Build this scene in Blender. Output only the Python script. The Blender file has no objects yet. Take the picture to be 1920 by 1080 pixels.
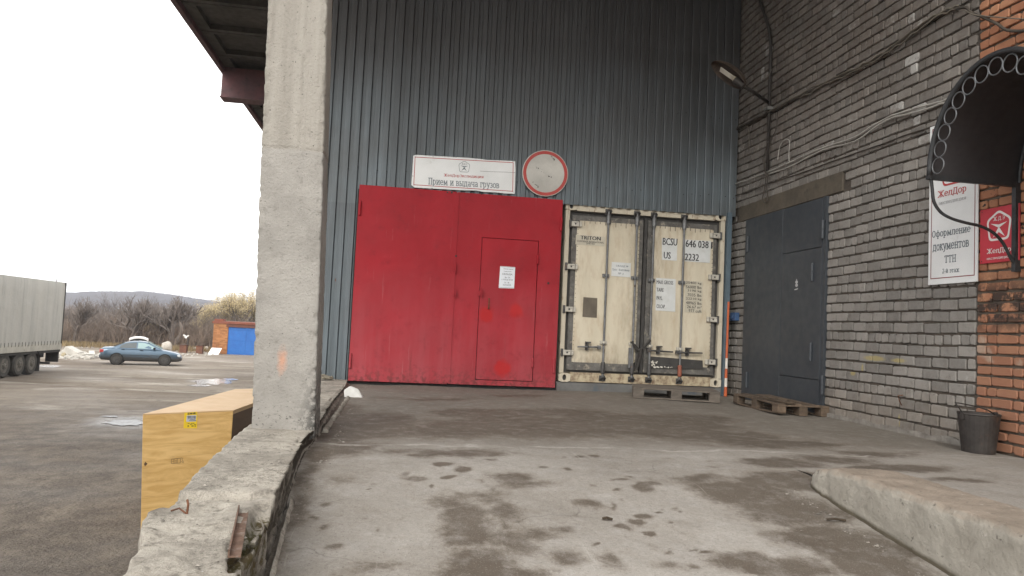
import bpy, bmesh, math, random
from mathutils import Vector, Matrix, noise
random.seed(7)
S = bpy.context.scene
COL = S.collection
R = math.radians
# ------------------------------------------------------------------ camera
F = 1366.373; YAW = 0.15043; PITCH = 0.05814; ROLL = 0.04662
CAM = Vector((0.0, -10.237, 0.81))
_cy, _sy, _cp, _sp = math.cos(YAW), math.sin(YAW), math.cos(PITCH), math.sin(PITCH)
_f = Vector((_sy*_cp, _cy*_cp, _sp)); _r = Vector((_cy, -_sy, 0)); _u = _r.cross(_f)
_c, _s = math.cos(ROLL), math.sin(ROLL)
CR = _c*_r + _s*_u; CU = -_s*_r + _c*_u; CF = _f
cam_data = bpy.data.cameras.new('camera')
cam = bpy.data.objects.new('camera', cam_data); COL.objects.link(cam)
cam.matrix_world = Matrix(((CR.x, CU.x, -CF.x, CAM.x), (CR.y, CU.y, -CF.y, CAM.y), (CR.z, CU.z, -CF.z, CAM.z), (0, 0, 0, 1)))
cam_data.sensor_width = 36; cam_data.lens = F/1920*36; cam_data.clip_start = 0.05; cam_data.clip_end = 6000
S.camera = cam
# ------------------------------------------------------------------ sky, sun, exposure
W = bpy.data.worlds.new('World'); S.world = W; W.use_nodes = True
nt = W.node_tree; nt.nodes.clear()
SUN_EL, SUN_AZ = R(31), R(200)       # azimuth clockwise from +Y (overcast: a wide soft sun behind the camera's left)
sky = nt.nodes.new('ShaderNodeTexSky'); sky.sky_type = 'NISHITA'; sky.sun_disc = False
sky.sun_elevation = SUN_EL; sky.sun_rotation = SUN_AZ; sky.air_density = 1.0; sky.dust_density = 4.0; sky.ozone_density = 1.0
mixn = nt.nodes.new('ShaderNodeMixRGB'); mixn.inputs[0].default_value = 0.86     # the closed pale cloud layer
mixn.inputs[2].default_value = (11.7, 11.55, 11.3, 1)
bg = nt.nodes.new('ShaderNodeBackground'); bg.inputs[1].default_value = 0.115
wo = nt.nodes.new('ShaderNodeOutputWorld')
nt.links.new(sky.outputs[0], mixn.inputs[1]); nt.links.new(mixn.outputs[0], bg.inputs[0]); nt.links.new(bg.outputs[0], wo.inputs[0])
sl = bpy.data.lights.new('sun', 'SUN'); sl.energy = 0.9; sl.angle = R(25); sl.color = (1, 0.96, 0.9)
so = bpy.data.objects.new('sun', sl); COL.objects.link(so)
sd = Vector((math.sin(SUN_AZ)*math.cos(SUN_EL), math.cos(SUN_AZ)*math.cos(SUN_EL), math.sin(SUN_EL)))
so.rotation_euler = sd.to_track_quat('Z', 'Y').to_euler(); so.location = (-20, -30, 40)
S.view_settings.view_transform = 'Standard'; S.view_settings.look = 'None'
S.view_settings.exposure = 1.0; S.view_settings.gamma = 1; S.view_settings.use_curve_mapping = False

# ------------------------------------------------------------------ surveying: a point of the photograph on a known plane
def ray(px, py): return (CF*F + CR*(px-960) - CU*(py-540)).normalized()
def onX(px, py, X): d = ray(px, py); return CAM + d*((X-CAM.x)/d.x)
def onY(px, py, Y): d = ray(px, py); return CAM + d*((Y-CAM.y)/d.y)
def onZ(px, py, Z): d = ray(px, py); return CAM + d*((Z-CAM.z)/d.z)
XR = 4.909          # plane of the brick wall
YARD = -2.1

# ------------------------------------------------------------------ materials
MATS = {}
def new_mat(name):
    m = bpy.data.materials.new(name); m.use_nodes = True
    n = m.node_tree.nodes; n.clear()
    o = n.new('ShaderNodeOutputMaterial'); b = n.new('ShaderNodeBsdfPrincipled')
    m.node_tree.links.new(b.outputs[0], o.inputs[0])
    return m, n, m.node_tree.links, b
class G:
    """small node helper"""
    def __init__(s, n, l): s.n, s.l = n, l
    def put(s, sock, v):
        if isinstance(v, (int, float)): sock.default_value = v
        elif isinstance(v, tuple):
            sock.default_value = v if len(v) == 4 or sock.type == 'VECTOR' else (*v, 1)
        else: s.l.new(v, sock)
    def pos(s): return s.n.new('ShaderNodeNewGeometry').outputs['Position']
    def mapp(s, v, sc):
        m = s.n.new('ShaderNodeMapping'); m.inputs['Scale'].default_value = sc; s.l.new(v, m.inputs[0]); return m.outputs[0]
    def noise(s, v, sc, det=4, rough=.55, dist=0.0):
        t = s.n.new('ShaderNodeTexNoise'); s.l.new(v, t.inputs['Vector']); t.inputs['Scale'].default_value = sc
        t.inputs['Detail'].default_value = det; t.inputs['Roughness'].default_value = rough; t.inputs['Distortion'].default_value = dist
        return t.outputs[0]
    def voro(s, v, sc, feat='F1'):
        t = s.n.new('ShaderNodeTexVoronoi'); t.feature = feat; s.l.new(v, t.inputs['Vector']); t.inputs['Scale'].default_value = sc
        return t.outputs['Distance']
    def ramp(s, v, a, b, ca=0.0, cb=1.0):
        t = s.n.new('ShaderNodeMapRange'); s.put(t.inputs[0], v); t.inputs[1].default_value = a; t.inputs[2].default_value = b
        t.inputs[3].default_value = ca; t.inputs[4].default_value = cb; t.clamp = True
        return t.outputs[0]
    def math(s, op, a, b=0.0):
        t = s.n.new('ShaderNodeMath'); t.operation = op; s.put(t.inputs[0], a); s.put(t.inputs[1], b); return t.outputs[0]
    def mix(s, f, a, b, mode='MIX'):
        t = s.n.new('ShaderNodeMixRGB'); t.blend_type = mode; s.put(t.inputs[0], f); s.put(t.inputs[1], a); s.put(t.inputs[2], b); return t.outputs[0]
    def bump(s, h, strength, dist=.01):
        t = s.n.new('ShaderNodeBump'); t.inputs['Strength'].default_value = strength; t.inputs['Distance'].default_value = dist
        s.l.new(h, t.inputs['Height']); return t.outputs[0]
    def attr(s, name):
        t = s.n.new('ShaderNodeAttribute'); t.attribute_name = name; return t.outputs['Fac']
    def rnd(s):
        a = s.n.new('ShaderNodeObjectInfo').outputs['Random']; b = s.n.new('ShaderNodeNewGeometry').outputs['Random Per Island']
        return s.math('FRACT', s.math('ADD', a, b))
    def xyz(s, v):
        t = s.n.new('ShaderNodeSeparateXYZ'); s.l.new(v, t.inputs[0]); return t.outputs
def pm(name, c1, c2=None, sc=3.0, rough=.7, metal=0.0, bump=.2, bsc=40.0, stretch=(1, 1, 1), c3=None, t3=(.6, .72), sc3=6.0, rnd=0.0, bdist=.004, det=6, local=False):
    """two tone noise paint with optional third (rust/dirt) tone, per-object variation and relief"""
    if name in MATS: return MATS[name]
    m, n, l, b = new_mat(name); g = G(n, l)
    if local: p = n.new('ShaderNodeTexCoord').outputs['Object']
    else: p = g.pos()
    p2 = g.mapp(p, stretch)
    c2 = c2 or tuple(x*.75 for x in c1)
    col = g.mix(g.ramp(g.noise(p2, sc, det), .35, .65), c1, c2)
    if c3: col = g.mix(g.ramp(g.noise(p2, sc3, 8, .65), *t3), col, c3)
    if rnd:
        v = g.ramp(g.rnd(), 0, 1, 1-rnd, 1+rnd)
        col = g.mix(1.0, col, g.math('MULTIPLY', v, 1.0), 'MULTIPLY')
    l.new(col, b.inputs['Base Color']); b.inputs['Metallic'].default_value = metal
    l.new(g.ramp(g.noise(p, sc*4, 3), .3, .7, max(rough-.1, .03), min(rough+.1, 1)), b.inputs['Roughness'])
    if bump: l.new(g.bump(g.noise(p, bsc, 5, .6), bump, bdist), b.inputs['Normal'])
    MATS[name] = m; return m

# ------------------------------------------------------------------ mesh building
class MB:
    def __init__(s): s.v = []; s.f = []; s.att = None
    def add(s, vs, fs):
        k = len(s.v); s.v.extend([Vector(x) for x in vs]); s.f.extend([tuple(i+k for i in f) for f in fs]); return s
    def box(s, x0, x1, y0, y1, z0, z1):
        return s.add([(x0,y0,z0),(x1,y0,z0),(x1,y1,z0),(x0,y1,z0),(x0,y0,z1),(x1,y0,z1),(x1,y1,z1),(x0,y1,z1)],
                     [(0,3,2,1),(4,5,6,7),(0,1,5,4),(1,2,6,5),(2,3,7,6),(3,0,4,7)])
    def hexa(s, b, t):      # bottom quad, top quad
        return s.add(list(b)+list(t), [(3,2,1,0),(4,5,6,7),(0,1,5,4),(1,2,6,5),(2,3,7,6),(3,0,4,7)])
    def bar(s, a, b, w, h, up=(0, 0, 1)):
        a, b = Vector(a), Vector(b); d = (b-a).normalized(); up = Vector(up)
        sd = d.cross(up)
        if sd.length < 1e-4: sd = d.cross(Vector((1, 0, 0)))
        sd.normalize(); u = sd.cross(d)
        q = lambda p: [p-sd*w/2-u*h/2, p+sd*w/2-u*h/2, p+sd*w/2+u*h/2, p-sd*w/2+u*h/2]
        return s.add(q(a)+q(b), [(0,1,2,3),(7,6,5,4),(0,4,5,1),(1,5,6,2),(2,6,7,3),(3,7,4,0)])
    def tube(s, pts, r, n=8, cap=True):
        pts = [Vector(p) for p in pts]; k = len(s.v); rs = r if isinstance(r, (list, tuple)) else [r]*len(pts)
        prev = None
        for i, p in enumerate(pts):
            d = (pts[min(i+1, len(pts)-1)]-pts[max(i-1, 0)]).normalized()
            a = prev if prev is not None else (Vector((0, 0, 1)) if abs(d.z) < .9 else Vector((1, 0, 0)))
            sd = (a - d*a.dot(d)).normalized(); prev = sd; u = d.cross(sd)
            for j in range(n):
                t = 2*math.pi*j/n; s.v.append(p+(sd*math.cos(t)+u*math.sin(t))*rs[i])
        for i in range(len(pts)-1):
            for j in range(n):
                s.f.append((k+i*n+j, k+i*n+(j+1) % n, k+(i+1)*n+(j+1) % n, k+(i+1)*n+j))
        if cap:
            s.f.append(tuple(k+j for j in range(n-1, -1, -1))); s.f.append(tuple(k+(len(pts)-1)*n+j for j in range(n)))
        return s
    def lathe(s, c, prof, n=24, axis='Z'):
        c = Vector(c); k = len(s.v)
        for (r, h) in prof:
            for j in range(n):
                t = 2*math.pi*j/n; a, b = r*math.cos(t), r*math.sin(t)
                s.v.append(c + {'Z': Vector((a, b, h)), 'Y': Vector((a, h, b)), 'X': Vector((h, a, b))}[axis])
        for i in range(len(prof)-1):
            for j in range(n):
                q = (k+i*n+j, k+i*n+(j+1) % n, k+(i+1)*n+(j+1) % n, k+(i+1)*n+j)
                s.f.append(q)
        s.f.append(tuple(k+j for j in range(n-1, -1, -1))); s.f.append(tuple(k+(len(prof)-1)*n+j for j in range(n)))
        return s
    def slab(s, pts, d):    # planar polygon pts thickened by vector d
        pts = [Vector(p) for p in pts]; d = Vector(d); n = len(pts)
        return s.add(pts+[p+d for p in pts], [tuple(range(n-1, -1, -1)), tuple(range(n, 2*n))]+[(i, (i+1) % n, n+(i+1) % n, n+i) for i in range(n)])
    def build(s, name, m, parent=None, loc=None, bevel=0, smooth=False, kind=None, label=None, recalc=True, local=False):
        org = Vector((0, 0, 0))
        if parent is not None and not local:
            p = parent
            while p is not None: org = org + p.location; p = p.parent
        if loc is not None and parent is None: org = Vector(loc)
        me = bpy.data.meshes.new(name); me.from_pydata([tuple(v-org) for v in s.v], [], s.f); me.validate()
        if recalc or bevel:
            bm = bmesh.new(); bm.from_mesh(me)
            if recalc: bmesh.ops.recalc_face_normals(bm, faces=bm.faces)
            if bevel: bmesh.ops.bevel(bm, geom=list(bm.edges), offset=bevel, segments=1, profile=.5, affect='EDGES', clamp_overlap=True)
            bm.to_mesh(me); bm.free()
        if s.att:
            for an, vals in s.att.items():
                a = me.attributes.new(an, 'FLOAT', 'POINT'); a.data.foreach_set('value', vals)
        if smooth: me.polygons.foreach_set('use_smooth', [True]*len(me.polygons))
        me.materials.append(m)
        o = bpy.data.objects.new(name, me); COL.objects.link(o)
        if parent is not None: o.parent = parent
        elif loc is not None: o.location = loc
        if kind: o['kind'] = kind
        if label: o['label'] = label
        return o
def thing(name, label, cat, loc=(0, 0, 0), group=None, rz=0):
    o = bpy.data.objects.new(name, None); o.empty_display_size = .2; COL.objects.link(o); o.location = loc; o.rotation_euler = (0, 0, rz)
    o['label'] = label; o['category'] = cat
    if group: o['group'] = group
    return o
def tag(o, label, cat, group=None):
    o['label'] = label; o['category'] = cat
    if group: o['group'] = group
    return o
def kids(o): return [c for c in bpy.data.objects if c.parent == o]
def copy_tree(o, parent=None):
    c = o.copy(); COL.objects.link(c)
    if parent: c.parent = parent
    for k in kids(o): copy_tree(k, c)
    return c
def nz(p, sc, seed=0.0): return noise.noise(Vector((p[0]*sc+seed, p[1]*sc+seed*.7, p[2]*sc-seed*.3)))
def fbm(p, sc, o=4, seed=0.0): return noise.fractal(Vector((p[0]*sc+seed, p[1]*sc+seed*.7, p[2]*sc-seed*.3)), 1.0, 2.0, o)
def loft(ts, corners, div, disp, cap=True):
    """rough concrete: corners(t)-> 3-D corner list; sides subdivided; disp(p, n, w, t)-> new point, w=1 at corners"""
    m = MB(); n = None
    for t in ts:
        c = [Vector(x) for x in corners(t)]; ring = []
        cen = sum(c, Vector())/len(c)
        for i in range(len(c)):
            a, b = c[i], c[(i+1) % len(c)]; L = (b-a).length
            for j in range(div[i]):
                p = a.lerp(b, j/div[i]); dc = min(j/div[i]*L, (1-j/div[i])*L)
                w = math.exp(-(dc/.03)**2)
                # outward normal approx: perpendicular to side away from centre
                e = (b-a).normalized(); mid = (p-cen); nn = mid-e*mid.dot(e)
                nn = nn.normalized() if nn.length > 1e-6 else Vector((0, 0, 1))
                if w > .2: nn = (nn*(1-w)+mid.normalized()*w).normalized()
                ring.append(disp(p, nn, w, t))
        n = len(ring); m.v.extend(ring)
    N = len(ts)
    for i in range(N-1):
        for j in range(n):
            m.f.append((i*n+j, i*n+(j+1) % n, (i+1)*n+(j+1) % n, (i+1)*n+j))
    if cap:
        for base, rev in ((0, True), ((N-1)*n, False)):
            k = len(m.v); m.v.append(sum(m.v[base:base+n], Vector())/n)
            for j in range(n):
                m.f.append((k, base+(j+1) % n, base+j) if rev else (k, base+j, base+(j+1) % n))
    return m
# ------------------------------------------------------------------ lettering and marks
_arc = lambda cx, cy, rx, ry, a0, a1, n=12: [(cx+rx*math.cos(R(a0+(a1-a0)*i/n)), cy+ry*math.sin(R(a0+(a1-a0)*i/n))) for i in range(n+1)]
_T = lambda x, y, w=.10: [(x-w, y), (x+w, y)]
_h = .72
GLYPH = {   # slab-serif letters drawn as pen strokes: advance, strokes
 'о': (.62, [_arc(.31, .36, .24, .36, 0, 360, 18)]), 'с': (.58, [_arc(.32, .36, .25, .36, 48, 312, 14)]),
 'е': (.60, [_arc(.31, .36, .24, .36, 0, 318, 16), [(.08, .38), (.55, .38)]]), 'э': (.58, [_arc(.26, .36, .25, .36, -135, 135, 14), [(.14, .36), (.5, .36)]]),
 'л': (.66, [[(.04, .0), (.12, .04), (.20, _h)], [(.12, _h), (.60, _h)], [(.52, 0), (.52, _h)], _T(.52, 0)]),
 'п': (.68, [[(.14, 0), (.14, _h)], [(.04, _h), (.64, _h)], [(.54, 0), (.54, _h)], _T(.14, 0), _T(.54, 0)]),
 'р': (.64, [[(.13, -.28), (.13, _h)], _arc(.31, .36, .22, .36, 0, 360, 18), _T(.13, -.28), [(.03, _h), (.13, _h)]]),
 'к': (.62, [[(.13, 0), (.13, _h)], [(.14, .34), (.48, _h)], [(.24, .42), (.54, 0)], _T(.13, 0), _T(.13, _h), _T(.50, _h, .07), _T(.54, 0, .07)]),
 'д': (.70, [[(.05, -.18), (.05, 0), (.64, 0), (.64, -.18)], [(.14, 0), (.22, _h)], [(.16, _h), (.62, _h)], [(.54, 0), (.54, _h)]]),
 'и': (.70, [[(.14, 0), (.14, _h)], [(.14, .04), (.55, .68)], [(.55, 0), (.55, _h)], _T(.14, 0), _T(.55, 0), _T(.14, _h), _T(.55, _h)]),
 'й': (.70, [[(.14, 0), (.14, _h)], [(.14, .04), (.55, .68)], [(.55, 0), (.55, _h)], _T(.14, 0), _T(.55, 0), _T(.14, _h), _T(.55, _h), _arc(.345, 1.0, .12, .12, 200, 340, 6)]),
 'ц': (.72, [[(.14, 0), (.14, _h)], [(.04, 0), (.66, 0), (.66, -.18)], [(.55, 0), (.55, _h)], _T(.14, _h), _T(.55, _h)]),
 'я': (.62, [[(.50, 0), (.50, _h)], _arc(.30, .52, .18, .20, 90, 270, 10), [(.30, _h), (.60, _h)], [(.30, .32), (.50, .32)], [(.34, .32), (.10, 0)], _T(.5, 0), _T(.1, 0, .06)]),
 'ф': (.80, [[(.40, -.28), (.40, 1.0)], _arc(.40, .36, .32, .36, 0, 360, 20), _T(.4, -.28)]),
 'м': (.82, [[(.14, 0), (.14, _h)], [(.14, .70), (.40, .12)], [(.40, .12), (.66, .70)], [(.66, 0), (.66, _h)], _T(.14, 0), _T(.66, 0)]),
 'н': (.68, [[(.14, 0), (.14, _h)], [(.54, 0), (.54, _h)], [(.16, .37), (.52, .37)], _T(.14, 0), _T(.54, 0), _T(.14, _h), _T(.54, _h)]),
 'ы': (.84, [[(.14, 0), (.14, _h)], [(.04, 0), (.30, 0)], _arc(.30, .20, .18, .20, -90, 90, 10), [(.16, .40), (.30, .40)], [(.70, 0), (.70, _h)], _T(.14, _h), _T(.70, 0), _T(.70, _h)]),
 'у': (.60, [[(.08, _h), (.32, .06)], [(.54, _h), (.26, -.20), (.08, -.26)], _T(.08, _h, .07), _T(.54, _h, .07)]),
 'в': (.60, [[(.13, 0), (.13, _h)], [(.03, 0), (.32, 0)], _arc(.32, .19, .19, .19, -90, 90, 10), [(.15, .38), (.32, .38)], _arc(.30, .55, .16, .17, -90, 90, 10), [(.03, _h), (.30, _h)]]),
 'т': (.62, [[(.31, 0), (.31, _h)], [(.06, .58), (.06, _h), (.56, _h), (.56, .58)], _T(.31, 0)]),
 'г': (.52, [[(.13, 0), (.13, _h)], [(.03, _h), (.46, _h), (.46, .56)], _T(.13, 0)]),
 'з': (.54, [_arc(.24, .54, .20, .18, 140, -90, 12), _arc(.24, .19, .23, .19, 90, -145, 12)]),
 'а': (.62, [_arc(.27, .20, .18, .20, 0, 360, 14), _arc(.28, .50, .20, .22, 150, 0, 8), [(.48, .50), (.48, .04), (.56, 0)]]),
 'ч': (.66, [[(.54, 0), (.54, _h)], [(.13, _h), (.13, .40)], _arc(.33, .42, .20, .14, 180, 275, 6), [(.33, .28), (.52, .33)], _T(.13, _h), _T(.54, _h), _T(.54, 0)]),
 'ж': (.90, [[(.45, 0), (.45, _h)], [(.45, .36), (.12, _h)], [(.45, .36), (.78, _h)], [(.45, .36), (.10, 0)], [(.45, .36), (.80, 0)], _T(.12, _h, .07), _T(.78, _h, .07), _T(.1, 0, .07), _T(.8, 0, .07), _T(.45, 0, .07)]),
 'Е': (.66, [[(.14, 0), (.14, 1)], [(.04, 1), (.56, 1), (.56, .84)], [(.04, 0), (.58, 0), (.58, .17)], [(.16, .52), (.44, .52)]]),
 'Р': (.66, [[(.14, 0), (.14, 1)], [(.04, 1), (.34, 1)], _arc(.34, .75, .22, .25, 90, -90, 10), [(.34, .50), (.14, .50)], _T(.14, 0)]),
 'А': (.76, [[(.08, 0), (.36, 1)], [(.36, 1), (.66, 0)], [(.20, .34), (.55, .34)], _T(.08, 0, .07), _T(.66, 0, .07)]),
 'У': (.68, [[(.08, 1), (.36, .34)], [(.62, 1), (.30, .06), (.12, 0)], _T(.08, 1, .07), _T(.62, 1, .07)]),
 '2': (.60, [_arc(.29, .74, .22, .25, 160, -30, 10)+[(.08, 0)], [(.08, 0), (.54, 0), (.54, .12)]]), '-': (.40, [[(.06, .36), (.34, .36)]]), '.': (.28, [[(.10, .03), (.16, .03)]]), ' ': (.36, []),
 '0': (.62, [_arc(.31, .5, .22, .5, 0, 360, 18)]), '1': (.44, [[(.10, .8), (.26, 1), (.26, 0)], _T(.26, 0)]), '9': (.6, [_arc(.3, .7, .2, .3, 0, 360, 16), [(.5, .7), (.42, .2), (.2, 0)]]),
 '8': (.6, [_arc(.3, .75, .18, .24, 0, 360, 14), _arc(.3, .26, .22, .26, 0, 360, 14)]), '!': (.3, [[(.15, .3), (.15, 1)], [(.13, .02), (.18, .02)]]), '№': (.9, [[(.1, 0), (.1, 1)], [(.1, .98), (.5, .02)], [(.5, 0), (.5, 1)], _arc(.72, .62, .12, .16, 0, 360, 12), [(.62, .34), (.84, .34)]]),
 'щ': (.9, [[(.1, _h), (.1, 0), (.82, 0), (.82, -.15)], [(.42, 0), (.42, _h)], [(.74, 0), (.74, _h)]]), 'х': (.6, [[(.08, 0), (.52, _h)], [(.08, _h), (.52, 0)], _T(.08, 0, .07), _T(.52, 0, .07), _T(.08, _h, .07), _T(.52, _h, .07)]), 'ь': (.58, [[(.13, 0), (.13, _h)], [(.03, 0), (.30, 0)], _arc(.30, .20, .18, .20, -90, 90, 10), [(.15, .40), (.30, .40)]]),
 'б': (.6, [_arc(.3, .3, .22, .3, 0, 360, 14), [(.08, .3), (.14, .9), (.5, 1)]]), '3': (.56, [_arc(.26, .75, .2, .24, 140, -90, 10), _arc(.26, .26, .23, .26, 90, -145, 10)]),
}
def stroke_mesh(body, pen=.135):
    vs, fs, x0, k = [], [], 0.0, 0
    for ch in body:
        sc = 1.0
        if ch in GLYPH: adv, st = GLYPH[ch]; sy = 1.0
        elif ch.lower() in GLYPH: adv, st = GLYPH[ch.lower()]; sy = 1/.72; sc = 1.16
        else: x0 += .4; continue
        for pl in st:
            for a, b in zip(pl, pl[1:]):
                a = Vector((x0+a[0]*sc, a[1]*sy)); b = Vector((x0+b[0]*sc, b[1]*sy)); d = b-a
                if d.length < 1e-5: continue
                d.normalize(); e = d*pen*.42 if len(pl) < 4 else d*.01; nn = Vector((-d.y, d.x))*pen/2*(1.0 if abs(d.x) < .8 else .78); n0 = len(vs); k += 1
                for q in (a-e-nn, b+e-nn, b+e+nn, a-e+nn): vs.append((q.x, q.y, .004*(k % 60)))
                fs.append((n0, n0+1, n0+2, n0+3))
        x0 += adv*sc+.04
    me = bpy.data.meshes.new('lettering'); me.from_pydata(vs, [], fs); return me
def text_mesh(body):
    if any('А' <= c <= 'я' for c in body): return stroke_mesh(body)
    cu = bpy.data.curves.new('lettering', 'FONT'); cu.body = body; cu.align_x = 'CENTER'; cu.resolution_u = 2
    ob = bpy.data.objects.new('lettering', cu); COL.objects.link(ob)
    dg = bpy.context.evaluated_depsgraph_get(); me = bpy.data.meshes.new_from_object(ob.evaluated_get(dg))
    bpy.data.objects.remove(ob); bpy.data.curves.remove(cu)
    return me
def lettering(body, bl, br, tl, m, parent, off, bold=0.0):
    if any('А' <= c <= 'я' for c in body): bold = 0
    """fit lettering into the parallelogram bl, br, tl; off is the vector it stands proud by"""
    me = text_mesh(body); bl, br, tl = Vector(bl), Vector(br), Vector(tl)
    xs = [v.co.x for v in me.vertices]; ys = [v.co.y for v in me.vertices]
    if not xs: return None
    x0, x1, y0, y1 = min(xs), max(xs), min(ys), max(ys)
    org = Vector((0, 0, 0)); p = parent
    while p is not None: org = org+p.location; p = p.parent
    vs = [tuple(bl + (br-bl)*((v.co.x-x0)/(x1-x0)) + (tl-bl)*((v.co.y-y0)/(y1-y0)) + Vector(off)*(1+v.co.z) - org) for v in me.vertices]
    fs = [tuple(q.vertices) for q in me.polygons]
    if bold:
        n = len(vs); d = (br-bl).normalized()*bold
        vs = [tuple(Vector(v)-d+Vector(off)*.25) for v in vs]+[tuple(Vector(v)+d) for v in vs]; fs = fs+[tuple(i+n for i in f) for f in fs]
    m2 = bpy.data.meshes.new('lettering'); m2.from_pydata(vs, [], fs); m2.materials.append(m); bpy.data.meshes.remove(me)
    o = bpy.data.objects.new('lettering', m2); COL.objects.link(o); o.parent = parent; return o
def emblem(c, ux, uz, r, m, parent, off, wthick=.07, initials=True):
    """pentagon badge with a winged figure, built as flat raised print"""
    c, ux, uz, off = Vector(c), Vector(ux), Vector(uz), Vector(off)
    P = lambda a, b: c+ux*(a*r)+uz*(b*r)+off
    mb = MB()
    pent = [(0, 1), (.93, .42), (.72, -.85), (-.72, -.85), (-.93, .42)]
    def rounded(pts, k, q):
        out = []; n = len(pts)
        for i in range(n):
            p0, p1, p2 = Vector(pts[i-1]), Vector(pts[i]), Vector(pts[(i+1) % n])
            a = p1+(p0-p1).normalized()*q; b = p1+(p2-p1).normalized()*q
            for j in range(k+1):
                t = j/k; out.append(a*(1-t)**2+p1*2*t*(1-t)+b*t*t)
        return out
    o1 = rounded(pent, 4, .25); n = len(o1)
    mb.add([P(*p) for p in o1]+[P(*(p*(1-wthick*1.4))) for p in o1], [(i, (i+1) % n, n+(i+1) % n, n+i) for i in range(n)])
    mb.add([P(-.62, .22), P(0, .1), P(0, -.1)], [(0, 1, 2)]); mb.add([P(.62, .22), P(0, .1), P(0, -.1)], [(0, 1, 2)])
    mb.add([P(0, -.02), P(-.45, -.66), P(0, -.35)], [(0, 1, 2)]); mb.add([P(0, -.02), P(.45, -.66), P(0, -.35)], [(0, 1, 2)])
    o = mb.build('emblem', m, parent, recalc=False)
    if initials: lettering('Ж.Д.Э', P(-.42, .32)-off, P(.42, .32)-off, P(-.42, .6)-off, m, parent, off)
    return o
# ================================================================== SETTING
# ---- yard ground: one sheet to the horizon
def yard_mat():
    m, n, l, b = new_mat('yard_dirt'); g = G(n, l); p = g.pos()
    ps = g.mapp(p, (.6, 1.1, 1)); 
    base = g.mix(g.ramp(g.noise(ps, .22, 6, .6, .6), .38, .62), (.115, .090, .068), (.21, .178, .142))
    base = g.mix(g.ramp(g.noise(g.mapp(p, (.4, 1.3, 1)), .5, 8, .68, .5), .54, .66, 0, .85), base, (.37, .34, .295))
    zz = g.xyz(p)
    nearm = g.math('MULTIPLY', g.ramp(g.math('ADD', zz[1], g.math('MULTIPLY', g.noise(p, .25, 5, .6), 9.0)), 23, 14.0), g.ramp(g.noise(g.mapp(p, (1.6, .7, 1)), .9, 8, .7), .30, .50, .35, 1))
    base = g.mix(g.math('MULTIPLY', nearm, .92), base, g.mix(g.ramp(g.noise(p, 2.0, 8, .72), .38, .62), (.048, .038, .031), (.115, .094, .076)))
    base = g.mix(g.ramp(g.noise(p, 3.0, 8, .7), .55, .75), base, (.055, .045, .037))
    base = g.mix(g.ramp(g.noise(p, 30, 3, .8), .35, .75, 0, .3), base, (.3, .28, .25))
    yy = g.xyz(p)[1]; edge = g.ramp(g.math('ADD', yy, g.math('MULTIPLY', g.noise(p, .15, 4), 14.0)), 62, 68)
    base = g.mix(edge, base, g.mix(g.ramp(g.noise(p, .8, 6, .7), .35, .65), (.10, .075, .045), (.17, .14, .09)))
    wet = None
    for (px, py, rx) in ((240, 790, 110), (398, 715, 60), (92, 686, 40)):
        q = onZ(px, py, YARD); hx = (onZ(px+rx, py, YARD)-q).length
        t = n.new('ShaderNodeVectorMath'); t.operation = 'SUBTRACT'; l.new(p, t.inputs[0]); t.inputs[1].default_value = q
        t2 = n.new('ShaderNodeVectorMath'); t2.operation = 'MULTIPLY'; l.new(t.outputs[0], t2.inputs[0]); t2.inputs[1].default_value = (1/hx, 1/hx*.9, 0)
        t3 = n.new('ShaderNodeVectorMath'); t3.operation = 'LENGTH'; l.new(t2.outputs[0], t3.inputs[0])
        w1 = g.ramp(g.math('ADD', t3.outputs['Value'], g.math('MULTIPLY', g.noise(p, 1.1, 7, .7), 1.2)), 1.5, 1.0)
        wet = w1 if wet is None else g.math('MAXIMUM', wet, w1)
    base = g.mix(g.math('MULTIPLY', wet, .5), base, (.06, .05, .042))
    l.new(base, b.inputs['Base Color']); l.new(g.ramp(wet, 0, 1, .10, .5), b.inputs['Specular IOR Level'])
    l.new(g.math('MULTIPLY', g.ramp(g.noise(ps, .3, 5), .4, .65, .55, .95), g.ramp(wet, 0, 1, 1, .32)), b.inputs['Roughness'])
    l.new(g.bump(g.math('ADD', g.noise(p, 1.2, 8, .65), g.math('MULTIPLY', g.noise(p, 18, 4, .7), .3)), 1.0, .14), b.inputs['Normal'])
    return m
YM = yard_mat()
mb = MB()
xs = [-3000, -800, -300, -120, -60] + [-40+i*.8 for i in range(60)] + [8, 15, 40, 200, 1500, 3000]
ys = [-600, -60, -30, -16] + [-10+i*.8 for i in range(110)] + [90, 130, 250, 600, 1500, 4000]
nx = len(xs)
for y in ys:
    for x in xs:
        z = YARD + ((.012*fbm((x, y, 0), .22) + .006*fbm((x, y, 3), 1.1)) if -40 <= x <= 8 and -10 <= y <= 80 else 0)
        mb.v.append(Vector((x, y, z)))
for j in range(len(ys)-1):
    for i in range(nx-1): mb.f.append((j*nx+i, j*nx+i+1, (j+1)*nx+i+1, (j+1)*nx+i))
mb.build('ground', YM, smooth=True, kind='structure', recalc=False)

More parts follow.
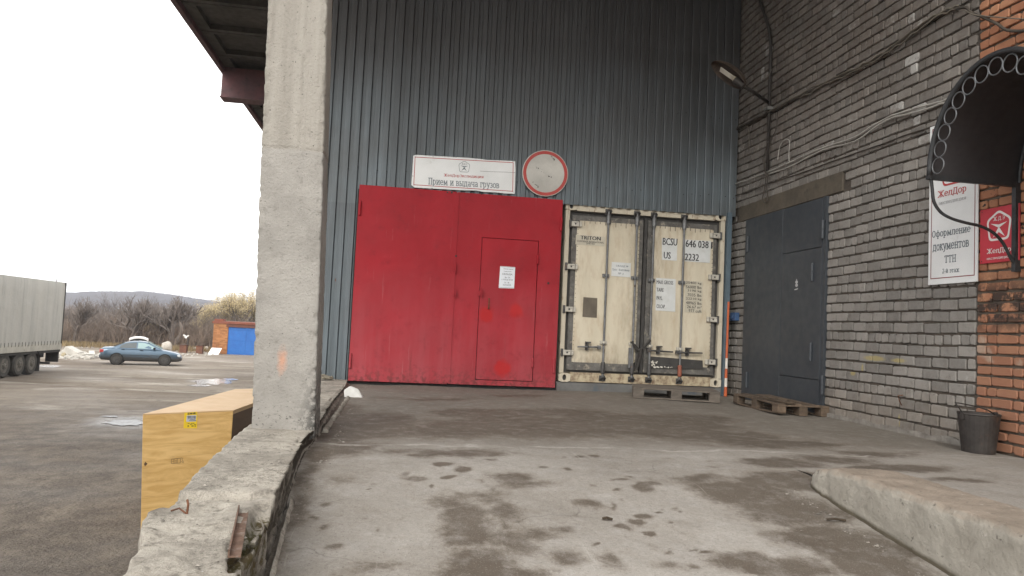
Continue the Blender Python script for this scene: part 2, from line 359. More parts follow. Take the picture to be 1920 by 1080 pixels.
# ---- landing and ramp floor with worn concrete and damp stains
def zf(x, y):                      # level landing, ramp falls away towards the camera left of the kerb
    base = 0.0
    if y < -5.9: base = -(-5.9-y)*.118
    if y < -5.6 and y > -6.2: base = -(((-5.6-y)/.6)**2)*.0354
    if x > 2.62: base = 0.0
    return base - .012
BL = [ # pixel centre, radii, strength: marks worn and soaked into the concrete
 (1000,800,200,20,.9),(1200,795,160,22,.9),(1330,815,110,14,.8),(860,808,120,14,.7),(700,795,100,30,.75),(650,835,60,25,.6),(930,775,120,10,.8),(1080,775,80,10,.7),(1290,785,90,10,.7),(1450,832,130,10,.6),
 (850,850,110,9,.6),(760,846,60,8,.5),(960,893,55,12,.6),(900,928,55,10,.6),(880,970,45,38,.7),(940,955,40,35,.65),(960,1015,60,32,.8),(905,1050,65,28,.85),(1010,1000,40,14,.6),(1060,1045,50,20,.55),
 (1320,897,60,9,.65),(1400,925,90,28,.9),(1470,868,80,10,.8),(1560,862,90,9,.5),(1480,955,100,35,.85),(1560,1010,110,38,.85),(1640,1060,90,30,.8),(1400,1055,70,26,.75),(1500,1065,80,26,.7),(1690,1020,60,28,.5),(1440,900,70,14,.7),
 (835,870,16,4,.9),(845,894,13,4,1),(865,882,14,6,.8),(782,895,24,6,.8),(760,888,12,4,.6),(770,853,18,3,.6),(1098,942,24,9,.7),(1088,856,9,2.5,.9),(1118,854,8,2,.8),(1163,901,14,3,1),(1180,894,8,2,.8),(1207,914,16,7,.9),(1163,923,8,3,.8),(1108,911,9,3,.6),
 (1210,970,18,6,1),(1203,983,18,4,1),(1217,999,20,4,.9),(1162,988,14,4,.9),(1138,976,5,2.5,1.2),(1110,1016,9,3,1),(1147,1052,28,24,.55),(1058,990,26,7,.6),(945,988,14,4,.7),(862,1005,8,3,.8),(688,917,7,2,1),(702,992,7,3,.8),(668,975,4,2,.9),(700,906,4,1.5,.6),(1255,1030,14,3,.6),(1320,1032,18,3,.7),(1235,960,12,2.5,.8),(1286,962,5,2,.7),(820,1056,8,3,.6),(968,1071,12,4,.8),(1305,1060,10,4,.6),
 (580,880,22,50,.55),(560,950,22,40,.65),(520,1010,30,60,.75),(495,1050,40,60,.9),(600,850,30,30,.8),(620,800,30,40,.75),(640,770,40,18,.75),(540,985,30,30,.5),
 (1500,900,90,20,.8),(1420,960,50,18,.65),(1560,958,60,18,.6),(1640,1030,100,26,.8),(880,1000,60,36,.7),(850,940,40,18,.55),(930,1075,100,20,.8),(1000,908,60,10,.5),(1250,1060,50,14,.4),(1180,1040,40,14,.35),(640,900,40,10,.35),(700,1060,60,14,.3),
 (1690,878,110,9,.65),(1640,850,80,7,.45),(1790,905,70,8,.5),(980,742,60,3,.5),(830,748,120,5,.35),(1250,745,60,4,.5)]
BLW = []
def on_floor(px, py):
    d = ray(px, py); lo_t, hi_t = .5, 40.0
    for _ in range(40):
        t = (lo_t+hi_t)/2; q = CAM+d*t
        if q.z > zf(min(q.x, 2.6), q.y): lo_t = t
        else: hi_t = t
    return CAM+d*lo_t
for (a, b_, rx, ry, st) in BL:
    c = on_floor(a, b_); e = on_floor(a, b_+ry); h = on_floor(a+rx, b_)
    BLW.append((c.x, c.y, max((h-c).length, .01), max(abs(e.y-c.y), .015), st, (h-c).normalized().y))
BLW += [(c.x, c.y, rx, ry, st, 0.0) for c, rx, ry, st in [(Vector((random.Random(i).uniform(-.4, 2.4), random.Random(i+99).uniform(-8.2, -5.3), 0)), random.Random(i+7).uniform(.012, .045), random.Random(i+5).uniform(.012, .05), random.Random(i+3).uniform(.35, .8)) for i in range(70)]]
def stain(x, y):
    s = 0.0
    x, y = x+.045*noise.noise(Vector((x*5, y*5, 1)))+.02*noise.noise(Vector((x*15, y*15, 4))), y+.06*noise.noise(Vector((x*5, y*5, 8)))+.025*noise.noise(Vector((x*15, y*15, 2)))
    for (cx, cy, rx, ry, st, sk) in BLW:
        dx = (x-cx)/rx; dy = (y-cy-(x-cx)*sk)/ry
        if abs(dx) > 1.7 or abs(dy) > 1.7: continue
        d = math.sqrt(dx*dx+dy*dy)
        if d < 1.35: s = max(s, st*(1.35-d)/.9*(1.25 if rx > .22 else 1))
    return min(s, 1.25)
def floor_mat():
    m, n, l, b = new_mat('floor_concrete'); g = G(n, l); p = g.pos()
    light = g.mix(g.ramp(g.noise(p, .9, 6, .6), .36, .64), (.36, .338, .305), (.27, .248, .218))
    light = g.mix(g.ramp(g.noise(p, 5, 8, .7), .5, .75, 0, .55), light, (.40, .385, .365))
    light = g.mix(g.ramp(g.xyz(p)[1], -5.35, -4.6, 0, .72), light, (.165, .144, .118))     # trodden dirt and roof shade, both put into the colour
    dark = g.mix(g.ramp(g.noise(p, 2.2, 7, .6), .35, .65), (.072, .059, .048), (.112, .097, .083))
    st = g.attr('stain')
    fz = g.math('ADD', g.math('MULTIPLY', g.math('SUBTRACT', g.noise(p, 13, 6, .75), .5), .55), g.math('ADD', g.math('ADD', st, g.math('MULTIPLY', g.math('SUBTRACT', g.noise(p, 3.0, 10, .74, .3), .5), 1.75)), g.math('MULTIPLY', g.math('SUBTRACT', g.noise(p, 38, 4, .7), .5), .5)))
    w = g.ramp(fz, .29, .64)
    ck = g.n.new('ShaderNodeTexVoronoi'); ck.feature = 'DISTANCE_TO_EDGE'; ck.inputs['Scale'].default_value = .9; ck.inputs['Randomness'].default_value = 1
    wv = g.n.new('ShaderNodeVectorMath'); wv.operation = 'ADD'; nn_ = g.n.new('ShaderNodeTexNoise'); nn_.inputs['Scale'].default_value = 3; nn_.inputs['Detail'].default_value = 7; g.l.new(p, nn_.inputs['Vector'])
    sc_v = g.n.new('ShaderNodeVectorMath'); sc_v.operation = 'SCALE'; g.l.new(nn_.outputs['Color'], sc_v.inputs[0]); sc_v.inputs['Scale'].default_value = .35
    g.l.new(p, wv.inputs[0]); g.l.new(sc_v.outputs[0], wv.inputs[1]); g.l.new(wv.outputs[0], ck.inputs['Vector'])
    crack = g.math('MULTIPLY', g.ramp(ck.outputs['Distance'], .0, .005, .4, 0), g.ramp(g.noise(p, .9, 3), .54, .60))
    col = g.mix(w, light, dark)
    col = g.mix(g.ramp(fz, .02, .38, 0, .42), col, (.17, .14, .108))
    col = g.mix(g.ramp(g.noise(p, 45, 7, .8), .40, .68, 0, .32), col, (.115, .10, .085)); col = g.mix(g.ramp(g.noise(p, 7, 7, .75), .50, .72, 0, .35), col, (.42, .40, .375))
    sp = g.ramp(g.noise(p, 150, 3, .6), .58, .72, 0, .34); col = g.mix(sp, col, (.52, .50, .47))
    sp = g.ramp(g.noise(p, 85, 3, .6), .60, .74, 0, .6); col = g.mix(sp, col, (.07, .06, .05))
    col = g.mix(crack, col, (.07, .06, .05))
    # pale silt seam across the crest of the ramp
    yy = g.xyz(p)[1]; xx = g.xyz(p)[0]
    seam = g.math('ABSOLUTE', g.math('ADD', g.math('ADD', yy, 5.08), g.math('MULTIPLY', g.math('SUBTRACT', g.noise(p, 1.1, 6, .6), .5), .7)))
    sm = g.math('MULTIPLY', g.ramp(seam, .0, .035, .75, 0), g.ramp(g.noise(p, 2.0, 4), .42, .55))
    col = g.mix(sm, col, (.44, .42, .385))
    # drag scratches
    sc = g.noise(g.mapp(p, (30, 1.2, 1)), 1.0, 3, .5); col = g.mix(g.math('MULTIPLY', g.ramp(sc, .68, .73, 0, .5), g.ramp(g.noise(p, .8, 2), .5, .6)), col, (.42, .40, .36))
    l.new(col, b.inputs['Base Color'])
    l.new(g.ramp(w, 0, 1, .93, .72), b.inputs['Roughness'])
    b.inputs['Specular IOR Level'].default_value = .16
    l.new(g.bump(g.math('ADD', g.noise(p, 9, 8, .7), g.math('MULTIPLY', g.noise(p, 120, 4, .7), .35)), .55, .02), b.inputs['Normal'])
    return m
FM = floor_mat()
def floor_sheet(name, x0, x1, y0, y1, dx, dy, z_of, top=None):
    m = MB(); NX = int(round((x1-x0)/dx)); NY = int(round((y1-y0)/dy)); at = []
    for j in range(NY+1):
        y = y0+(y1-y0)*j/NY
        for i in range(NX+1):
            x = x0+(x1-x0)*i/NX
            m.v.append(Vector((x, y, z_of(x, y) + .010*fbm((x, y, 0), 1.1, 3) + .0035*fbm((x, y, 5), 7, 3)))); at.append(stain(x, y))
    for j in range(NY):
        for i in range(NX): m.f.append((j*(NX+1)+i, j*(NX+1)+i+1, (j+1)*(NX+1)+i+1, (j+1)*(NX+1)+i))
    m.att = {'stain': at}
    return m.build(name, FM, smooth=True, kind='structure', recalc=False)
floor_sheet('ramp', -.62, 2.62, -8.9, -5.6, .022, .022, lambda x, y: zf(min(x, 2.6), y))
floor_sheet('ramp', -.62, 2.62, -22, -8.9, .2, .2, lambda x, y: zf(min(x, 2.6), y))
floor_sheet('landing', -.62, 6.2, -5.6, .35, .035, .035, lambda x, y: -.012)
floor_sheet('landing', 2.62, 6.2, -9, -5.6, .035, .035, lambda x, y: -.012)
floor_sheet('landing', 2.62, 6.2, -22, -9, .3, .3, lambda x, y: -.012)
mb = MB(); mb.box(2.63, 6.2, -21.9, -5.65, -2.3, -.05); mb.box(-.6, 6.2, -5.55, .3, -2.3, -.05)
mb.build('landing_body', pm('old_concrete', (.36, .34, .30), (.27, .25, .22), 2.5, .9, bump=.5, bsc=60, c3=(.12, .10, .08), t3=(.6, .8)), kind='structure')
# puddles in the yard
wm, n_, l_, b_ = new_mat('puddle_water'); g_ = G(n_, l_)
b_.inputs['Base Color'].default_value = (.06, .055, .05, 1); b_.inputs['Roughness'].default_value = .05; b_.inputs['Specular IOR Level'].default_value = .9
l_.new(g_.bump(g_.noise(g_.pos(), 2.2, 6, .7), .30, .12), b_.inputs['Normal'])
def puddle(px, py, rx, ry, seed):
    c = onZ(px, py, YARD+.05); h = onZ(px+rx, py, YARD+.05)-c; e = onZ(px, py-ry, YARD+.05)-c
    m = MB(); N = 160; pts = []
    for i in range(N):
        t = 2*math.pi*i/N; r = 1+.28*noise.noise(Vector((math.cos(t)*1.4+seed, math.sin(t)*1.4, seed)))+.38*noise.noise(Vector((math.cos(t)*2.6, math.sin(t)*2.6+seed, 0)))+.12*noise.noise(Vector((math.cos(t)*6, math.sin(t)*6+seed, 0)))
        pts.append(c+h*(r*math.cos(t))+e*(r*math.sin(t)))
    m.add([(p.x, p.y, YARD+.016) for p in pts], [tuple(range(N))])
    o = m.build('puddle', wm, kind='structure'); return o
puddle(240, 790, 40, 4.5, 1.0); puddle(398, 714, 34, 5, 2.2); puddle(375, 721, 22, 1.8, 6.2); puddle(430, 710, 14, 2, 9.2); puddle(92, 686, 22, 1.4, 3.3); puddle(206, 778, 16, 1.0, 4.4)

# ---- distant wooded hill
hm = pm('hill_woods', (.034, .028, .036), (.052, .042, .045), .035, 1.0, bump=0, c3=(.05, .045, .05), t3=(.5, .7), sc3=.12)
mb = MB(); NX = 260; NY = 14; HY = 780
def hill_top(px):      # pixel row of the ridge
    T = [(-900, 590), (-200, 575), (0, 562), (120, 551), (165, 550), (190, 548), (280, 548), (330, 555), (385, 563), (470, 575), (600, 590), (900, 600), (1300, 612)]
    for (a, ya), (b, yb) in zip(T, T[1:]):
        if a <= px <= b: return ya+(yb-ya)*(px-a)/(b-a)
    return 600
rows = []
for i in range(NX+1):
    px = -850+i*2100/NX
    p = onY(px, hill_top(px), HY); rows.append(p)
for j in range(NY+1):
    t = j/NY
    for i in range(NX+1):
        p = rows[i]; zt = p.z; s = math.sin(min(t*1.25, 1)*math.pi/2) if t < .8 else 1-.2*(t-.8)
        z = YARD-1+(zt-YARD+1)*s
        z += (t > .3)*1.2*fbm((p.x, t*300, 0), .09, 4)
        mb.v.append(Vector((p.x*(.75+.31*t), 480+375*t, z)))
for j in range(NY):
    for i in range(NX): mb.f.append((j*(NX+1)+i, j*(NX+1)+i+1, (j+1)*(NX+1)+i+1, (j+1)*(NX+1)+i))
mb.build('hill', hm, kind='structure', recalc=False)
# woods bristling on the hill ridge
mb = MB(); rr = random.Random(3)
for i in range(4500):
    k = rr.uniform(.25, .75)*NX; i0 = int(k); p = rows[i0].lerp(rows[min(i0+1, NX)], k-i0); t = rr.uniform(.70, .82) 
    z = (YARD-1+(p.z-YARD+1)*math.sin(min(t*1.25, 1)*math.pi/2))-1.0+rr.uniform(-.6, .2); x = p.x*(.75+.31*t)+rr.uniform(-1, 1); y = 480+375*t; h = rr.uniform(.7, 1.9); w = rr.uniform(.4, 1.0)
    k0 = len(mb.v); mb.add([(x-w, y, z), (x+w, y, z), (x+w*.7, y, z+h*.7), (x, y+.3, z+h), (x-w*.7, y, z+h*.65), (x, y+w, z)], [(0, 1, 2, 3, 4), (1, 5, 2), (5, 0, 4), (2, 5, 3), (5, 4, 3)])
mb.build('far_woods', hm, kind='stuff', recalc=False)

# ================================================================== BRICK WALL (grey painted)
morM = pm('mortar_dark', (.095, .078, .062), (.05, .042, .035), 8, .95, bump=.6, bsc=70, bdist=.01)
def grey_brick_mat():
    m, n, l, b = new_mat('grey_painted_brick'); g = G(n, l); p = g.pos()
    c = g.mix(g.ramp(g.noise(p, 1.3, 5), .35, .65), (.152, .142, .129), (.200, .188, .171))
    z = g.xyz(p)
    roof_shade = g.ramp(g.math('ADD', z[2], g.math('MULTIPLY', g.noise(p, .8, 5), 1.6)), 3.3, 4.8)   # roof shade painted as a dark brown film on the upper wall
    c = g.mix(g.math('MULTIPLY', roof_shade, .92), c, g.mix(g.ramp(g.noise(p, 2.2, 6), .4, .6), (.072, .054, .041), (.098, .082, .068)))
    low = g.ramp(g.math('ADD', z[2], g.math('MULTIPLY', g.noise(p, 3, 5), .5)), .35, .75, .7, 0)
    c = g.mix(low, c, (.155, .128, .10))
    c = g.mix(1.0, c, g.ramp(g.rnd(), 0, 1, .72, 1.26), 'MULTIPLY')
    # lime bloom in patches
    pat = g.math('ADD', g.noise(p, .75, 3), g.math('MULTIPLY', g.noise(p, 12, 6, .75), .55))
    c = g.mix(g.math('MULTIPLY', g.ramp(pat, .90, 1.0, 0, .75), g.ramp(g.rnd(), .80, .86)), c, (.40, .40, .385))
    c = g.mix(g.ramp(g.noise(p, 26, 6, .75), .56, .72, 0, .6), c, (.06, .052, .045))
    c = g.mix(g.ramp(g.noise(p, 16, 7, .75), .30, .70, .0, .42), c, (.235, .228, .215)); c = g.mix(g.ramp(g.noise(p, 5.5, 5, .7), .52, .72, 0, .5), c, (.085, .072, .060))
    for (px, py, rx, rz_) in ((1640, 672, .20, .03), (1686, 676, .12, .025), (1617, 690, .02, .05), (1686, 790, .02, .08), (1600, 700, .05, .03)):
        q = onX(px, py, XR); t = n.new('ShaderNodeVectorMath'); t.operation = 'SUBTRACT'; l.new(p, t.inputs[0]); t.inputs[1].default_value = q
        t2 = n.new('ShaderNodeVectorMath'); t2.operation = 'MULTIPLY'; l.new(t.outputs[0], t2.inputs[0]); t2.inputs[1].default_value = (0, 1/rx, 1/rz_)
        t3 = n.new('ShaderNodeVectorMath'); t3.operation = 'LENGTH'; l.new(t2.outputs[0], t3.inputs[0])
        c = g.mix(g.ramp(g.math('ADD', t3.outputs['Value'], g.noise(p, 30, 5, .7)), 1.1, 1.5, .6, 0), c, (.33, .27, .09))
    l.new(c, b.inputs['Base Color']); b.inputs['Roughness'].default_value = .72
    l.new(g.bump(g.math('ADD', g.noise(p, 45, 5, .7), g.math('MULTIPLY', g.noise(p, 9, 3), .8)), .7, .008), b.inputs['Normal'])
    return m
def orange_brick_mat():
    m, n, l, b = new_mat('orange_brick'); g = G(n, l); p = g.pos()
    c = g.mix(g.ramp(g.noise(p, 7, 5), .35, .65), (.46, .235, .13), (.37, .17, .095))
    c = g.mix(g.ramp(g.rnd(), 0, 1, 0, .6), c, (.30, .115, .06))
    z = g.xyz(p)[2]
    lowband = g.math('MULTIPLY', g.ramp(z, 1.25, 1.05), g.ramp(z, .05, .3)); 
    c = g.mix(g.math('MULTIPLY', g.ramp(z, 1.2, .8), .55), c, (.20, .10, .065))
    burnt = g.math('MULTIPLY', g.math('MULTIPLY', g.ramp(z, .92, 1.1), g.ramp(z, 1.52, 1.3)), g.ramp(g.noise(p, 9, 6, .7), .40, .52))
    c = g.mix(g.math('MULTIPLY', burnt, .93), c, (.022, .018, .016))
    spots = g.math('MULTIPLY', g.math('MULTIPLY', g.ramp(z, 1.45, 1.6), g.ramp(z, 2.4, 2.2)), g.ramp(g.noise(p, 26, 3), .62, .68)); c = g.mix(spots, c, (.03, .022, .018))
    c = g.mix(g.math('MULTIPLY', g.ramp(z, 1.15, .95), g.ramp(g.noise(p, 3.3, 5), .60, .68, 0, .55)), c, (.42, .36, .29))
    l.new(c, b.inputs['Base Color']); b.inputs['Roughness'].default_value = .8
    l.new(g.bump(g.noise(p, 60, 5, .7), .5, .006), b.inputs['Normal'])
    return m
GB, OB = grey_brick_mat(), orange_brick_mat()
def brick_shape(L, H, seed, D=.06):
    """8-point worn outline, chamfered face; wall normal is -X. origin at centre of the face plane"""
    r = random.Random(seed); c = .009
    o = [(-L/2+c*r.uniform(.4, 2.2), -H/2), (L/2-c*r.uniform(.4, 2.2), -H/2), (L/2, -H/2+c*r.uniform(.4, 2)), (L/2, H/2-c*r.uniform(.4, 2.4)),
         (L/2-c*r.uniform(.4, 2.4), H/2), (-L/2+c*r.uniform(.4, 2.4), H/2), (-L/2, H/2-c*r.uniform(.4, 2)), (-L/2, -H/2+c*r.uniform(.4, 2))]
    o = [(a+r.uniform(-.003, .003), b+r.uniform(-.0035, .0035)) for a, b in o]
    bk = [(D, a, b) for a, b in o]; f1 = [(.004, a, b) for a, b in o]
    f2 = [(-.001+r.uniform(-.0015, .0015), a*(1-.012/L*1.0), b*(1-.012/H)) for a, b in o]
    vs = bk+f1+f2; fs = [tuple(range(16, 24))]
    for i in range(8):
        j = (i+1) % 8; fs += [(i, j, 8+j, 8+i), (8+i, 8+j, 16+j, 16+i)]
    return vs, fs
def brick_meshes(L, H, mat, k, name):
    out = []
    for s in range(k):
        vs, fs = brick_shape(L, H, s*13+int(L*1000))
        me = bpy.data.meshes.new(name); me.from_pydata(vs, [], fs)
        bm = bmesh.new(); bm.from_mesh(me); bmesh.ops.recalc_face_normals(bm, faces=bm.faces); bm.to_mesh(me); bm.free()
        me.materials.append(mat); out.append(me)
    return out
ROOFZ = 7.2
def lay_bricks(parent, specs, nparts=300):
    """specs: (mesh list, cx, cy, cz, yscale); the largest in view become brick objects, the rest one joined part"""
    rb = random.Random(11); sp = []
    for (ms, x, y, z, L, wgt) in specs:
        sp.append((wgt, ms, x, y, z))
    sp.sort(key=lambda t: -t[0])
    rest = MB()
    for i, (wgt, ms, x, y, z) in enumerate(sp):
        me = rb.choice(ms); dx = rb.uniform(-.005, .005); tz = rb.uniform(-.018, .018); ty = rb.uniform(-.02, .02)
        if i < nparts:
            o = bpy.data.objects.new('brick', me); COL.objects.link(o); o.parent = parent
            o.location = Vector((x+dx, y, z))-parent.location; o.rotation_euler = (tz, 0, ty*.4)
        else:
            c, s_ = math.cos(tz), math.sin(tz)
            rest.add([(x+dx+v.co.x, y+v.co.y*c-v.co.z*s_, z+v.co.y*s_+v.co.z*c) for v in me.vertices], [tuple(q.vertices) for q in me.polygons])
    if rest.v: rest.build('brickwork', parent and sp[0][1][0].materials[0], parent, kind='stuff', recalc=False)
def inview(p):
    d = Vector(p)-CAM; z = d.dot(CF)
    if z < .5: return None
    return (960+F*d.dot(CR)/z, 540-F*d.dot(CU)/z, z)
gw = thing('brick_wall', 'tall grey-painted brick wall with roof shade painted on its upper courses, to the right of the container', 'wall', (XR+.1, -2.3, 0))
DY0, DY1, DZ1 = -2.38, -.36, 2.56          # grey steel door opening
MX = XR+.017
mb = MB(); 
mb.box(MX, MX+.35, -4.63, DY0, -.15, ROOFZ); mb.box(MX, MX+.35, DY1, .28, -.15, ROOFZ); mb.box(MX, MX+.35, DY0, DY1, DZ1, ROOFZ)
mb.build('mortar', morM, gw)
PZ, PY, H = .107, .2155, .0885
S3 = brick_meshes(PY-.0155, H, GB, 9, 'brick'); S2 = brick_meshes(PY/2-.014, H, GB, 7, 'brick')
short = {}
specs = []; rb = random.Random(5)
for r_ in range(-1, 68):
    z = .918-.0535+.107*0 + PZ*(r_-8) + .0535; z = .918 + (r_-8)*PZ - .004
    if z > ROOFZ-.06: break
    header = (r_-8) % 5 == 0
    py = PY/2 if header else PY
    y = -4.63 + (0 if r_ % 2 else -py/2) + (.02 if header else 0)
    wav = lambda yy: .026*noise.noise(Vector((yy*.8, z*.7, 2)))+.008*noise.noise(Vector((yy*3, z*2, 7)))
    while y < .2:
        y0 = max(y, -4.625); y1 = min(y+py, .2)
        segs = [(y0, y1)]
        if z < DZ1+.03 and y1 > DY0 and y0 < DY1:
            segs = []
            if y0 < DY0-.03: segs.append((y0, DY0-.004))
            if y1 > DY1+.03: segs.append((DY1+.004, y1))
        # concrete lintel over the door
        if DZ1-.02 < z < DZ1+.27 and y1 > -2.66 and y0 < -.1: segs = []
        for (a, b_) in segs:
            L = b_-a
            if L < .035: y += py*0; continue
            if abs(L-py) < .004: ms = S2 if header else S3
            else:
                key = round(L, 2)
                if key not in short: short[key] = brick_meshes(max(key-.012, .02), H, GB, 2, 'brick')
                ms = short[key]
            c = (a+b_)/2; v = inview((XR, c, z)); wgt = 0
            if v and -20 < v[0] < 1940 and -20 < v[1] < 1100: wgt = L*1000/v[2]**2
            elif v is None or v[1] < -150: 
                if z > 5.6 and c < -2: continue
            specs.append((ms, XR, c, z+wav(c), L, wgt))
        y += py
lay_bricks(gw, specs)
ltM = pm('lintel_concrete', (.16, .135, .10), (.115, .097, .075), 4, .9, bump=.5, bsc=50, c3=(.07, .06, .05), t3=(.55, .75))
mb = MB(); mb.box(XR-.006, XR+.2, -2.66, -.1, DZ1+.01, DZ1+.25); mb.build('lintel', ltM, gw, bevel=.008)
mb = MB()   # plinth strip of crumbled mortar at the foot
for i in range(60):
    y = -4.6+i*.038
    mb.box(XR-.02-.02*abs(nz((y, 0, 0), 3)), XR+.03, y, y+.04, -.03, .035+.03*nz((y, 1, 0), 4))
mb.build('plinth', pm('plinth', (.25, .235, .21), (.15, .135, .12), 9, .95, bump=.5), gw)
# steel reveal that frames the door opening
# ================================================================== orange brick pier
ow = thing('brick_wall', 'orange brick wall with burnt black courses, beside the canopy and behind the bucket', 'wall', (XR+.1, -5.2, 0))
mb = MB(); mb.box(MX, MX+.35, -9.5, -4.632, -.15, ROOFZ); mb.build('mortar', pm('mortar_brown', (.13, .105, .08), (.075, .06, .048), 8, .95, bump=.6, bsc=70, bdist=.01), ow)
PZ2, PY2, H2 = .0885, .215, .070
T3 = brick_meshes(PY2-.012, H2, OB, 6, 'brick'); T2 = brick_meshes(PY2/2-.011, H2, OB, 5, 'brick'); T1 = brick_meshes(PY2*.75-.012, H2, OB, 4, 'brick')
specs = []
for r_ in range(0, 80):
    z = .04+r_*PZ2
    if z > ROOFZ-.05: break
    y = -4.637; k = 0; pat = rb.choice([[1, 1, 1], [.5, 1, 1], [.75, 1, .5], [.5, .5, 1]])
    while y > -9.3:
        q = pat[k] if k < 3 else 1
        if k > 3 and rb.random() < .15: q = .5
        L = PY2*q; c = y-L/2; v = inview((XR, c, z)); wgt = 0
        if v and v[0] < 1940 and v[1] > -20: wgt = L*1000/v[2]**2
        if not (z > 5.4): specs.append(({1: T3, .5: T2, .75: T1}[q], XR-.004, c, z+.005*noise.noise(Vector((c*2, z, 1))), L, wgt))
        y -= L; k += 1
lay_bricks(ow, specs, sum(1 for s_ in specs if s_[5] > 0) if sum(1 for s_ in specs if s_[5] > 0) < 300 else 300)

# ================================================================== CORRUGATED FACADE
def corr_mat():
    m, n, l, b = new_mat('corrugated_steel'); g = G(n, l); p = g.pos()
    ps = g.mapp(p, (14, 1, .5))
    c = g.mix(g.ramp(g.noise(ps, 1.0, 6, .6), .35, .68), (.090, .112, .126), (.158, .194, .217))
    c = g.mix(g.ramp(g.noise(p, .7, 4), .4, .62, 0, .6), c, (.085, .09, .092))
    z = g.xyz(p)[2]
    c = g.mix(g.ramp(g.math('ADD', z, g.noise(p, 1.0, 4)), 3.4, 5.4, 0, .85), c, (.050, .046, .044))     # roof shade painted into the upper wall's colour
    c = g.mix(g.ramp(g.noise(g.mapp(p, (20, 1, .35)), 1.0, 5, .7), .64, .76, 0, .6), c, (.30, .345, .37)); c = g.mix(1.0, c, g.ramp(g.n.new('ShaderNodeObjectInfo').outputs['Random'], 0, 1, .88, 1.1), 'MULTIPLY')
    c = g.mix(g.ramp(g.noise(p, 11, 5, .7), .70, .78, 0, .5), c, (.04, .035, .03))
    l.new(c, b.inputs['Base Color']); b.inputs['Metallic'].default_value = .25; b.inputs['Roughness'].default_value = .5
    l.new(g.bump(g.noise(p, 2.2, 3), .25, .02), b.inputs['Normal'])
    return m
CM = corr_mat()
cf = thing('corrugated_wall', 'blue-grey corrugated steel wall rising above the red gate', 'wall', (1.9, .05, 0))
PC = .1315
def corr_sheet(xa, xb, z0, z1, yoff):
    m = MB(); prof = []; k = int(round((xb-xa)/PC))
    for i in range(k):
        x = xa+i*PC
        prof += [(x, -.0), (x+.004, -.034), (x+.012, -.037), (x+.070, -.034), (x+.084, 0)]
    prof.append((xb, 0)); zs = [z0+(z1-z0)*t/6 for t in range(7)]
    for z in zs:
        for (x, y) in prof: m.v.append(Vector((x, y+yoff+.006*nz((x, 0, z), .9), z)))
    n = len(prof)
    for j in range(len(zs)-1):
        for i in range(n-1): m.f.append((j*n+i, j*n+i+1, (j+1)*n+i+1, (j+1)*n+i))
    # returned edge thickness
    return m
x = -1.16; i = 0
while x < 4.86:
    k = 7; xb = min(x+PC*k, 4.89)
    kk = max(1, int(round((xb-x)/PC))); xb = x+kk*PC
    if x < -.7: segs = [(.03, 3.4), (3.36, ROOFZ+.05)]
    elif x < 1.2: segs = [(2.45, 5.0), (4.96, ROOFZ+.05)]
    else: segs = [(2.665, 5.1), (5.06, ROOFZ+.05)]
    if x < -.7 and xb > -.62:      # first sheet stops at the gate, upper part goes on above it
        m_ = corr_sheet(x, x+PC*4, .03, 2.5, -.004); m_.build('corrugated_sheet', CM, cf, recalc=False)
        segs = [(2.46, 4.6), (4.56, ROOFZ+.05)]
    for q, (z0, z1) in enumerate(segs):
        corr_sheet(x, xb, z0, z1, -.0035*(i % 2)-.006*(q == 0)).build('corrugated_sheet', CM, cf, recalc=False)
    x = xb; i += 1
rustM = pm('rust', (.16, .06, .025), (.08, .035, .02), 14, .9, bump=.5, bsc=80)
blackM = pm('black_rubber', (.018, .018, .018), (.03, .03, .03), 10, .7, bump=.1)
mb = MB(); c = onY(632, 525, -.03); mb.lathe((c.x, -.034, c.z), [(.001, 0), (.022, 0), (.03, .006), (.018, .012)], 12, 'Y'); mb.build('rust_hole', rustM, cf)
mb = MB(); rs = random.Random(2)
for i in range(46):
    for z in (2.95, 4.15, 5.3):
        if rs.random() < .45: continue
        xx = -1.12+i*PC+.04+.0
        mb.lathe((xx, -.03, z+rs.uniform(-.02, .02)), [(.008, -.006), (.008, 0)], 6, 'Y')
mb.build('screw', blackM, cf, kind='stuff')
darkM = pm('hall_dark', (.03, .03, .03), (.02, .02, .02), 3, .95, bump=0)
wallM = pm('panel_concrete', (.30, .29, .27), (.22, .21, .19), 1.5, .9, bump=.4, bsc=30)
hb = thing('hall', 'dark flank of the goods hall behind the corrugated wall, mostly hidden by the pillar', 'building', (-1.0, 20, YARD))
mb = MB(); mb.box(-1.12, -.95, .12, 40, YARD, ROOFZ+.02); mb.box(-1.12, 5.2, .32, .42, -.6, 2.4*0+ROOFZ); mb.build('wall', wallM, hb)
# ================================================================== ROOF over the yard side and landing
rf = thing('canopy_roof', 'dark ribbed concrete roof overhanging the yard, upper left behind the pillar', 'roof', (0, 10, ROOFZ))
slabM = pm('roof_slab', (.11, .10, .088), (.07, .064, .057), 1.6, .9, bump=.4, bsc=30, c3=(.05, .048, .045), t3=(.55, .75))
purM = pm('purple_paint', (.13, .055, .06), (.09, .05, .055), 3, .7, bump=.2, c3=(.05, .04, .04))
EX = (onZ(340, 0, ROOFZ).x+onZ(490, 245, ROOFZ).x)/2
y = -6.8; 
while y < 40:
    mb = MB(); w = 1.46
    x1 = -1.14 if y > 0 else 5.3
    mb.box(EX+.1, x1, y, y+w, ROOFZ+.12, ROOFZ+.18)
    mb.box(EX+.1, x1, y, y+.13, ROOFZ, ROOFZ+.12); mb.box(EX+.1, x1, y+w-.13, y+w, ROOFZ, ROOFZ+.12); mb.box(EX+.1, EX+.35, y+.13, y+w-.13, ROOFZ+.0, ROOFZ+.12)
    mb.build('roof_slab', slabM, rf); y += 1.5
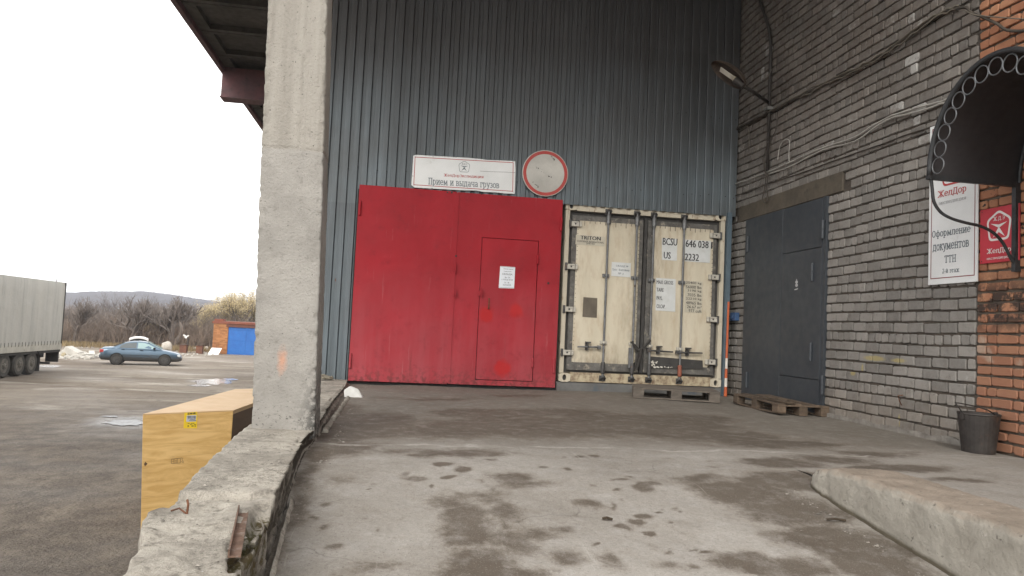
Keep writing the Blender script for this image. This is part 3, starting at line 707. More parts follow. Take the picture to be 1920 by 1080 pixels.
mb = MB(); mb.box(EX-.02, EX+.1, -6.9, 40, ROOFZ-.12, ROOFZ+.26); mb.build('edge_beam', purM, rf, bevel=.01)
mb = MB(); mb.box(EX+.11, 5.3, -6.95, -6.82, ROOFZ-.05, ROOFZ+.26); mb.build('edge_beam', purM, rf, bevel=.01)
BY = 9.0; p0 = onY(417, 135, BY); p1 = onY(417, 180, BY)
mb = MB(); mb.box(p0.x, -1.14, BY, BY+.4, p1.z, ROOFZ-.01); mb.box(p0.x-.02, -1.14, BY-.03, BY+.43, p1.z-.03, p1.z); mb.build('cross_beam', purM, rf)
mb = MB(); mb.box(-1.13, 5.35, 0.4, 40, ROOFZ+.1, ROOFZ+.2); mb.build('roof_deck', slabM, rf)
# ================================================================== PILLAR
def pillar_mat():
    m, n, l, b = new_mat('pillar_concrete'); g = G(n, l); p = g.pos(); z = g.xyz(p)
    warm = g.mix(g.ramp(g.noise(g.mapp(p, (12, 12, .35)), 1.0, 6, .6), .35, .65), (.385, .365, .326), (.315, .296, .262))
    cool = g.mix(g.ramp(g.noise(p, 3.2, 6, .6), .36, .64), (.375, .36, .332), (.29, .278, .255))
    c = g.mix(g.ramp(g.math('ADD', z[2], g.math('MULTIPLY', g.noise(p, 6, 3), .02)), 1.955, 1.975), cool, warm)
    c = g.mix(g.ramp(g.noise(p, 16, 8, .78), .56, .70, 0, .65), c, (.15, .14, .125)); c = g.mix(g.ramp(g.noise(p, 55, 3, .6), .66, .70, 0, .8), c, (.06, .055, .05))
    c = g.mix(g.ramp(g.noise(g.mapp(p, (40, 40, 2.0)), 1.0, 4, .6), .66, .74, 0, .5), c, (.24, .225, .20))
    # flaked dark patch on the lower right corner
    fl = g.math('MULTIPLY', g.math('MULTIPLY', g.ramp(z[2], .62, .12), g.ramp(z[0], -.66, -.53)), g.ramp(g.noise(p, 26, 7, .75), .44, .52))
    c = g.mix(g.math('MULTIPLY', fl, .9), c, (.07, .07, .065))
    fl2 = g.math('MULTIPLY', g.ramp(z[2], .36, .16), g.ramp(g.noise(g.mapp(p, (1, 1, 2)), 34, 4, .6), .60, .66)); c = g.mix(g.math('MULTIPLY', fl2, .85), c, (.06, .06, .055))
    ed = g.math('MULTIPLY', g.ramp(z[0], -.56, -.52), g.ramp(g.noise(p, 30, 5, .7), .52, .62)); c = g.mix(g.math('MULTIPLY', ed, .8), c, (.09, .08, .07))
    # sprayed orange mark
    t = n.new('ShaderNodeVectorMath'); t.operation = 'SUBTRACT'; l.new(p, t.inputs[0]); q = onY(529, 676, -5.22); t.inputs[1].default_value = q
    t2 = n.new('ShaderNodeVectorMath'); t2.operation = 'MULTIPLY'; l.new(t.outputs[0], t2.inputs[0]); t2.inputs[1].default_value = (1/.036, 1/.06, 1/.095)
    t3 = n.new('ShaderNodeVectorMath'); t3.operation = 'LENGTH'; l.new(t2.outputs[0], t3.inputs[0])
    c = g.mix(g.ramp(g.math('ADD', t3.outputs['Value'], g.noise(p, 20, 3)), 0.7, 1.6, .55, 0), c, (.68, .30, .16))
    l.new(c, b.inputs['Base Color']); b.inputs['Roughness'].default_value = .9; b.inputs['Specular IOR Level'].default_value = .25
    l.new(g.bump(g.math('ADD', g.noise(p, 60, 6, .75), g.math('MULTIPLY', g.noise(p, 12, 5, .6), .9)), 1.0, .012), b.inputs['Normal'])
    return m
PM = pillar_mat()
PYF = -5.22
pb = [onY(x_, y_, PYF) for (x_, y_) in ((471, 806), (590, 806), (592, 735), (604, 400), (625-11, 0), (484, 400), (502, 0), (473, 735))]
def pl_x(z, side):
    if side == 0: T = [(pb[0].z, pb[0].x), (pb[7].z, pb[7].x), (pb[5].z, pb[5].x), (pb[6].z, pb[6].x)]
    else: T = [(pb[1].z, pb[1].x), (pb[2].z, pb[2].x), (pb[3].z, pb[3].x), (pb[4].z, pb[4].x)]
    if z <= T[0][0]: return T[0][1]
    for (a, xa), (b_, xb) in zip(T, T[1:]):
        if z <= b_: return xa+(xb-xa)*(z-a)/(b_-a)
    (a, xa), (b_, xb) = T[-2:]; return xb+(xb-xa)/(b_-a)*(z-b_)*.6
def p_corner(z): x0, x1 = pl_x(z, 0), pl_x(z, 1); return [(x0, PYF, z), (x1, PYF, z), (x1-.005, PYF+.4, z), (x0, PYF+.4, z)]
def p_disp(p, n_, w, z):
    d = .0022*fbm(p, 5, 3)
    ch = max(0, fbm(p, 21, 4, 3)-.02)
    low = 1.0 if z > .7 else 1+2.2*(.7-z)/.7*(p.x > -.7)
    d -= w*(.003+.020*ch*low)
    d += (.0025*(math.floor((p.x+2)/.105) % 2)-(.006 if ((p.x+2) % .105) < .009 else 0)) * (1-w) if z > 1.97 else 0
    if abs(z-1.96) < .008: d -= .006
    
    return p+n_*d
zs = [.03+.0145*i for i in range(245)] + [3.6+.1*i for i in range(37)]
lo = loft(zs, p_corner, [30, 16, 6, 10], p_disp)
pil = lo.build('concrete_pillar', PM, None, loc=(-.71, PYF+.2, .03), smooth=False)
pil.data.polygons.foreach_set('use_smooth', [True]*len(pil.data.polygons))
tag(pil, 'weathered square concrete pillar with a small orange spray mark, standing on the broken parapet', 'pillar')

# ================================================================== PARAPET / retaining wall on the left
def par_mat():
    m, n, l, b = new_mat('parapet_concrete'); g = G(n, l); p = g.pos(); z = g.xyz(p)
    c = g.mix(g.ramp(g.noise(p, 3.2, 8, .7), .42, .60), (.46, .425, .365), (.30, .275, .235))
    c = g.mix(g.ramp(g.noise(p, 17, 7, .75), .52, .64, 0, .75), c, (.17, .152, .128))
    c = g.mix(g.ramp(g.noise(g.mapp(p, (1, 2.6, 1)), 7, 6, .7), .64, .72, 0, .6), c, (.19, .18, .17))
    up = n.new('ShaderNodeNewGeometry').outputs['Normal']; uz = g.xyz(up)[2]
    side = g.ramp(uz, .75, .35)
    c = g.mix(g.math('MULTIPLY', side, g.ramp(g.math('ADD', g.noise(p, 9, 7, .7), g.attr('darkened')), .36, .62)), c, (.06, .052, .042))   # flank darker in noisy patches
    c = g.mix(g.math('MULTIPLY', g.attr('moss'), g.ramp(g.noise(p, 14, 6, .7), .44, .54)), c, g.mix(g.ramp(g.noise(p, 6, 3), .4, .6), (.095, .07, .038), (.075, .068, .022)))
    cv = g.noise(g.mapp(p, (2.2, 1, 1)), 11, 9, .8, .8); crev = g.ramp(g.math('ABSOLUTE', g.math('SUBTRACT', cv, .5)), .0, .022, .75, 0)
    c = g.mix(g.math('MULTIPLY', crev, g.ramp(g.noise(p, 3.0, 4), .42, .6)), c, (.07, .062, .052))
    c = g.mix(g.ramp(g.noise(p, 8.5, 3, .6, 1.0), .735, .75, 0, .9), c, (.72, .71, .68))
    l.new(c, b.inputs['Base Color']); b.inputs['Roughness'].default_value = .92; b.inputs['Specular IOR Level'].default_value = .2
    l.new(g.bump(g.math('ADD', g.noise(p, 55, 6, .75), g.math('MULTIPLY', g.noise(g.mapp(p, (1, 2, 1)), 12, 6, .7), 1.2)), .9, .012), b.inputs['Normal'])
    return m
PAM = par_mat()
def interp(T, t):
    if t <= T[0][0]: return T[0][1]
    for (a, xa), (b_, xb) in zip(T, T[1:]):
        if t <= b_: return xa+(xb-xa)*(t-a)/(b_-a)
    return T[-1][1]
XIN = [(-9.5, -.40), (-8.1, -.412), (-7.3, -.442), (-6.5, -.485), (-5.5, -.535), (-5.2, -.52), (-3.0, -.585), (-1.2, -.60), (0, -.655)]
XOUT = [(-9.5, -.71), (-8.1, -.708), (-7.75, -.765), (-7.5, -.85), (-7.3, -.80), (-7.2, -.81), (-6.4, -.875), (-5.6, -.94), (-5.2, -.96), (0, -1.1)]
ZT = [(-9.5, .06), (-8.1, .085), (-7.4, .10), (-7.25, .105), (-7.2, .125), (-6.4, .12), (-5.5, .095), (-5.2, .09), (-4, .075), (0, .035)]
def par_corner(y):
    zt = interp(ZT, y); xi = interp(XIN, y); xo = interp(XOUT, y); zg = zf(0, y)
    return [(xo-.02, y, YARD-.05), (-.50, y, YARD-.05), (-.455, y, min(zg-.08, -.1)), (min(xi-.02, -.47) if y > -7.2 else xi-.02, y, zg+.02), (xi, y, zt), (xo, y, zt)]
def par_disp(p, n_, w, y):
    rough = 1.9 if y < -7.23 else 1.0
    top = p.z > -.25
    if not top: return p+n_*.008*fbm(p, 3, 3)
    e = abs(n_.z) > .8
    d = (.0045*rough*fbm(p, 4.5, 4) + (.0032*rough)*fbm(p, 15, 4, 4))
    if y < -7.23 and e: d += .009*min(1, max(-.4, fbm(p, 3.4, 3, 8)*9)) + .003*abs(fbm(p, 30, 3, 2))
    elif e: d += .003*min(1, max(0, fbm(p, 5, 3, 18)*9))
    q = p+n_*d
    # broken arrises
    if w > .05 and p.z > interp(ZT, y)-.05:
        ch = max(0, fbm((p.x*.2, y, 0), 7.5, 5, 1)+.12)*(.15 if p.x < -.62 else 1)
        q += Vector(((-1 if p.x > -.62 else 1)*w*.05*ch*rough**.5, 0, -w*.045*ch))
    # flank below the top is ragged
    if not e and p.x > -.62: q.x += .02*fbm(p, 9, 4, 5)-.008
    # pocket where the steel angle is laid bare
    if -7.88 < y < -7.3:
        f = max(0, 1-abs((y+7.58)/.29)**4)
        if p.x > -.50 and e: q.z -= f*.05*min(1, (p.x+.50)/.03)
    # open crack between the two slabs
    ck = -7.22+.05*(p.x+.6)+.025*fbm((p.x, 0, 0), 9, 3)
    dd = abs(y-ck)
    if dd < .03 and e: q.z -= .035*(1-dd/.03)
    return q
ys_ = [-9.4+.1*i for i in range(9)]+[-8.5+.0165*i for i in range(200)]+[-5.2+.03*i for i in range(173)]
ys_ = [y for y in ys_ if y < -.02]+[-.02]
lo = loft(ys_, par_corner, [2, 14, 12, 14, 34, 26], par_disp)
dm, ms_ = [], []
for v in lo.v:
    side = 1 if v.x > -.56 else 0
    dm.append(.22*side*(1 if v.y > -6.3 else .2) - .1*(v.y < -7.2)); ms_.append(1.0 if (-8.0 < v.y < -7.35 and v.x > -.5 and v.z < .075) else 0.0)
lo.att = {'darkened': dm, 'moss': ms_}
par = lo.build('parapet', PAM, None, loc=(-.75, -4.5, YARD), smooth=True)
tag(par, 'low broken concrete parapet with pale chipped top along the left side of the ramp', 'parapet wall')
# loose curb strip that lies along the parapet's foot
def strip(y0, y1, w, h, name):
    def c(y):
        x0 = interp(XIN, y)+.005 if y < -6.2 else -.53; zg = zf(0, y)-.012
        return [(x0, y, zg-.03), (x0+w, y, zg-.03), (x0+w, y, zg+h*.6), (x0, y, zg+h)]
    ys2 = [y0+(y1-y0)*i/70 for i in range(71)]
    lo = loft(ys2, c, [2, 3, 4, 4], lambda p, n_, w_, t: p+n_*(.012*fbm(p, 9, 3)-.012*w_)*1.0)
    lo.att = {'darkened': [-.15]*len(lo.v), 'moss': [0.0]*len(lo.v)}
    return lo.build(name, PAM, None, loc=(-.5, (y0+y1)/2, zf(0, (y0+y1)/2)), smooth=True)
tag(strip(-4.6, -2.0, .05, .045, 'concrete_strip'), 'thin broken strip of concrete lying at the foot of the parapet just beyond the pillar', 'concrete strip')
tag(strip(-8.9, -6.5, .022, .055, 'concrete_strip'), 'long grey strip of concrete along the foot of the parapet nearest the camera', 'concrete strip')
# rusty steel angle in the pocket
rang = pm('rusty_angle', (.17, .105, .075), (.10, .06, .04), 18, .8, .3, bump=.4, bsc=70, c3=(.26, .22, .19), t3=(.55, .7), sc3=20)
a = onZ(449, 958, .108); b_ = onZ(430, 1046, .098)
mb = MB(); d = (b_-a).normalized(); sdv = d.cross(Vector((0, 0, 1))).normalized()
mb.slab([a, b_, b_+sdv*-.032+Vector((0, 0, .0)), a+sdv*-.032+Vector((0, 0, .0))], (0, 0, .005)); mb.slab([a, b_, b_+Vector((0, 0, .022)), a+Vector((0, 0, .022))], sdv*.005)
o = mb.build('steel_angle', rang, None, loc=tuple(a)); tag(o, 'rusty steel angle bar laid bare in the broken edge of the parapet', 'steel angle')
mb = MB(); c = onZ(349, 962, .1); mb.tube([c+Vector((0, 0, -.04)), c+Vector((.005, 0, .03)), c+Vector((-.002, .01, .045))], .0042, 6)
mb.tube([c+Vector((-.002, 0, .0)), c+Vector((-.03, .02, .012)), c+Vector((-.06, .03, .0))], .0035, 6)
tag(mb.build('rebar_stub', rustM, None, loc=tuple(c)), 'rusty stub of reinforcing bar sticking out of the parapet top', 'rebar')

# ================================================================== KERB on the right
def kerb_mat():
    m, n, l, b = new_mat('kerb_concrete'); g = G(n, l); p = g.pos()
    up = n.new('ShaderNodeNewGeometry').outputs['Normal']; uz = g.xyz(up)[2]
    side = g.mix(g.ramp(g.noise(p, 5, 7, .65), .36, .64), (.385, .36, .312), (.28, .258, .22))
    top = g.mix(g.ramp(g.noise(g.mapp(p, (1, 1, 1)), 6, 7, .65), .36, .64), (.345, .29, .235), (.25, .21, .168))
    c = g.mix(g.ramp(uz, .4, .8), side, top)
    c = g.mix(g.ramp(g.noise(p, 26, 6, .75), .60, .68, 0, .8), c, (.09, .08, .068))
    c = g.mix(g.ramp(g.noise(p, 14, 5, .7), .62, .75, 0, .7), c, (.50, .48, .44))
    c = g.mix(g.math('MULTIPLY', g.ramp(g.attr('foot'), 0, .6), .9), c, (.085, .07, .045))
    l.new(c, b.inputs['Base Color']); b.inputs['Roughness'].default_value = .93; b.inputs['Specular IOR Level'].default_value = .2
    l.new(g.bump(g.math('ADD', g.noise(p, 50, 6, .75), g.noise(p, 14, 5, .6)), .9, .010), b.inputs['Normal'])
    return m
KM = kerb_mat(); KH = .115
def k_corner(y):
    zg = zf(0, y); t = min(1, max(0, (-6.12-y)/.28)); t = math.sqrt(t) if t > 0 else 0
    top = .0+KH*(.25+.75*t); xl = 2.45+.04*(1-t); xr_ = 2.855-.05*(1-t)
    return [(xl, y, zg-.06), (xr_, y, -.06+min(zg, 0)*.0), (xr_, y, max(top-.01, .01)), (xr_-.03, y, top), (xl+.032, y, top), (xl+.006, y, top-.035)]
def k_disp(p, n_, w, y):
    d = .006*fbm(p, 6, 4)+.004*fbm(p, 22, 3, 3)-w*.012*max(0, fbm(p, 9, 3, 6)+.3)
    if y > -6.35: d += .012*fbm(p, 14, 3, 2)
    return p+n_*d
lo = loft([-6.12-.018*i for i in range(150)]+[-8.9-.15*i for i in range(60)], k_corner, [3, 3, 2, 16, 4, 20], k_disp)
lo.att = {'foot': [max(0, 1-(v.z-zf(0, v.y))/.03) if v.x < 2.5 else 0.0 for v in lo.v]}
tag(lo.build('kerb_block', KM, None, loc=(2.6, -7, 0), smooth=True), 'long rounded pale concrete kerb block at the right edge of the ramp', 'kerb')
# ================================================================== RED GATE
def red_mat():
    m, n, l, b = new_mat('red_paint'); g = G(n, l); p = g.pos(); z = g.xyz(p)
    c = g.mix(g.ramp(g.noise(p, 1.6, 5), .35, .65), (.43, .014, .026), (.34, .011, .020))
    fade = g.math('MULTIPLY', g.ramp(g.math('ADD', z[2], g.math('MULTIPLY', g.noise(p, 1.2, 4), 1.1)), 2.3, .6), g.ramp(g.noise(g.mapp(p, (5, 1, .5)), 1.0, 6, .6), .3, .65, .35, 1))
    c = g.mix(g.math('MULTIPLY', fade, .58), c, (.45, .12, .14))                 # chalked, sun-bleached lower part
    c = g.mix(g.ramp(g.noise(g.mapp(p, (22, 1, 1.2)), 1.0, 7, .7), .62, .74, 0, .4), c, (.56, .27, .28))
    c = g.mix(g.math('MULTIPLY', g.ramp(z[2], .3, .02), g.ramp(g.noise(p, 18, 6, .7), .46, .6, 0, .7)), c, (.09, .035, .03))
    for (px, py, r) in ((942, 690, .10), (967, 583, .085), (912, 590, .09)):     # touched-up fresh paint
        q = onY(px, py, -.1)
        t = n.new('ShaderNodeVectorMath'); t.operation = 'DISTANCE'; l.new(p, t.inputs[0]); t.inputs[1].default_value = q
        c = g.mix(g.ramp(g.math('ADD', t.outputs['Value'], g.math('MULTIPLY', g.noise(p, 9, 4), .12)), r+.04, r+.10, .8, 0), c, (.52, .015, .015))
    c = g.mix(g.math('MULTIPLY', g.ramp(g.noise(p, 7, 7, .7), .55, .72), .35), c, (.17, .012, .02))
    c = g.mix(g.math('MULTIPLY', g.ramp(g.noise(g.mapp(p, (9, 1, .9)), 1.0, 6, .7), .6, .72), g.ramp(z[2], 1.1, .3, 0, .5)), c, (.20, .035, .035))
    l.new(c, b.inputs['Base Color']); b.inputs['Roughness'].default_value = .6; b.inputs['Specular IOR Level'].default_value = .25
    l.new(g.bump(g.math('ADD', g.noise(p, 1.7, 3), g.math('MULTIPLY', g.noise(p, 60, 4), .05)), .6, .05), b.inputs['Normal'])
    return m
RM = red_mat()
GY = -.10
gt = thing('red_gate', 'big red painted two-leaf steel gate with a wicket door in its right leaf', 'gate', (.78, GY, 0))
XL, XJ, XRt = -.648, .70, 2.215; GZ0, GZ1 = .028, 2.715
mb = MB(); mb.box(XL, XJ-.006, GY, GY+.05, GZ0, GZ1); lf = mb.build('gate_leaf', RM, gt, bevel=.004)
WX0, WX1, WZ0, WZ1 = 1.085, 1.885, .11, 2.09
mb = MB(); y0, y1 = GY+.003, GY+.053
mb.box(XJ+.006, WX0-.008, y0, y1, GZ0+.005, GZ1-.005); mb.box(WX1+.008, XRt, y0, y1, GZ0+.005, GZ1-.005)
mb.box(WX0-.008, WX1+.008, y0, y1, WZ1+.008, GZ1-.005); mb.box(WX0-.008, WX1+.008, y0, y1, GZ0+.005, WZ0-.008)
rl = mb.build('gate_leaf', RM, gt)
mb = MB(); mb.box(WX0, WX1, GY+.001, GY+.04, WZ0, WZ1); wk = mb.build('wicket_door', RM, gt, bevel=.003)
mb = MB(); mb.box(XJ-.045, XJ+.03, GY-.006, GY-.0005, GZ0+.02, GZ1-.02); mb.build('cover_strip', RM, gt, bevel=.002)
mb = MB(); mb.box(XL-.02, XRt+.02, GY+.06, GY+.10, -.02, GZ1-.05); mb.build('shade_backing', darkM, gt)  # dark sheet standing in for the shade in the gap below the leaves
def hinge(px, py, par_, h=.15):
    c = onY(px, py, GY); m = MB(); m.lathe((c.x, GY-.016, c.z), [(.016, -h/2), (.018, -h/2+.01), (.018, -.004), (.014, -.002), (.014, .002), (.018, .004), (.018, h/2-.01), (.014, h/2)], 10)
    return m.build('hinge', RM, par_)
for (a, b_) in ((675, 390), (657, 676), (1052, 420), (1038, 686)): hinge(a, b_, gt, .2)
for (a, b_) in ((1008, 487), (998, 680)): hinge(a, b_, wk, .13)
for (a, b_) in ((1046, 412), (1030, 680), (667, 673)):
    c = onY(a, b_, GY); mb = MB(); mb.box(c.x-.075, c.x+.05, GY-.004, GY-.0006, c.z-.05, c.z+.05); mb.build('hinge_plate', RM, gt)
for (a, b_, w) in ((853, 503, 0), (853, 550, 0), (902, 550, 1)):
    c = onY(a, b_, GY); mb = MB(); mb.box(c.x-.045, c.x-.005, GY-.02, GY-.007, c.z-.035, c.z+.035); mb.box(c.x+.0, c.x+.012, GY-.055, GY-.007, c.z-.045, c.z+.05); mb.lathe((c.x+.006, GY-.035, c.z), [(.008, -.07), (.008, .07)], 6)
    mb.build('lock_eye', RM, gt)
c = onY(916, 570, GY); mb = MB(); mb.tube([(c.x, GY-.002, c.z+.075), (c.x, GY-.045, c.z+.07), (c.x, GY-.045, c.z-.06), (c.x, GY-.002, c.z-.065)], .009, 6); mb.build('handle', rustM, wk)
for (a, b_, r) in ((855, 480, .014), (1028, 531, .016), (847, 361, .014), (903, 364, .01), (839, 361, .012)):
    c = onY(a, b_, GY); mb = MB(); mb.lathe((c.x, GY-.009, c.z), [(r*.5, 0), (r, .002), (r, .006)], 10, 'Y'); mb.build('keyhole', blackM, gt)
paperM = pm('paper', (.72, .76, .80), (.64, .68, .73), 6, .6, bump=0)
inkM = pm('ink', (.05, .05, .07), (.07, .07, .08), 6, .8, bump=0)
def panel_pts(corners_px, plane, val, extra=None):
    return [plane(x_, y_, val) for x_, y_ in corners_px]
# notice on the wicket (taped to it, its own thing)
nY = GY-.001
P = [onY(x_, y_, nY-.004) for x_, y_ in ((938, 499), (966, 501), (964, 541), (935, 540))]
no = thing('notice', 'white paper notice with opening hours taped to the wicket of the red gate', 'notice', tuple(sum(P, Vector())/4))
mb = MB(); mb.slab(P, (0, .004, 0)); mb.build('sheet', paperM, no, bevel=.0008)
def pline(P, u0, u1, v0, v1, off=Vector((0, -.0015, 0))):
    tl, tr, br, bl = P; f = lambda u, v: (tl.lerp(tr, u)).lerp(bl.lerp(br, u), v)+off
    return f(u0, v1), f(u1, v1), f(u0, v0)
for (t, u0, u1, v0, v1) in (('Уважаемые клиенты!', .22, .88, .08, .13), ('Режим работы', .26, .76, .20, .25), ('СКЛАДА', .16, .84, .31, .40), ('Пн - Пт', .34, .7, .47, .53), ('с 9-00 до 18-00', .14, .88, .57, .64), ('Сб - Вс', .34, .68, .71, .77), ('ВЫХОДНОЙ', .26, .78, .81, .88)):
    a, b2, c2 = pline(P, u0, u1, v0, v1); lettering(t, a, b2, c2, inkM, no, (0, -.0005, 0))
for ln in ((0.03, .97, .02, .03), (.03, .97, .965, .975)):
    a, b2, c2 = pline(P, *ln); mb = MB(); mb.add([a, b2, b2+(c2-a), c2], [(0, 1, 2, 3)]); mb.build('print_line', inkM, no, recalc=False)

# ================================================================== SIGNS over the gate
signM = pm('sign_white', (.74, .76, .76), (.66, .68, .68), 2.5, .45, bump=.05, bsc=8, c3=(.42, .40, .36), t3=(.64, .80), sc3=4)
redprM = pm('print_red', (.42, .035, .035), (.36, .03, .03), 8, .5, bump=0)
greyprM = pm('print_grey', (.11, .14, .16), (.14, .17, .19), 8, .5, bump=0)
SY = -.065
P = [onY(x_, y_, SY) for x_, y_ in ((774, 290), (967, 301), (966, 364), (771, 351))]
sg = thing('company_sign', 'long white sign with red border and badge, fixed above the red gate', 'sign', tuple(sum(P, Vector())/4))
tl, tr, br, bl = P
f = lambda u, v: (tl.lerp(tr, u)).lerp(bl.lerp(br, u), v)
edge = [f(.005, .03), f(.03, 0), f(.3, .0), f(.55, .0), f(.66, .012), f(.72, .03), f(.9, .02), f(.995, .02), f(1, .3), f(.998, .7), f(.995, .99), f(.9, 1), f(.8, .985), f(.7, 1.), f(.62, .97), f(.5, .99), f(.2, 1.0), f(.03, 1.0), f(.0, .93), f(.003, .5)]
mb = MB(); mb.slab(edge, (0, .006, 0)); mb.build('board', signM, sg, bevel=.001)
def frame_line(P, u0, u1, v0, v1, t, m_, par_, off):
    tl, tr, br, bl = P; g_ = lambda u, v: (tl.lerp(tr, u)).lerp(bl.lerp(br, u), v)+Vector(off)
    W_ = (tr-tl).length; H_ = (bl-tl).length; a, b2 = t/W_, t/H_
    mb = MB()
    for q in ((u0, u1, v0, v0+b2), (u0, u1, v1-b2, v1), (u0, u0+a, v0+b2, v1-b2), (u1-a, u1, v0+b2, v1-b2)):
        mb.add([g_(q[0], q[2]), g_(q[1], q[2]), g_(q[1], q[3]), g_(q[0], q[3])], [(0, 1, 2, 3)])
    return mb.build('border', m_, par_, recalc=False)
frame_line(P, .02, .978, .06, .93, .009, redprM, sg, (0, -.0015, 0))
c = onY(870.5, 313, SY-.0015)
ux = (tr-tl).normalized(); uz = (tl-bl).normalized()
emblem(c, ux, uz, .088, greyprM, sg, (0, -.001, 0), .05)
a, b2, c2 = onY(832, 332, SY), onY(907, 335.5, SY), onY(832, 325.5, SY); lettering('ЖелДорЭкспедиция', a, b2, c2, redprM, sg, (0, -.002, 0), .001)
a, b2, c2 = onY(803, 349, SY), onY(936, 356.5, SY), onY(803, 333, SY); lettering('Прием и выдача грузов', a, b2, c2, greyprM, sg, (0, -.002, 0), .0035)
mb = MB()
for (x_, y_) in ((778, 294), (812, 294), (855, 295), (897, 297), (940, 300), (962, 303), (774, 330), (776, 347), (810, 353), (850, 357), (895, 360), (935, 362), (962, 360)):
    q = onY(x_, y_, SY); mb.lathe((q.x, SY-.003, q.z), [(.004, 0), (.006, .003)], 6, 'Y')
mb.build('screw', blackM, sg, kind='stuff')
mb = MB(); pts = [onY(x_, y_, SY-.0012) for x_, y_ in ((900, 321), (915, 322), (930, 322.5), (950, 323), (966, 324))]
for a, b2 in zip(pts, pts[1:]): mb.add([a, b2, b2+Vector((0, 0, .004)), a+Vector((0, 0, .004))], [(0, 1, 2, 3)])
mb.build('crack', blackM, sg, recalc=False)
# round sign
c = onY(1022.5, 325, SY-.01); rad = (onY(1065.5, 325, SY-.01)-onY(979.5, 325, SY-.01)).length/2
rsg = thing('round_sign', 'round no-entry-for-vehicles sign, dirty white with red rim, right of the white sign', 'road sign', tuple(c))
mb = MB(); mb.lathe(c, [(rad, .006), (rad, 0), (rad-.006, -.003)], 48, 'Y'); mb.build('disc', pm('sign_dirty', (.52, .51, .47), (.38, .37, .34), 3, .5, bump=.1, c3=(.12, .11, .10), t3=(.66, .74), sc3=5), rsg)
mb = MB(); N = 48
o1 = [c+Vector((math.cos(t)*rad*.965, -.0045, math.sin(t)*rad*.965)) for t in [2*math.pi*i/N for i in range(N)]]
o2 = [c+Vector((math.cos(t)*rad*.83, -.0045, math.sin(t)*rad*.83)) for t in [2*math.pi*i/N for i in range(N)]]
mb.add(o1+o2, [(i, (i+1) % N, N+(i+1) % N, N+i) for i in range(N)]); mb.build('red_ring', pm('ring_red', (.42, .035, .03), (.34, .04, .03), 4, .5, bump=0), rsg, recalc=False)
rs = random.Random(8); mb = MB()
for (x0, y0, x1, y1, k) in ((1004, 312, 1034, 333, 16), (1028, 290, 1041, 300, 9), (993, 338, 1012, 352, 12)):
    for i in range(k):
        t = rs.random(); q = onY(x0+(x1-x0)*t+rs.uniform(-2, 2), y0+(y1-y0)*t+rs.uniform(-1.5, 1.5), c.y-.0052); a_ = rs.uniform(0, 3); s_ = rs.uniform(.003, .012)
        mb.add([q+Vector((math.cos(a_+j*1.26)*s_*rs.uniform(.4, 1), 0, math.sin(a_+j*1.26)*s_*rs.uniform(.4, 1))) for j in range(5)], [(0, 1, 2, 3, 4)])
mb.build('chipped_paint', blackM, rsg, kind='stuff', recalc=False)

# ================================================================== CONTAINER
creamM = pm('cream_paint', (.69, .63, .495), (.60, .545, .42), 1.6, .55, bump=.12, bsc=30, c3=(.50, .405, .285), t3=(.48, .76), sc3=3.6, stretch=(2.6, 1, .7))
frameM = pm('cream_frame', (.60, .55, .44), (.52, .47, .37), 5, .6, bump=.2, c3=(.22, .12, .06), t3=(.58, .68), sc3=9, stretch=(2.5, 1, .7))
sillM = pm('cream_sill', (.47, .41, .29), (.36, .30, .20), 8, .7, bump=.3, c3=(.17, .115, .075), t3=(.44, .62), sc3=9, stretch=(1.3, 1, 1.1))
gaskM = pm('door_gasket', (.032, .031, .03), (.05, .048, .045), 8, .75, bump=.2, c3=(.14, .13, .12), t3=(.6, .75), sc3=12)
trimM = pm('door_trim', (.15, .145, .135), (.08, .076, .07), 9, .7, .2, bump=.3, c3=(.30, .27, .22), t3=(.58, .70), sc3=12)
rodM = pm('rod_steel', (.20, .205, .21), (.135, .138, .14), 12, .55, .5, bump=.2, c3=(.07, .05, .04), t3=(.6, .7), sc3=14)
rodD = pm('rod_worn', (.10, .10, .10), (.055, .052, .05), 14, .6, .4, bump=.3, c3=(.15, .08, .05), t3=(.58, .7), sc3=16)
hngM = pm('hinge_cream', (.50, .48, .42), (.40, .38, .33), 12, .6, .1, bump=.2, c3=(.10, .08, .06), t3=(.62, .72), sc3=20)
CX0, CX1, CZ0, CZ1 = 2.287, 4.735, .118, 2.712; CYF = .0
ct = thing('shipping_container', 'weathered cream refrigerated shipping container with its two rear doors shut', 'container', ((CX0+CX1)/2, CYF, CZ0))
fx = lambda px, py, Y=CYF: onY(px, py, Y)
mb = MB(); mb.box(CX0+.02, CX1-.02, CYF+.12, CYF+6.05, CZ0+.03, CZ1-.03); mb.build('body', frameM, ct)
mb = MB(); mb.box(CX0, CX0+.065, CYF, CYF+.11, CZ0+.12, CZ1-.12); mb.build('corner_post', frameM, ct, bevel=.004)
mb = MB(); mb.box(CX1-.065, CX1, CYF, CYF+.11, CZ0+.12, CZ1-.12); mb.build('corner_post', frameM, ct, bevel=.004)
mb = MB(); mb.box(CX0+.165, CX1-.165, CYF+.004, CYF+.11, CZ1-.125, CZ1-.0); mb.build('top_rail', frameM, ct, bevel=.004)
mb = MB(); mb.box(CX0+.165, CX1-.165, CYF-.002, CYF+.11, CZ0, CZ0+.135); mb.build('bottom_sill', sillM, ct, bevel=.004)
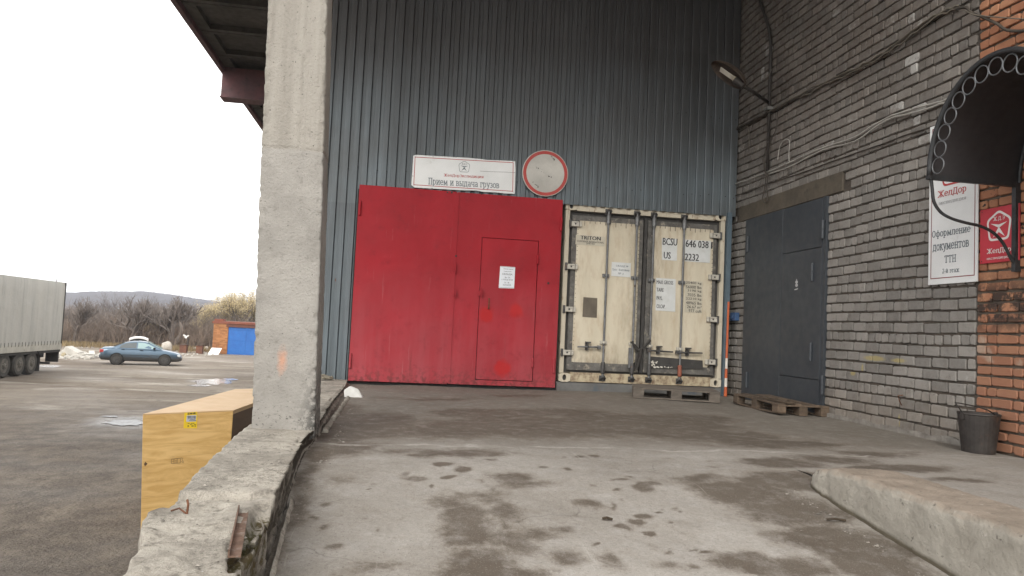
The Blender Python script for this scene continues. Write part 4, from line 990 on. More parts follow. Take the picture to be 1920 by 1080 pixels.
def casting(x0, x1, z0, z1):
    m = MB(); hx, hz = (x0+x1)/2, (z0+z1)/2; y0_ = CYF-.006
    N = 12; hole = [(hx+.030*math.cos(2*math.pi*i/N), hz+.043*math.sin(2*math.pi*i/N)) for i in range(N)]
    out = []
    for i in range(N):
        t = 2*math.pi*i/N; c_, s_ = math.cos(t), math.sin(t); k = 1/max(abs(c_)/((x1-x0)/2), abs(s_)/((z1-z0)/2)); out.append((hx+c_*k, hz+s_*k))
    vs = [(x, y0_, z) for x, z in out]+[(x, y0_, z) for x, z in hole]+[(x, y0_+.04, z) for x, z in hole]+[(x, y0_+.1, z) for x, z in out]
    fs = []
    for i in range(N):
        j = (i+1) % N; fs += [(i, j, N+j, N+i), (N+i, N+j, 2*N+j, 2*N+i), (3*N+i, 3*N+j, j, i)]
    m.add(vs, fs); o = m.build('corner_casting', frameM, ct)
    m = MB(); m.add([(x, y0_+.0395, z) for x, z in hole], [tuple(range(N))]); m.build('hole', blackM, o, recalc=False)
for (x0, x1) in ((CX0-.004, CX0+.165), (CX1-.165, CX1+.004)):
    for (z0, z1) in ((CZ0-.004, CZ0+.12), (CZ1-.12, CZ1+.004)): casting(x0, x1, z0, z1)
mb = MB(); mb.box(CX0+.066, CX1-.066, CYF+.07, CYF+.10, CZ0+.136, CZ1-.126); mb.build('door_recess', gaskM, ct)
XM = (fx(1208, 540).x)
DZ0_, DZ1_ = CZ0+.165, CZ1-.185
def cdoor(x0, x1):
    m = MB(); m.box(x0, x1, CYF+.03, CYF+.069, DZ0_, DZ1_); d = m.build('door', trimM, ct, bevel=.004)
    m = MB(); w = .045
    xi0, xi1, zi0, zi1 = x0+.075, x1-.055, DZ0_+.115, DZ1_-.075
    # slightly dented skin
    NXs, NZs = 24, 50; pts = []
    for j in range(NZs+1):
        for i in range(NXs+1):
            x = xi0+(xi1-xi0)*i/NXs; z = zi0+(zi1-zi0)*j/NZs
            e = min(i, NXs-i, j, NZs-j) > 0
            m.v.append(Vector((x, CYF+.022+.003*nz((x, 0, z), 3.0) if e else CYF+.03, z)))
    for j in range(NZs):
        for i in range(NXs): m.f.append((j*(NXs+1)+i, j*(NXs+1)+i+1, (j+1)*(NXs+1)+i+1, (j+1)*(NXs+1)+i))
    m.build('door_skin', creamM, d, smooth=True, recalc=False)
    # riveted ragged edge of the skin
    m = MB(); r_ = random.Random(int(x0*100)); z = zi0
    while z < zi1:
        for xx in (xi0+.012, xi1-.012): m.lathe((xx, CYF+.017, z), [(.005, 0), (.006, .004)], 6, 'Y')
        z += .062
    x = xi0+.03
    while x < xi1: m.box(x-.003, x+.003, CYF+.016, CYF+.0205, zi1-.03-r_.random()*.05, zi1-.004); x += .078
    m.build('rivet', gaskM, d, kind='stuff'); return d, (xi0, xi1, zi0, zi1)
dl, il = cdoor(CX0+.11, XM-.035); dr, ir = cdoor(XM+.035, CX1-.115)
mb = MB(); mb.box(XM-.022, XM+.022, CYF+.02, CYF+.068, DZ0_, DZ1_+.02); mb.build('gasket', gaskM, ct)
# black repair plate along the foot of the right door, with blistered white paint
mb = MB(); a = fx(1218, 668); b2 = fx(1318, 676)
mb.slab([(a.x, CYF+.012, a.z), (b2.x, CYF+.012, b2.z), (b2.x+.01, CYF+.012, fx(1318, 692).z), (a.x, CYF+.012, fx(1218, 691).z)], (0, .008, 0)); mb.build('repair_plate', gaskM, dr)
whM = pm('blistered_white', (.62, .60, .54), (.48, .46, .40), 30, .8, bump=.3)
mb = MB(); rs = random.Random(4)
for i in range(40):
    t = rs.random(); px = 1222+ (rs.random()**2)*10 if t < .6 else 1225+rs.random()*40; py = 677+rs.random()*9 if t < .6 else 687.5+rs.random()*1.6
    q = fx(px, py, CYF+.010); s_ = rs.uniform(.006, .018); mb.add([q+Vector((math.cos(j*1.05)*s_*rs.uniform(.5, 1.1), -.001*rs.random(), math.sin(j*1.05)*s_*.7)) for j in range(6)], [tuple(range(6))])
mb.build('flaked_paint', whM, dr, kind='stuff', recalc=False)
# locking rods
rods = [(1143, 1126, rodM), (1196, 1181, rodM), (1228, 1213, rodM), (1285, 1270, rodM)]
for i, (pt, pbm, m_) in enumerate(rods):
    x = (fx(pt, 420).x+fx(pbm, 690).x)/2; par_ = dl if i < 2 else dr
    zt = CZ1-.10; zb = CZ0+.07
    mb = MB(); mb.tube([(x, CYF-.03, zb), (x, CYF-.03, zt)], .0165, 10); rd = mb.build('locking_rod', m_, par_, smooth=False)
    for (z0, z1, mm) in ((CZ1-.30, CZ1-.155, rodM), (CZ0+.13, CZ0+.30, pm('red_lead', (.26, .085, .05), (.19, .07, .05), 10, .7, bump=.3) if i == 3 else rodD)):
        mb = MB(); mb.lathe((x, CYF-.03, 0), [(.024, z0), (.031, z0+.02), (.031, z1-.015), (.024, z1)], 12); mb.build('rod_sleeve', mm, rd)
    for z in (CZ1-.105, CZ0+.07):
        mb = MB(); mb.tube([(x-.028, CYF-.012, z-.03), (x-.035, CYF-.05, z), (x-.02, CYF-.062, z+.015), (x+.02, CYF-.062, z+.015), (x+.035, CYF-.05, z), (x+.028, CYF-.012, z-.03)], .012, 6); mb.box(x-.045, x+.045, CYF-.012, CYF+.002, z-.045, z+.035); mb.build('keeper', rodD, rd)
    for pyb in (516, 641):
        z = fx(pt-5, pyb+i*4.2+1).z
        if pyb == 641 and i in (1, 2): z += .01
        mb = MB(); mb.box(x-.05, x+.05, CYF-.012, CYF+.02, z-.024, z+.024); mb.lathe((x, CYF-.03, z), [(.024, -.018), (.026, 0), (.024, .018)], 10); mb.build('rod_bracket', rodM if pyb == 516 else hngM, rd, bevel=.002)
# lock handles
for (xa, ya, xb, yb, i) in ((1083, 650, 1127, 651, 0), (1216, 657, 1262, 660, 2), (1270, 661, 1317, 662, 3)):
    a = fx(xa, ya, CYF-.045); b2 = fx(xb, yb, CYF-.045); par_ = dl if i == 0 else dr
    mb = MB(); mb.tube([a, b2], [.011, .014] if i == 0 else [.014, .011], 8); mb.box(b2.x-.05 if i == 0 else a.x-.02, b2.x if i == 0 else a.x+.03, CYF-.05, CYF-.01, a.z-.02, a.z+.03); mb.build('lock_handle', rodM if i == 0 else rodD, par_)
    c = (a+b2)/2+Vector((-.03, 0, 0)); mb = MB(); mb.box(c.x-.02, c.x+.02, CYF-.01, CYF+.02, c.z-.05, c.z+.06); mb.box(c.x-.025, c.x+.05, CYF-.055, CYF-.0, c.z+.055, c.z+.075); mb.tube([(c.x, CYF-.03, c.z+.06), (c.x+.01, CYF-.06, c.z+.01), (c.x, CYF-.055, c.z-.045)], .009, 6); mb.build('handle_catch', rodD, par_)
# short stub and strap by the middle
a = fx(1181, 652, -.03); mb = MB(); mb.bar(a+Vector((0, 0, .0)), fx(1180, 690, -.03), .035, .02, (0, 1, 0)); mb.build('side_handle', rodM, dl)
strM = pm('dark_strap', (.03, .028, .026), (.05, .045, .04), 9, .9, bump=.3)
pts = [fx(x_, y_, -.06) for x_, y_ in ((1185, 640), (1190, 652), (1197, 657), (1207, 652), (1214, 644), (1220, 638))]
mb = MB(); mb.tube(pts, .016, 6); pts = [fx(x_, y_, -.065) for x_, y_ in ((1202, 655), (1200, 670), (1194, 692))]; mb.tube(pts, .018, 6)
pts = [fx(x_, y_, -.05) for x_, y_ in ((1182, 641), (1190, 646), (1200, 656), (1196, 668), (1190, 690))]; mb.tube(pts, .011, 6)
o = mb.build('strap', strM, None, loc=tuple(fx(1200, 655, -.06))); tag(o, 'dark cloth strap knotted around the middle rods of the cream container', 'strap')
# hinges: four a side
for side, L in ((0, ((1080, 420), (1072, 500), (1068, 580), (1064, 661))), (1, ((1341, 442), (1338, 520), (1335, 599), (1332, 679)))):
    for (px, py) in L:
        q = fx(px, py); par_ = dl if side == 0 else dr; s_ = 1 if side == 0 else -1
        mb = MB(); mb.box(q.x-.085, q.x+.085, CYF-.022, CYF+.018, q.z-.038, q.z+.038); h_ = mb.build('hinge', hngM, par_, bevel=.006)
        mb = MB(); mb.lathe((q.x-.085*s_, CYF-.012, q.z), [(.018, -.055), (.02, -.05), (.02, .05), (.018, .055)], 8); mb.build('hinge_pin', rodD, h_)
        mb = MB(); mb.box(q.x+.045*s_-.004, q.x+.045*s_+.004, CYF-.026, CYF-.0215, q.z-.036, q.z+.036); mb.lathe((q.x-.01*s_, CYF-.026, q.z), [(.006, 0), (.014, .004)], 8, 'Y'); mb.box(q.x-.035, q.x+.03, CYF-.0255, CYF-.0219, q.z+.015, q.z+.019); mb.build('bolt', rodD, h_)
# placards and lettering
plM = pm('placard_white', (.60, .62, .62), (.52, .54, .53), 5, .5, bump=.05, c3=(.40, .38, .33), t3=(.6, .8), sc3=6)
pgM = pm('placard_grey', (.50, .47, .38), (.44, .41, .33), 5, .5, bump=.05)
blkM = pm('print_black', (.025, .025, .028), (.04, .04, .045), 8, .6, bump=0)
PYp = CYF+.016
def placard(px, m_, par_, name='placard', th=.0015):
    P_ = [fx(x_, y_, PYp) for x_, y_ in px]; mb = MB(); mb.slab(P_, (0, th, 0)); return mb.build(name, m_, par_)
def txt(t, x0, y0, x1, y1, h, par_, m_=blkM, bold=.002):    # baseline pixels, cap height px
    a = fx(x0, y0, PYp); b2 = fx(x1, y1, PYp); c2 = fx(x0+h*.04, y0-h, PYp); lettering(t, a, b2, c2, m_, par_, (0, -.0018, 0), bold)
q = placard(((1080, 440), (1135, 444), (1133, 462), (1079, 458)), pgM, dl)
txt('TRITON', 1088.5, 448.6, 1126, 451.2, 7, dl, bold=.003); txt('CONTAINER INTERNATIONAL', 1082, 453.5, 1132, 457, 3.6, dl, bold=.0005); txt('LIMITED', 1099, 458, 1115, 459, 3.4, dl, bold=.0005)
placard(((1147, 491), (1183, 493.5), (1182, 520), (1146, 517.5)), plM, dl)
txt('СКЛАД №', 1155, 500.5, 1178, 502, 4, dl, greyprM, 0); txt('Груз - Контейнер', 1148, 508, 1180, 510, 5, dl, greyprM, 0); txt('№ 3', 1159, 514.5, 1169, 515.5, 4, dl, greyprM, 0)
olM = pm('plate_olive', (.12, .10, .075), (.09, .075, .055), 6, .5, bump=.1)
placard(((1094, 557), (1120, 559), (1119, 596), (1092, 594)), olM, dl)
placard(((1241, 446), (1270, 448), (1269, 489), (1241, 487)), plM, dr); placard(((1284, 449), (1333, 452), (1331, 493), (1284, 490)), plM, dr)
txt('BCSU', 1242.5, 459, 1269.5, 461, 13.5, dr, bold=.003); txt('US', 1244.5, 484.5, 1257, 485.5, 12.5, dr, bold=.003)
txt('646 038', 1285.5, 463, 1328, 466, 13.5, dr, bold=.003); txt('1', 1333, 466.3, 1335.5, 466.5, 12.5, dr, bold=.002); txt('2232', 1284, 488, 1310, 489.7, 13, dr, bold=.003)
frm = MB()
placard(((1230, 521), (1267, 523.5), (1266, 584.5), (1229, 582)), plM, dr); placard(((1285, 526), (1318, 528), (1316, 587), (1284, 585)), pgM, dr)
for (t, x1, y) in (('MAX GROSS', 1262, 532), ('TARE', 1244, 546.5), ('PAYL.', 1242, 562), ('CU.CAP.', 1247, 577.5)): txt(t, 1231, y, x1, y+(x1-1231)*.06, 7, dr, bold=.001)
for k, (t, x0) in enumerate((('25400 kg', 1286), ('56000 lbs', 1286), ('3190 kg', 1289), ('7035 lbs', 1289), ('22210 kg', 1286), ('48965 lbs', 1286), ('26.67 m³', 1288), ('977 cuft', 1291))):
    txt(t, x0, 533+k*7.45, 1315, 533+k*7.45+(1315-x0)*.06, 5.6, dr, bold=.0006)
# stains of grime and rust on the door skins are in the paint; loose plinth below
plk = MB(); plk.box(CX0-.03, CX1+.02, .02, .5, -.04, CZ0-.006); o = plk.build('plinth_beam', pm('plinth_steel', (.15, .15, .145), (.10, .10, .10), 3, .8, bump=.3, c3=(.07, .09, .11), t3=(.55, .65), sc3=2), None, loc=(3.5, .2, -.04), bevel=.006)
tag(o, 'grey beam lying on the ground under the cream container', 'beam')

# ================================================================== GREY STEEL DOOR in the brick wall
gdM = pm('grey_door_paint', (.052, .061, .072), (.043, .051, .061), 2.0, .5, bump=.18, bsc=1.6, bdist=.03, c3=(.09, .09, .09), t3=(.66, .8), sc3=5)
gd = thing('steel_door', 'dark grey painted steel double door with a wicket in the brick wall', 'door', (XR, (DY0+DY1)/2, -.01))
DX = XR-.012
JY = onX(1466, 600, DX).y
mb = MB(); mb.box(DX-.02, DX+.05, JY+.004, DY1-.02, .0, DZ1-.0); mb.build('door_leaf', gdM, gd, bevel=.003)
wy0 = onX(1541, 600, DX).y; wz1 = (onX(1467, 478, DX).z+onX(1545, 463, DX).z)/2; wz0 = onX(1467, 703, DX).z
mb = MB(); mb.box(DX-.019, DX+.05, DY0+.06, JY-.004, wz1+.008, DZ1-.004); mb.box(DX-.019, DX+.05, DY0+.06, JY-.004, .0, wz0-.008); mb.box(DX-.019, DX+.05, DY0+.06, wy0-.006, wz0-.008, wz1+.008); mb.build('door_leaf', gdM, gd)
mb = MB(); mb.box(DX-.0215, DX+.03, wy0, JY-.010, wz0, wz1); wd = mb.build('wicket_door', gdM, gd, bevel=.002)
mb = MB(); mb.box(DX-.012, DX+.06, DY0-.005, DY0+.056, -.02, DZ1+.005); mb.box(DX-.012, DX+.06, DY1-.018, DY1+.004, -.02, DZ1+.005); mb.build('door_frame', gdM, gd)
mb = MB(); mb.box(DX+.055, DX+.07, DY0, DY1, -.02, DZ1); mb.build('backing', darkM, gd)
for (px, py, w_) in ((1543, 430, 0), (1402, 458, 0), (1400, 712, 0), (1542, 722, 0), (1523, 510, 1), (1520, 660, 1)):
    q = onX(px, py, DX-.03); mb = MB(); mb.lathe((DX-.032, q.y, q.z), [(.016, -.11), (.018, -.1), (.018, -.005), (.013, 0), (.018, .005), (.018, .1), (.016, .11)], 10); mb.build('hinge', gdM, wd if w_ else gd)
q = onX(1493.5, 533, DX-.0225); wp = pm('chalk_white', (.6, .6, .6), (.5, .5, .5), 30, .9, bump=0)
mb = MB()
for (a, b3, r_) in ((0, .028, .03), (0, -.012, .03)):
    N = 12
    o1 = [(DX-.0228, q.y+math.cos(6.283*i/N)*r_, q.z+b3+math.sin(6.283*i/N)*r_*.62) for i in range(N)]; o2 = [(DX-.0228, q.y+math.cos(6.283*i/N)*r_*.55, q.z+b3+math.sin(6.283*i/N)*r_*.3) for i in range(N)]
    mb.add(o1+o2, [(i, (i+1) % N, N+(i+1) % N, N+i) for i in range(N)])
mb.add([(DX-.0229, q.y-.006, q.z-.03), (DX-.0229, q.y+.006, q.z-.03), (DX-.0229, q.y+.006, q.z+.065), (DX-.0229, q.y-.006, q.z+.065)], [(0, 1, 2, 3)])
mb.add([(DX-.0229, q.y-.035, q.z-.062), (DX-.0229, q.y+.045, q.z-.072), (DX-.0229, q.y+.045, q.z-.062), (DX-.0229, q.y-.035, q.z-.052)], [(0, 1, 2, 3)])
mb.build('chalk_mark', wp, wd, recalc=False)
# blue box on wall
q = onX(1381, 594, XR); bluM = pm('blue_paint', (.03, .075, .17), (.025, .055, .12), 9, .6, bump=.1)
mb = MB(); mb.box(XR-.07, XR-.002, q.y-.10, q.y+.07, q.z-.06, q.z+.06); mb.box(XR-.085, XR-.07, q.y-.05, q.y+.03, q.z-.03, q.z+.035)
o = mb.build('socket_box', bluM, None, loc=(XR, q.y, q.z), bevel=.006); tag(o, 'small blue electrical box on the bricks left of the grey door', 'electrical box')
# blue-grey post beside the container and leaning orange pole
postM = pm('post_blue', (.085, .125, .155), (.065, .095, .12), 4, .6, bump=.2, c3=(.14, .13, .11), t3=(.6, .7), sc3=8)
mb = MB(); mb.box(4.748, 4.815, -.06, .02, -.02, 2.72); o = mb.build('post', postM, None, loc=(4.78, -.02, -.02), bevel=.004); tag(o, 'upright blue-grey steel post between the cream container and the brick wall', 'post')
orM = pm('orange_plastic', (.50, .11, .03), (.38, .08, .03), 9, .6, bump=.1); orwM = pm('reflective_white', (.62, .60, .55), (.5, .48, .44), 20, .6, bump=.1)
oa = onY(1360, 742, -.12); oa.z = -.005; ob_ = onY(1366, 566, -.06)
pl_ = thing('marker_pole', 'thin orange pole with white bands leaning between the container and the brick wall', 'pole', tuple(oa))
L_ = [0, .055, .105, .155, .205, 1.0]; d = ob_-oa
dirp = d
cuts = [0, .10, .19, .29, .40, 1.0]
for i in range(5):
    mb = MB(); mb.tube([oa+d*cuts[i], oa+d*cuts[i+1]], [.024-.008*min(1, cuts[i]*2.2), .024-.008*min(1, cuts[i+1]*2.2)], 10); mb.build('band' if i in (1, 3) else 'shaft', orwM if i in (1, 3) else orM, pl_)

# ================================================================== BANNERS on the right wall
BX = XR-.03
P = [onX(1741, 240, BX), None, onX(1832, 527, BX), onX(1743, 535, BX)]
top = P[0].z; P[0].y = P[3].y = (P[0].y+P[3].y)/2; P[1] = Vector((BX, P[2].y, top+.0)); P[2].z = P[3].z = (P[2].z+P[3].z)/2
bn = thing('banner', 'tall narrow white banner with grey lettering on the grey bricks behind the arched canopy', 'banner', tuple((P[0]+P[2])/2))
mb = MB(); mb.slab(P, (.012, 0, 0)); mb.build('sheet', signM, bn, bevel=.001)
dkredM = pm('print_darkred', (.22, .02, .025), (.18, .02, .02), 8, .5, bump=0)
frame_line(P, .055, .955, .02, .965, .008, dkredM, bn, (-.0015, 0, 0))
yc = (P[0].y+P[2].y)/2
def wtxt(t, par_, X, x0, x1, yb, h, m_, bold, y0=None):
    a = onX(x0, yb, X); b2 = onX(x1, yb, X); zc = onX((x0+x1)/2, yb, X).z; hh = onX((x0+x1)/2, yb-h, X).z-zc
    a.z = b2.z = zc; lettering(t, a, b2, a+Vector((0, 0, hh)), m_, par_, (-.002, 0, 0), bold)
wtxt('ЖелДор', bn, BX, 1758.5, 1812, 368, 16, redprM, .003); wtxt('экспедиция', bn, BX, 1760, 1812, 380, 6, pm('print_pale', (.36, .36, .37), (.36, .36, .37), 3, .6, bump=0), .0005)
wtxt('Оформление', bn, BX, 1748, 1820, 444, 17, greyprM, .003); wtxt('документов', bn, BX, 1749, 1817, 471, 17, greyprM, .003)
wtxt('ТТН', bn, BX, 1771, 1793, 492, 14, greyprM, .003); wtxt('2-й этаж', bn, BX, 1767, 1799, 511.5, 9, greyprM, .0015)
q = onX(1786, 326, BX-.0015); q.z += .04; emblem(q, (0, -1, 0), (0, 0, 1), .16, redprM, bn, (-.001, 0, 0), .09)
q0 = onX(1838, 392, XR-.03); q1 = onX(1836, 493, XR-.03); q2 = onX(1911, 490, XR-.03); q3 = onX(1910, 383, XR-.03)
z1 = (q0.z+q3.z)/2; z0 = (q1.z+q2.z)/2; ya, yb = q0.y, q3.y
rb_ = thing('red_sign', 'square red sign with a white pentagon badge on the orange bricks under the canopy', 'sign', (XR, (ya+yb)/2, (z0+z1)/2))
mb = MB(); mb.box(XR-.03, XR-.012, yb, ya, z0, z1); mb.build('board', pm('sign_red', (.50, .03, .05), (.42, .025, .04), 3, .45, bump=.05), rb_, bevel=.002)
wprM = pm('print_white', (.72, .70, .68), (.66, .64, .62), 8, .5, bump=0)
q = onX(1873, 424, XR-.0312); emblem(q, (0, -1, 0), (0, 0, 1), (z1-z0)*.30, wprM, rb_, (-.001, 0, 0), .11)
wtxt('ЖелДор', rb_, XR-.031, 1850.5, 1896, 476, 12, wprM, .003); wtxt('экспедиция', rb_, XR-.031, 1850, 1894, 486, 4.5, wprM, .0005)
mb = MB()
for (y_, z_) in ((ya-.02, z0+.02), (yb+.02, z0+.02), (ya-.02, z1-.02), (yb+.02, z1-.02)): mb.lathe((XR-.032, y_, z_), [(.005, 0), (.006, .003)], 6, 'X')
mb.build('screw', blackM, rb_, kind='stuff')

# ================================================================== ARCHED CANOPY
irM = pm('wrought_iron', (.045, .047, .05), (.03, .032, .034), 8, .55, .4, bump=.3)
ringM = pm('ring_steel', (.16, .17, .18), (.11, .115, .12), 12, .5, .5, bump=.1)
hoodM = pm('hood_sheet', (.032, .030, .032), (.024, .023, .025), 3, .6, .1, bump=.15)
AX = 4.106; 
arc_px = [(1745, 330), (1748, 292), (1756, 250), (1771, 210), (1792, 173), (1818, 140), (1848, 115), (1880, 101), (1919, 95)]
A = [onX(x_, y_, AX) for x_, y_ in arc_px]
# fit the arch as a half ellipse: foot to foot symmetric about its crown
yfar, zft = A[0].y, A[0].z; 
crown_z = max(a.z for a in A); ctr = None; best = 1e9
for k in range(200):
    yc_ = yfar-.3-.01*k; hw = yfar-yc_
    for kk in range(20):
        hz = .55+.02*kk; e = 0
        for a in A[1:]:
            v = ((a.y-yc_)/hw)**2+((a.z-zft)/hz)**2; e += (v-1)**2
        if e < best: best = e; ctr = (yc_, hw, hz)
YC, HW, HZ = ctr
print('arch', ctr, best)
cn = thing('arched_canopy', 'black arched entrance canopy with a row of steel rings, projecting from the orange brick wall', 'canopy', (XR, YC, zft))
ap = lambda t, X, dr=0.0: Vector((X, YC+(HW+dr)*math.cos(t), zft+(HZ+dr)*math.sin(t)))
N = 40; mb = MB()
for X in (AX, XR-.005):
    for i in range(N+1): mb.v.append(ap(math.pi*i/N, X, .012))
mb.f += [(i, i+1, N+2+i, N+1+i) for i in range(N)]
k = len(mb.v)
for X in (AX, XR-.005):
    for i in range(N+1): mb.v.append(ap(math.pi*i/N, X, .0))
mb.f += [(k+i+1, k+i, k+N+1+i, k+N+2+i) for i in range(N)]; mb.f += [(i, i+1, k+i+1, k+i) for i in range(N)]
mb.build('hood', hoodM, cn, smooth=False, recalc=False)
mb = MB(); mb.tube([ap(math.pi*i/N, AX-.012, .0) for i in range(N+1)], .021, 8); mb.build('outer_arch', irM, cn, smooth=True)
mb = MB(); mb.tube([ap(math.pi*i/N, XR-.02, -.02) for i in range(N+1)], .014, 6); mb.build('wall_arch', irM, cn)
# rings: equal arc-length steps
rr_ = .062; t = .0; cs = []
tt = [math.pi*i/2000 for i in range(2001)]; acc = 0; prev = ap(0, AX, -rr_-.028); nxt = rr_*1.0
for u in tt:
    cp = ap(u, AX, -rr_-.028); acc += (cp-prev).length; prev = cp
    if acc >= nxt: cs.append(cp); nxt += rr_*2+.004
for c in cs:
    mb = MB(); mb.tube([(AX-.01, c.y+rr_*math.cos(6.2832*j/20), c.z+rr_*math.sin(6.2832*j/20)) for j in range(21)], .0055, 6, cap=False); mb.build('ring', ringM, cn, smooth=True)
for sgn in (1, -1):
    yy = YC+HW*sgn
    mb = MB(); mb.box(AX-.03, XR-.01, yy-.018, yy+.018, zft-.03, zft+.006); mb.build('side_rail', irM, cn)
    mb = MB(); mb.box(XR-.055, XR-.004, yy-.02, yy+.02, zft-.72, zft-.03); mb.build('wall_bar', irM, cn)
    # S-curved bracket
    pts = []
    if sgn == 1:
        for (x_, y_) in ((1745, 330), (1748, 355), (1751, 378), (1764, 398), (1785, 410), (1812, 418), (1838, 424), (1862, 436), (1880, 455), (1893, 480), (1905, 497)):
            q = onY(x_, y_, yy); pts.append(q)
        S_ = [Vector((p.x, 0, p.z)) for p in pts]; S_[-1].x = XR-.04
    pts = [Vector((p.x, yy, p.z)) for p in S_]
    sm = []
    for i in range(len(pts)-1):
        p0 = pts[max(i-1, 0)]; p1 = pts[i]; p2 = pts[i+1]; p3 = pts[min(i+2, len(pts)-1)]
        for j in range(4):
            u = j/4; sm.append(.5*((2*p1)+(-p0+p2)*u+(2*p0-5*p1+4*p2-p3)*u*u+(-p0+3*p1-3*p2+p3)*u**3))
    sm.append(pts[-1]); mb = MB(); mb.tube(sm, .0125, 8); mb.build('bracket', irM, cn, smooth=True)

# ================================================================== CABLES, CONDUIT, LAMP
cabD = pm('cable_dark', (.028, .024, .02), (.07, .058, .046), 10, .8, bump=.1); cabL = pm('cable_pale', (.38, .37, .34), (.27, .26, .24), 6, .6, bump=.1); cabM = pm('cable_dusty', (.17, .15, .12), (.10, .09, .07), 10, .8, bump=.1)
def cable(px, r, m_, label, off=.03, jit=0, seed=0, group=None, name='cable'):
    r_ = random.Random(seed); pts = []
    P_ = [onX(x_, y_, XR-off) for x_, y_ in px]
    for i in range(len(P_)-1):
        p0 = P_[max(i-1, 0)]; p1 = P_[i]; p2 = P_[i+1]; p3 = P_[min(i+2, len(P_)-1)]
        for j in range(5):
            u = j/5; q = .5*((2*p1)+(-p0+p2)*u+(2*p0-5*p1+4*p2-p3)*u*u+(-p0+3*p1-3*p2+p3)*u**3)
            pts.append(q+Vector((-abs(r_.gauss(0, .5))*jit*.6, 0, r_.uniform(-1, 1)*jit)))
    pts.append(P_[-1]); mb = MB(); mb.tube(pts, r, 6); o = mb.build(name, m_, None, loc=tuple(pts[0]), smooth=True); tag(o, label, 'cable', group); return o
up = [(1368, 250), (1400, 232), (1440, 212), (1500, 180), (1560, 150), (1610, 128), (1660, 100), (1710, 62), (1760, 28), (1797, 14)]
cable(up, .021, cabD, 'thick black cable climbing the upper brick wall from the corner', .03, .008, 1)
cable([(x_, y_-3) for x_, y_ in up[2:]], .008, cabM, 'thin dusty cable twisted along the top of the thick black upper cable', .05, .012, 2)
cable([(x_, y_+3) for x_, y_ in up[3:]], .008, cabM, 'thin dusty cable sagging just below the thick black upper cable', .045, .016, 3)
cable([(1790, 18), (1810, 14), (1822, 24), (1845, 33), (1870, 45), (1890, 57), (1935, 58)], .013, cabD, 'dark cable sagging over the orange bricks at the top right', .05)
cable([(1810, 20), (1830, 28), (1880, 33), (1935, 37)], .005, cabM, 'thin pale wire stretched over the orange bricks at the top right', .06)
lo_ = [(1368, 348), (1400, 338), (1440, 322), (1478, 306), (1540, 278), (1600, 258), (1660, 222), (1720, 202), (1765, 190), (1800, 178)]
cable(lo_, .010, cabL, 'upper one of the two pale cables that cross the middle of the brick wall', .03, .004, 5)
cable([(x_+2, y_+5+(2 if i % 2 else -1)) for i, (x_, y_) in enumerate(lo_[2:])], .010, cabL, 'lower one of the two pale cables that cross the middle of the brick wall', .04, .004, 6)
cable([(1368, 348), (1367, 320), (1367, 275), (1369, 242), (1380, 237), (1398, 235), (1404, 248), (1404, 278)], .0065, cabM, 'pale wire hooked in a loop beside the corner of the corrugated wall', .03)
cable([(1458, 300), (1462, 275), (1470, 263), (1480, 264), (1479, 290), (1480, 306)], .006, cabL, 'pale wire bent into an upright hairpin above the grey door', .03)
cable([(1437, 345), (1500, 325), (1560, 303), (1640, 275), (1700, 253), (1768, 232)], .009, cabD, 'thin dark cable running just under the two pale cables', .02, .003, 7)
cable([(1440, 265), (1432, 300), (1436, 330), (1433, 355), (1430, 372), (1434, 380), (1439, 374), (1438, 350), (1440, 325)], .008, cabD, 'black cable hanging in a slack loop from the conduit above the grey door', .05)
cable([(1368, 520), (1369, 420), (1374, 372), (1400, 362), (1437, 345)], .009, cabD, 'black cable dropping down the corner beside the blue-grey post', .03)
cable([(1458, 210), (1456, 240), (1446, 262), (1442, 290)], .006, cabD, 'thin black lead curving beside the conduit under the lamp arm', .05)
cable([(1447, 130), (1440, 145), (1430, 160)], .005, cabM, 'short pale wire end sticking out beside the lamp arm', .09)
q0, q1 = onX(1446, 40, XR-.03), onX(1441, 320, XR-.03); ccM = pm('conduit', (.045, .040, .036), (.03, .027, .025), 7, .7, .2, bump=.2)
mb = MB(); yv = (q0.y+q1.y)/2; mb.tube([(XR-.035, yv+.55, q0.z+.75), (XR-.035, yv+.3, q0.z+.35), (XR-.035, yv+.06, q0.z-.1), (XR-.035, yv, q0.z-.35), (XR-.035, yv, q1.z)], .021, 10)
o = mb.build('conduit_pipe', ccM, None, loc=(XR, yv, q1.z), smooth=True); tag(o, 'dark upright conduit pipe on the brick wall behind the lamp', 'pipe')
# street lamp
lm = thing('wall_lamp', 'old oval street lamp with fluorescent tubes on an arm high on the brick wall', 'lamp', (XR, yv, onX(1441, 190, XR-.05).z))
pw = onX(1440, 192, XR-.06); ph = onX(1392, 160, XR-.62); pt_ = onX(1338, 122, XR-.92)
mb = MB(); mb.tube([pw, pw.lerp(ph, .5)+Vector((0, 0, .01)), ph], [.022, .022, .026], 10); mb.build('arm', ccM, lm, smooth=True)
mb = MB(); q = onX(1440, 205, XR-.04); mb.box(XR-.09, XR-.004, yv-.05, yv+.05, q.z-.02, q.z+.02); mb.tube([(XR-.09, yv-.06, q.z), (XR-.09, yv+.06, q.z)], .008, 6); mb.build('clamp', pm('clamp_zinc', (.25, .25, .24), (.18, .18, .17), 9, .6, .5), lm)
ax_ = (pt_-ph).normalized(); L = (pt_-ph).length; upv = Vector((0, 0, 1)); sx = ax_.cross(upv).normalized(); uu = sx.cross(ax_)
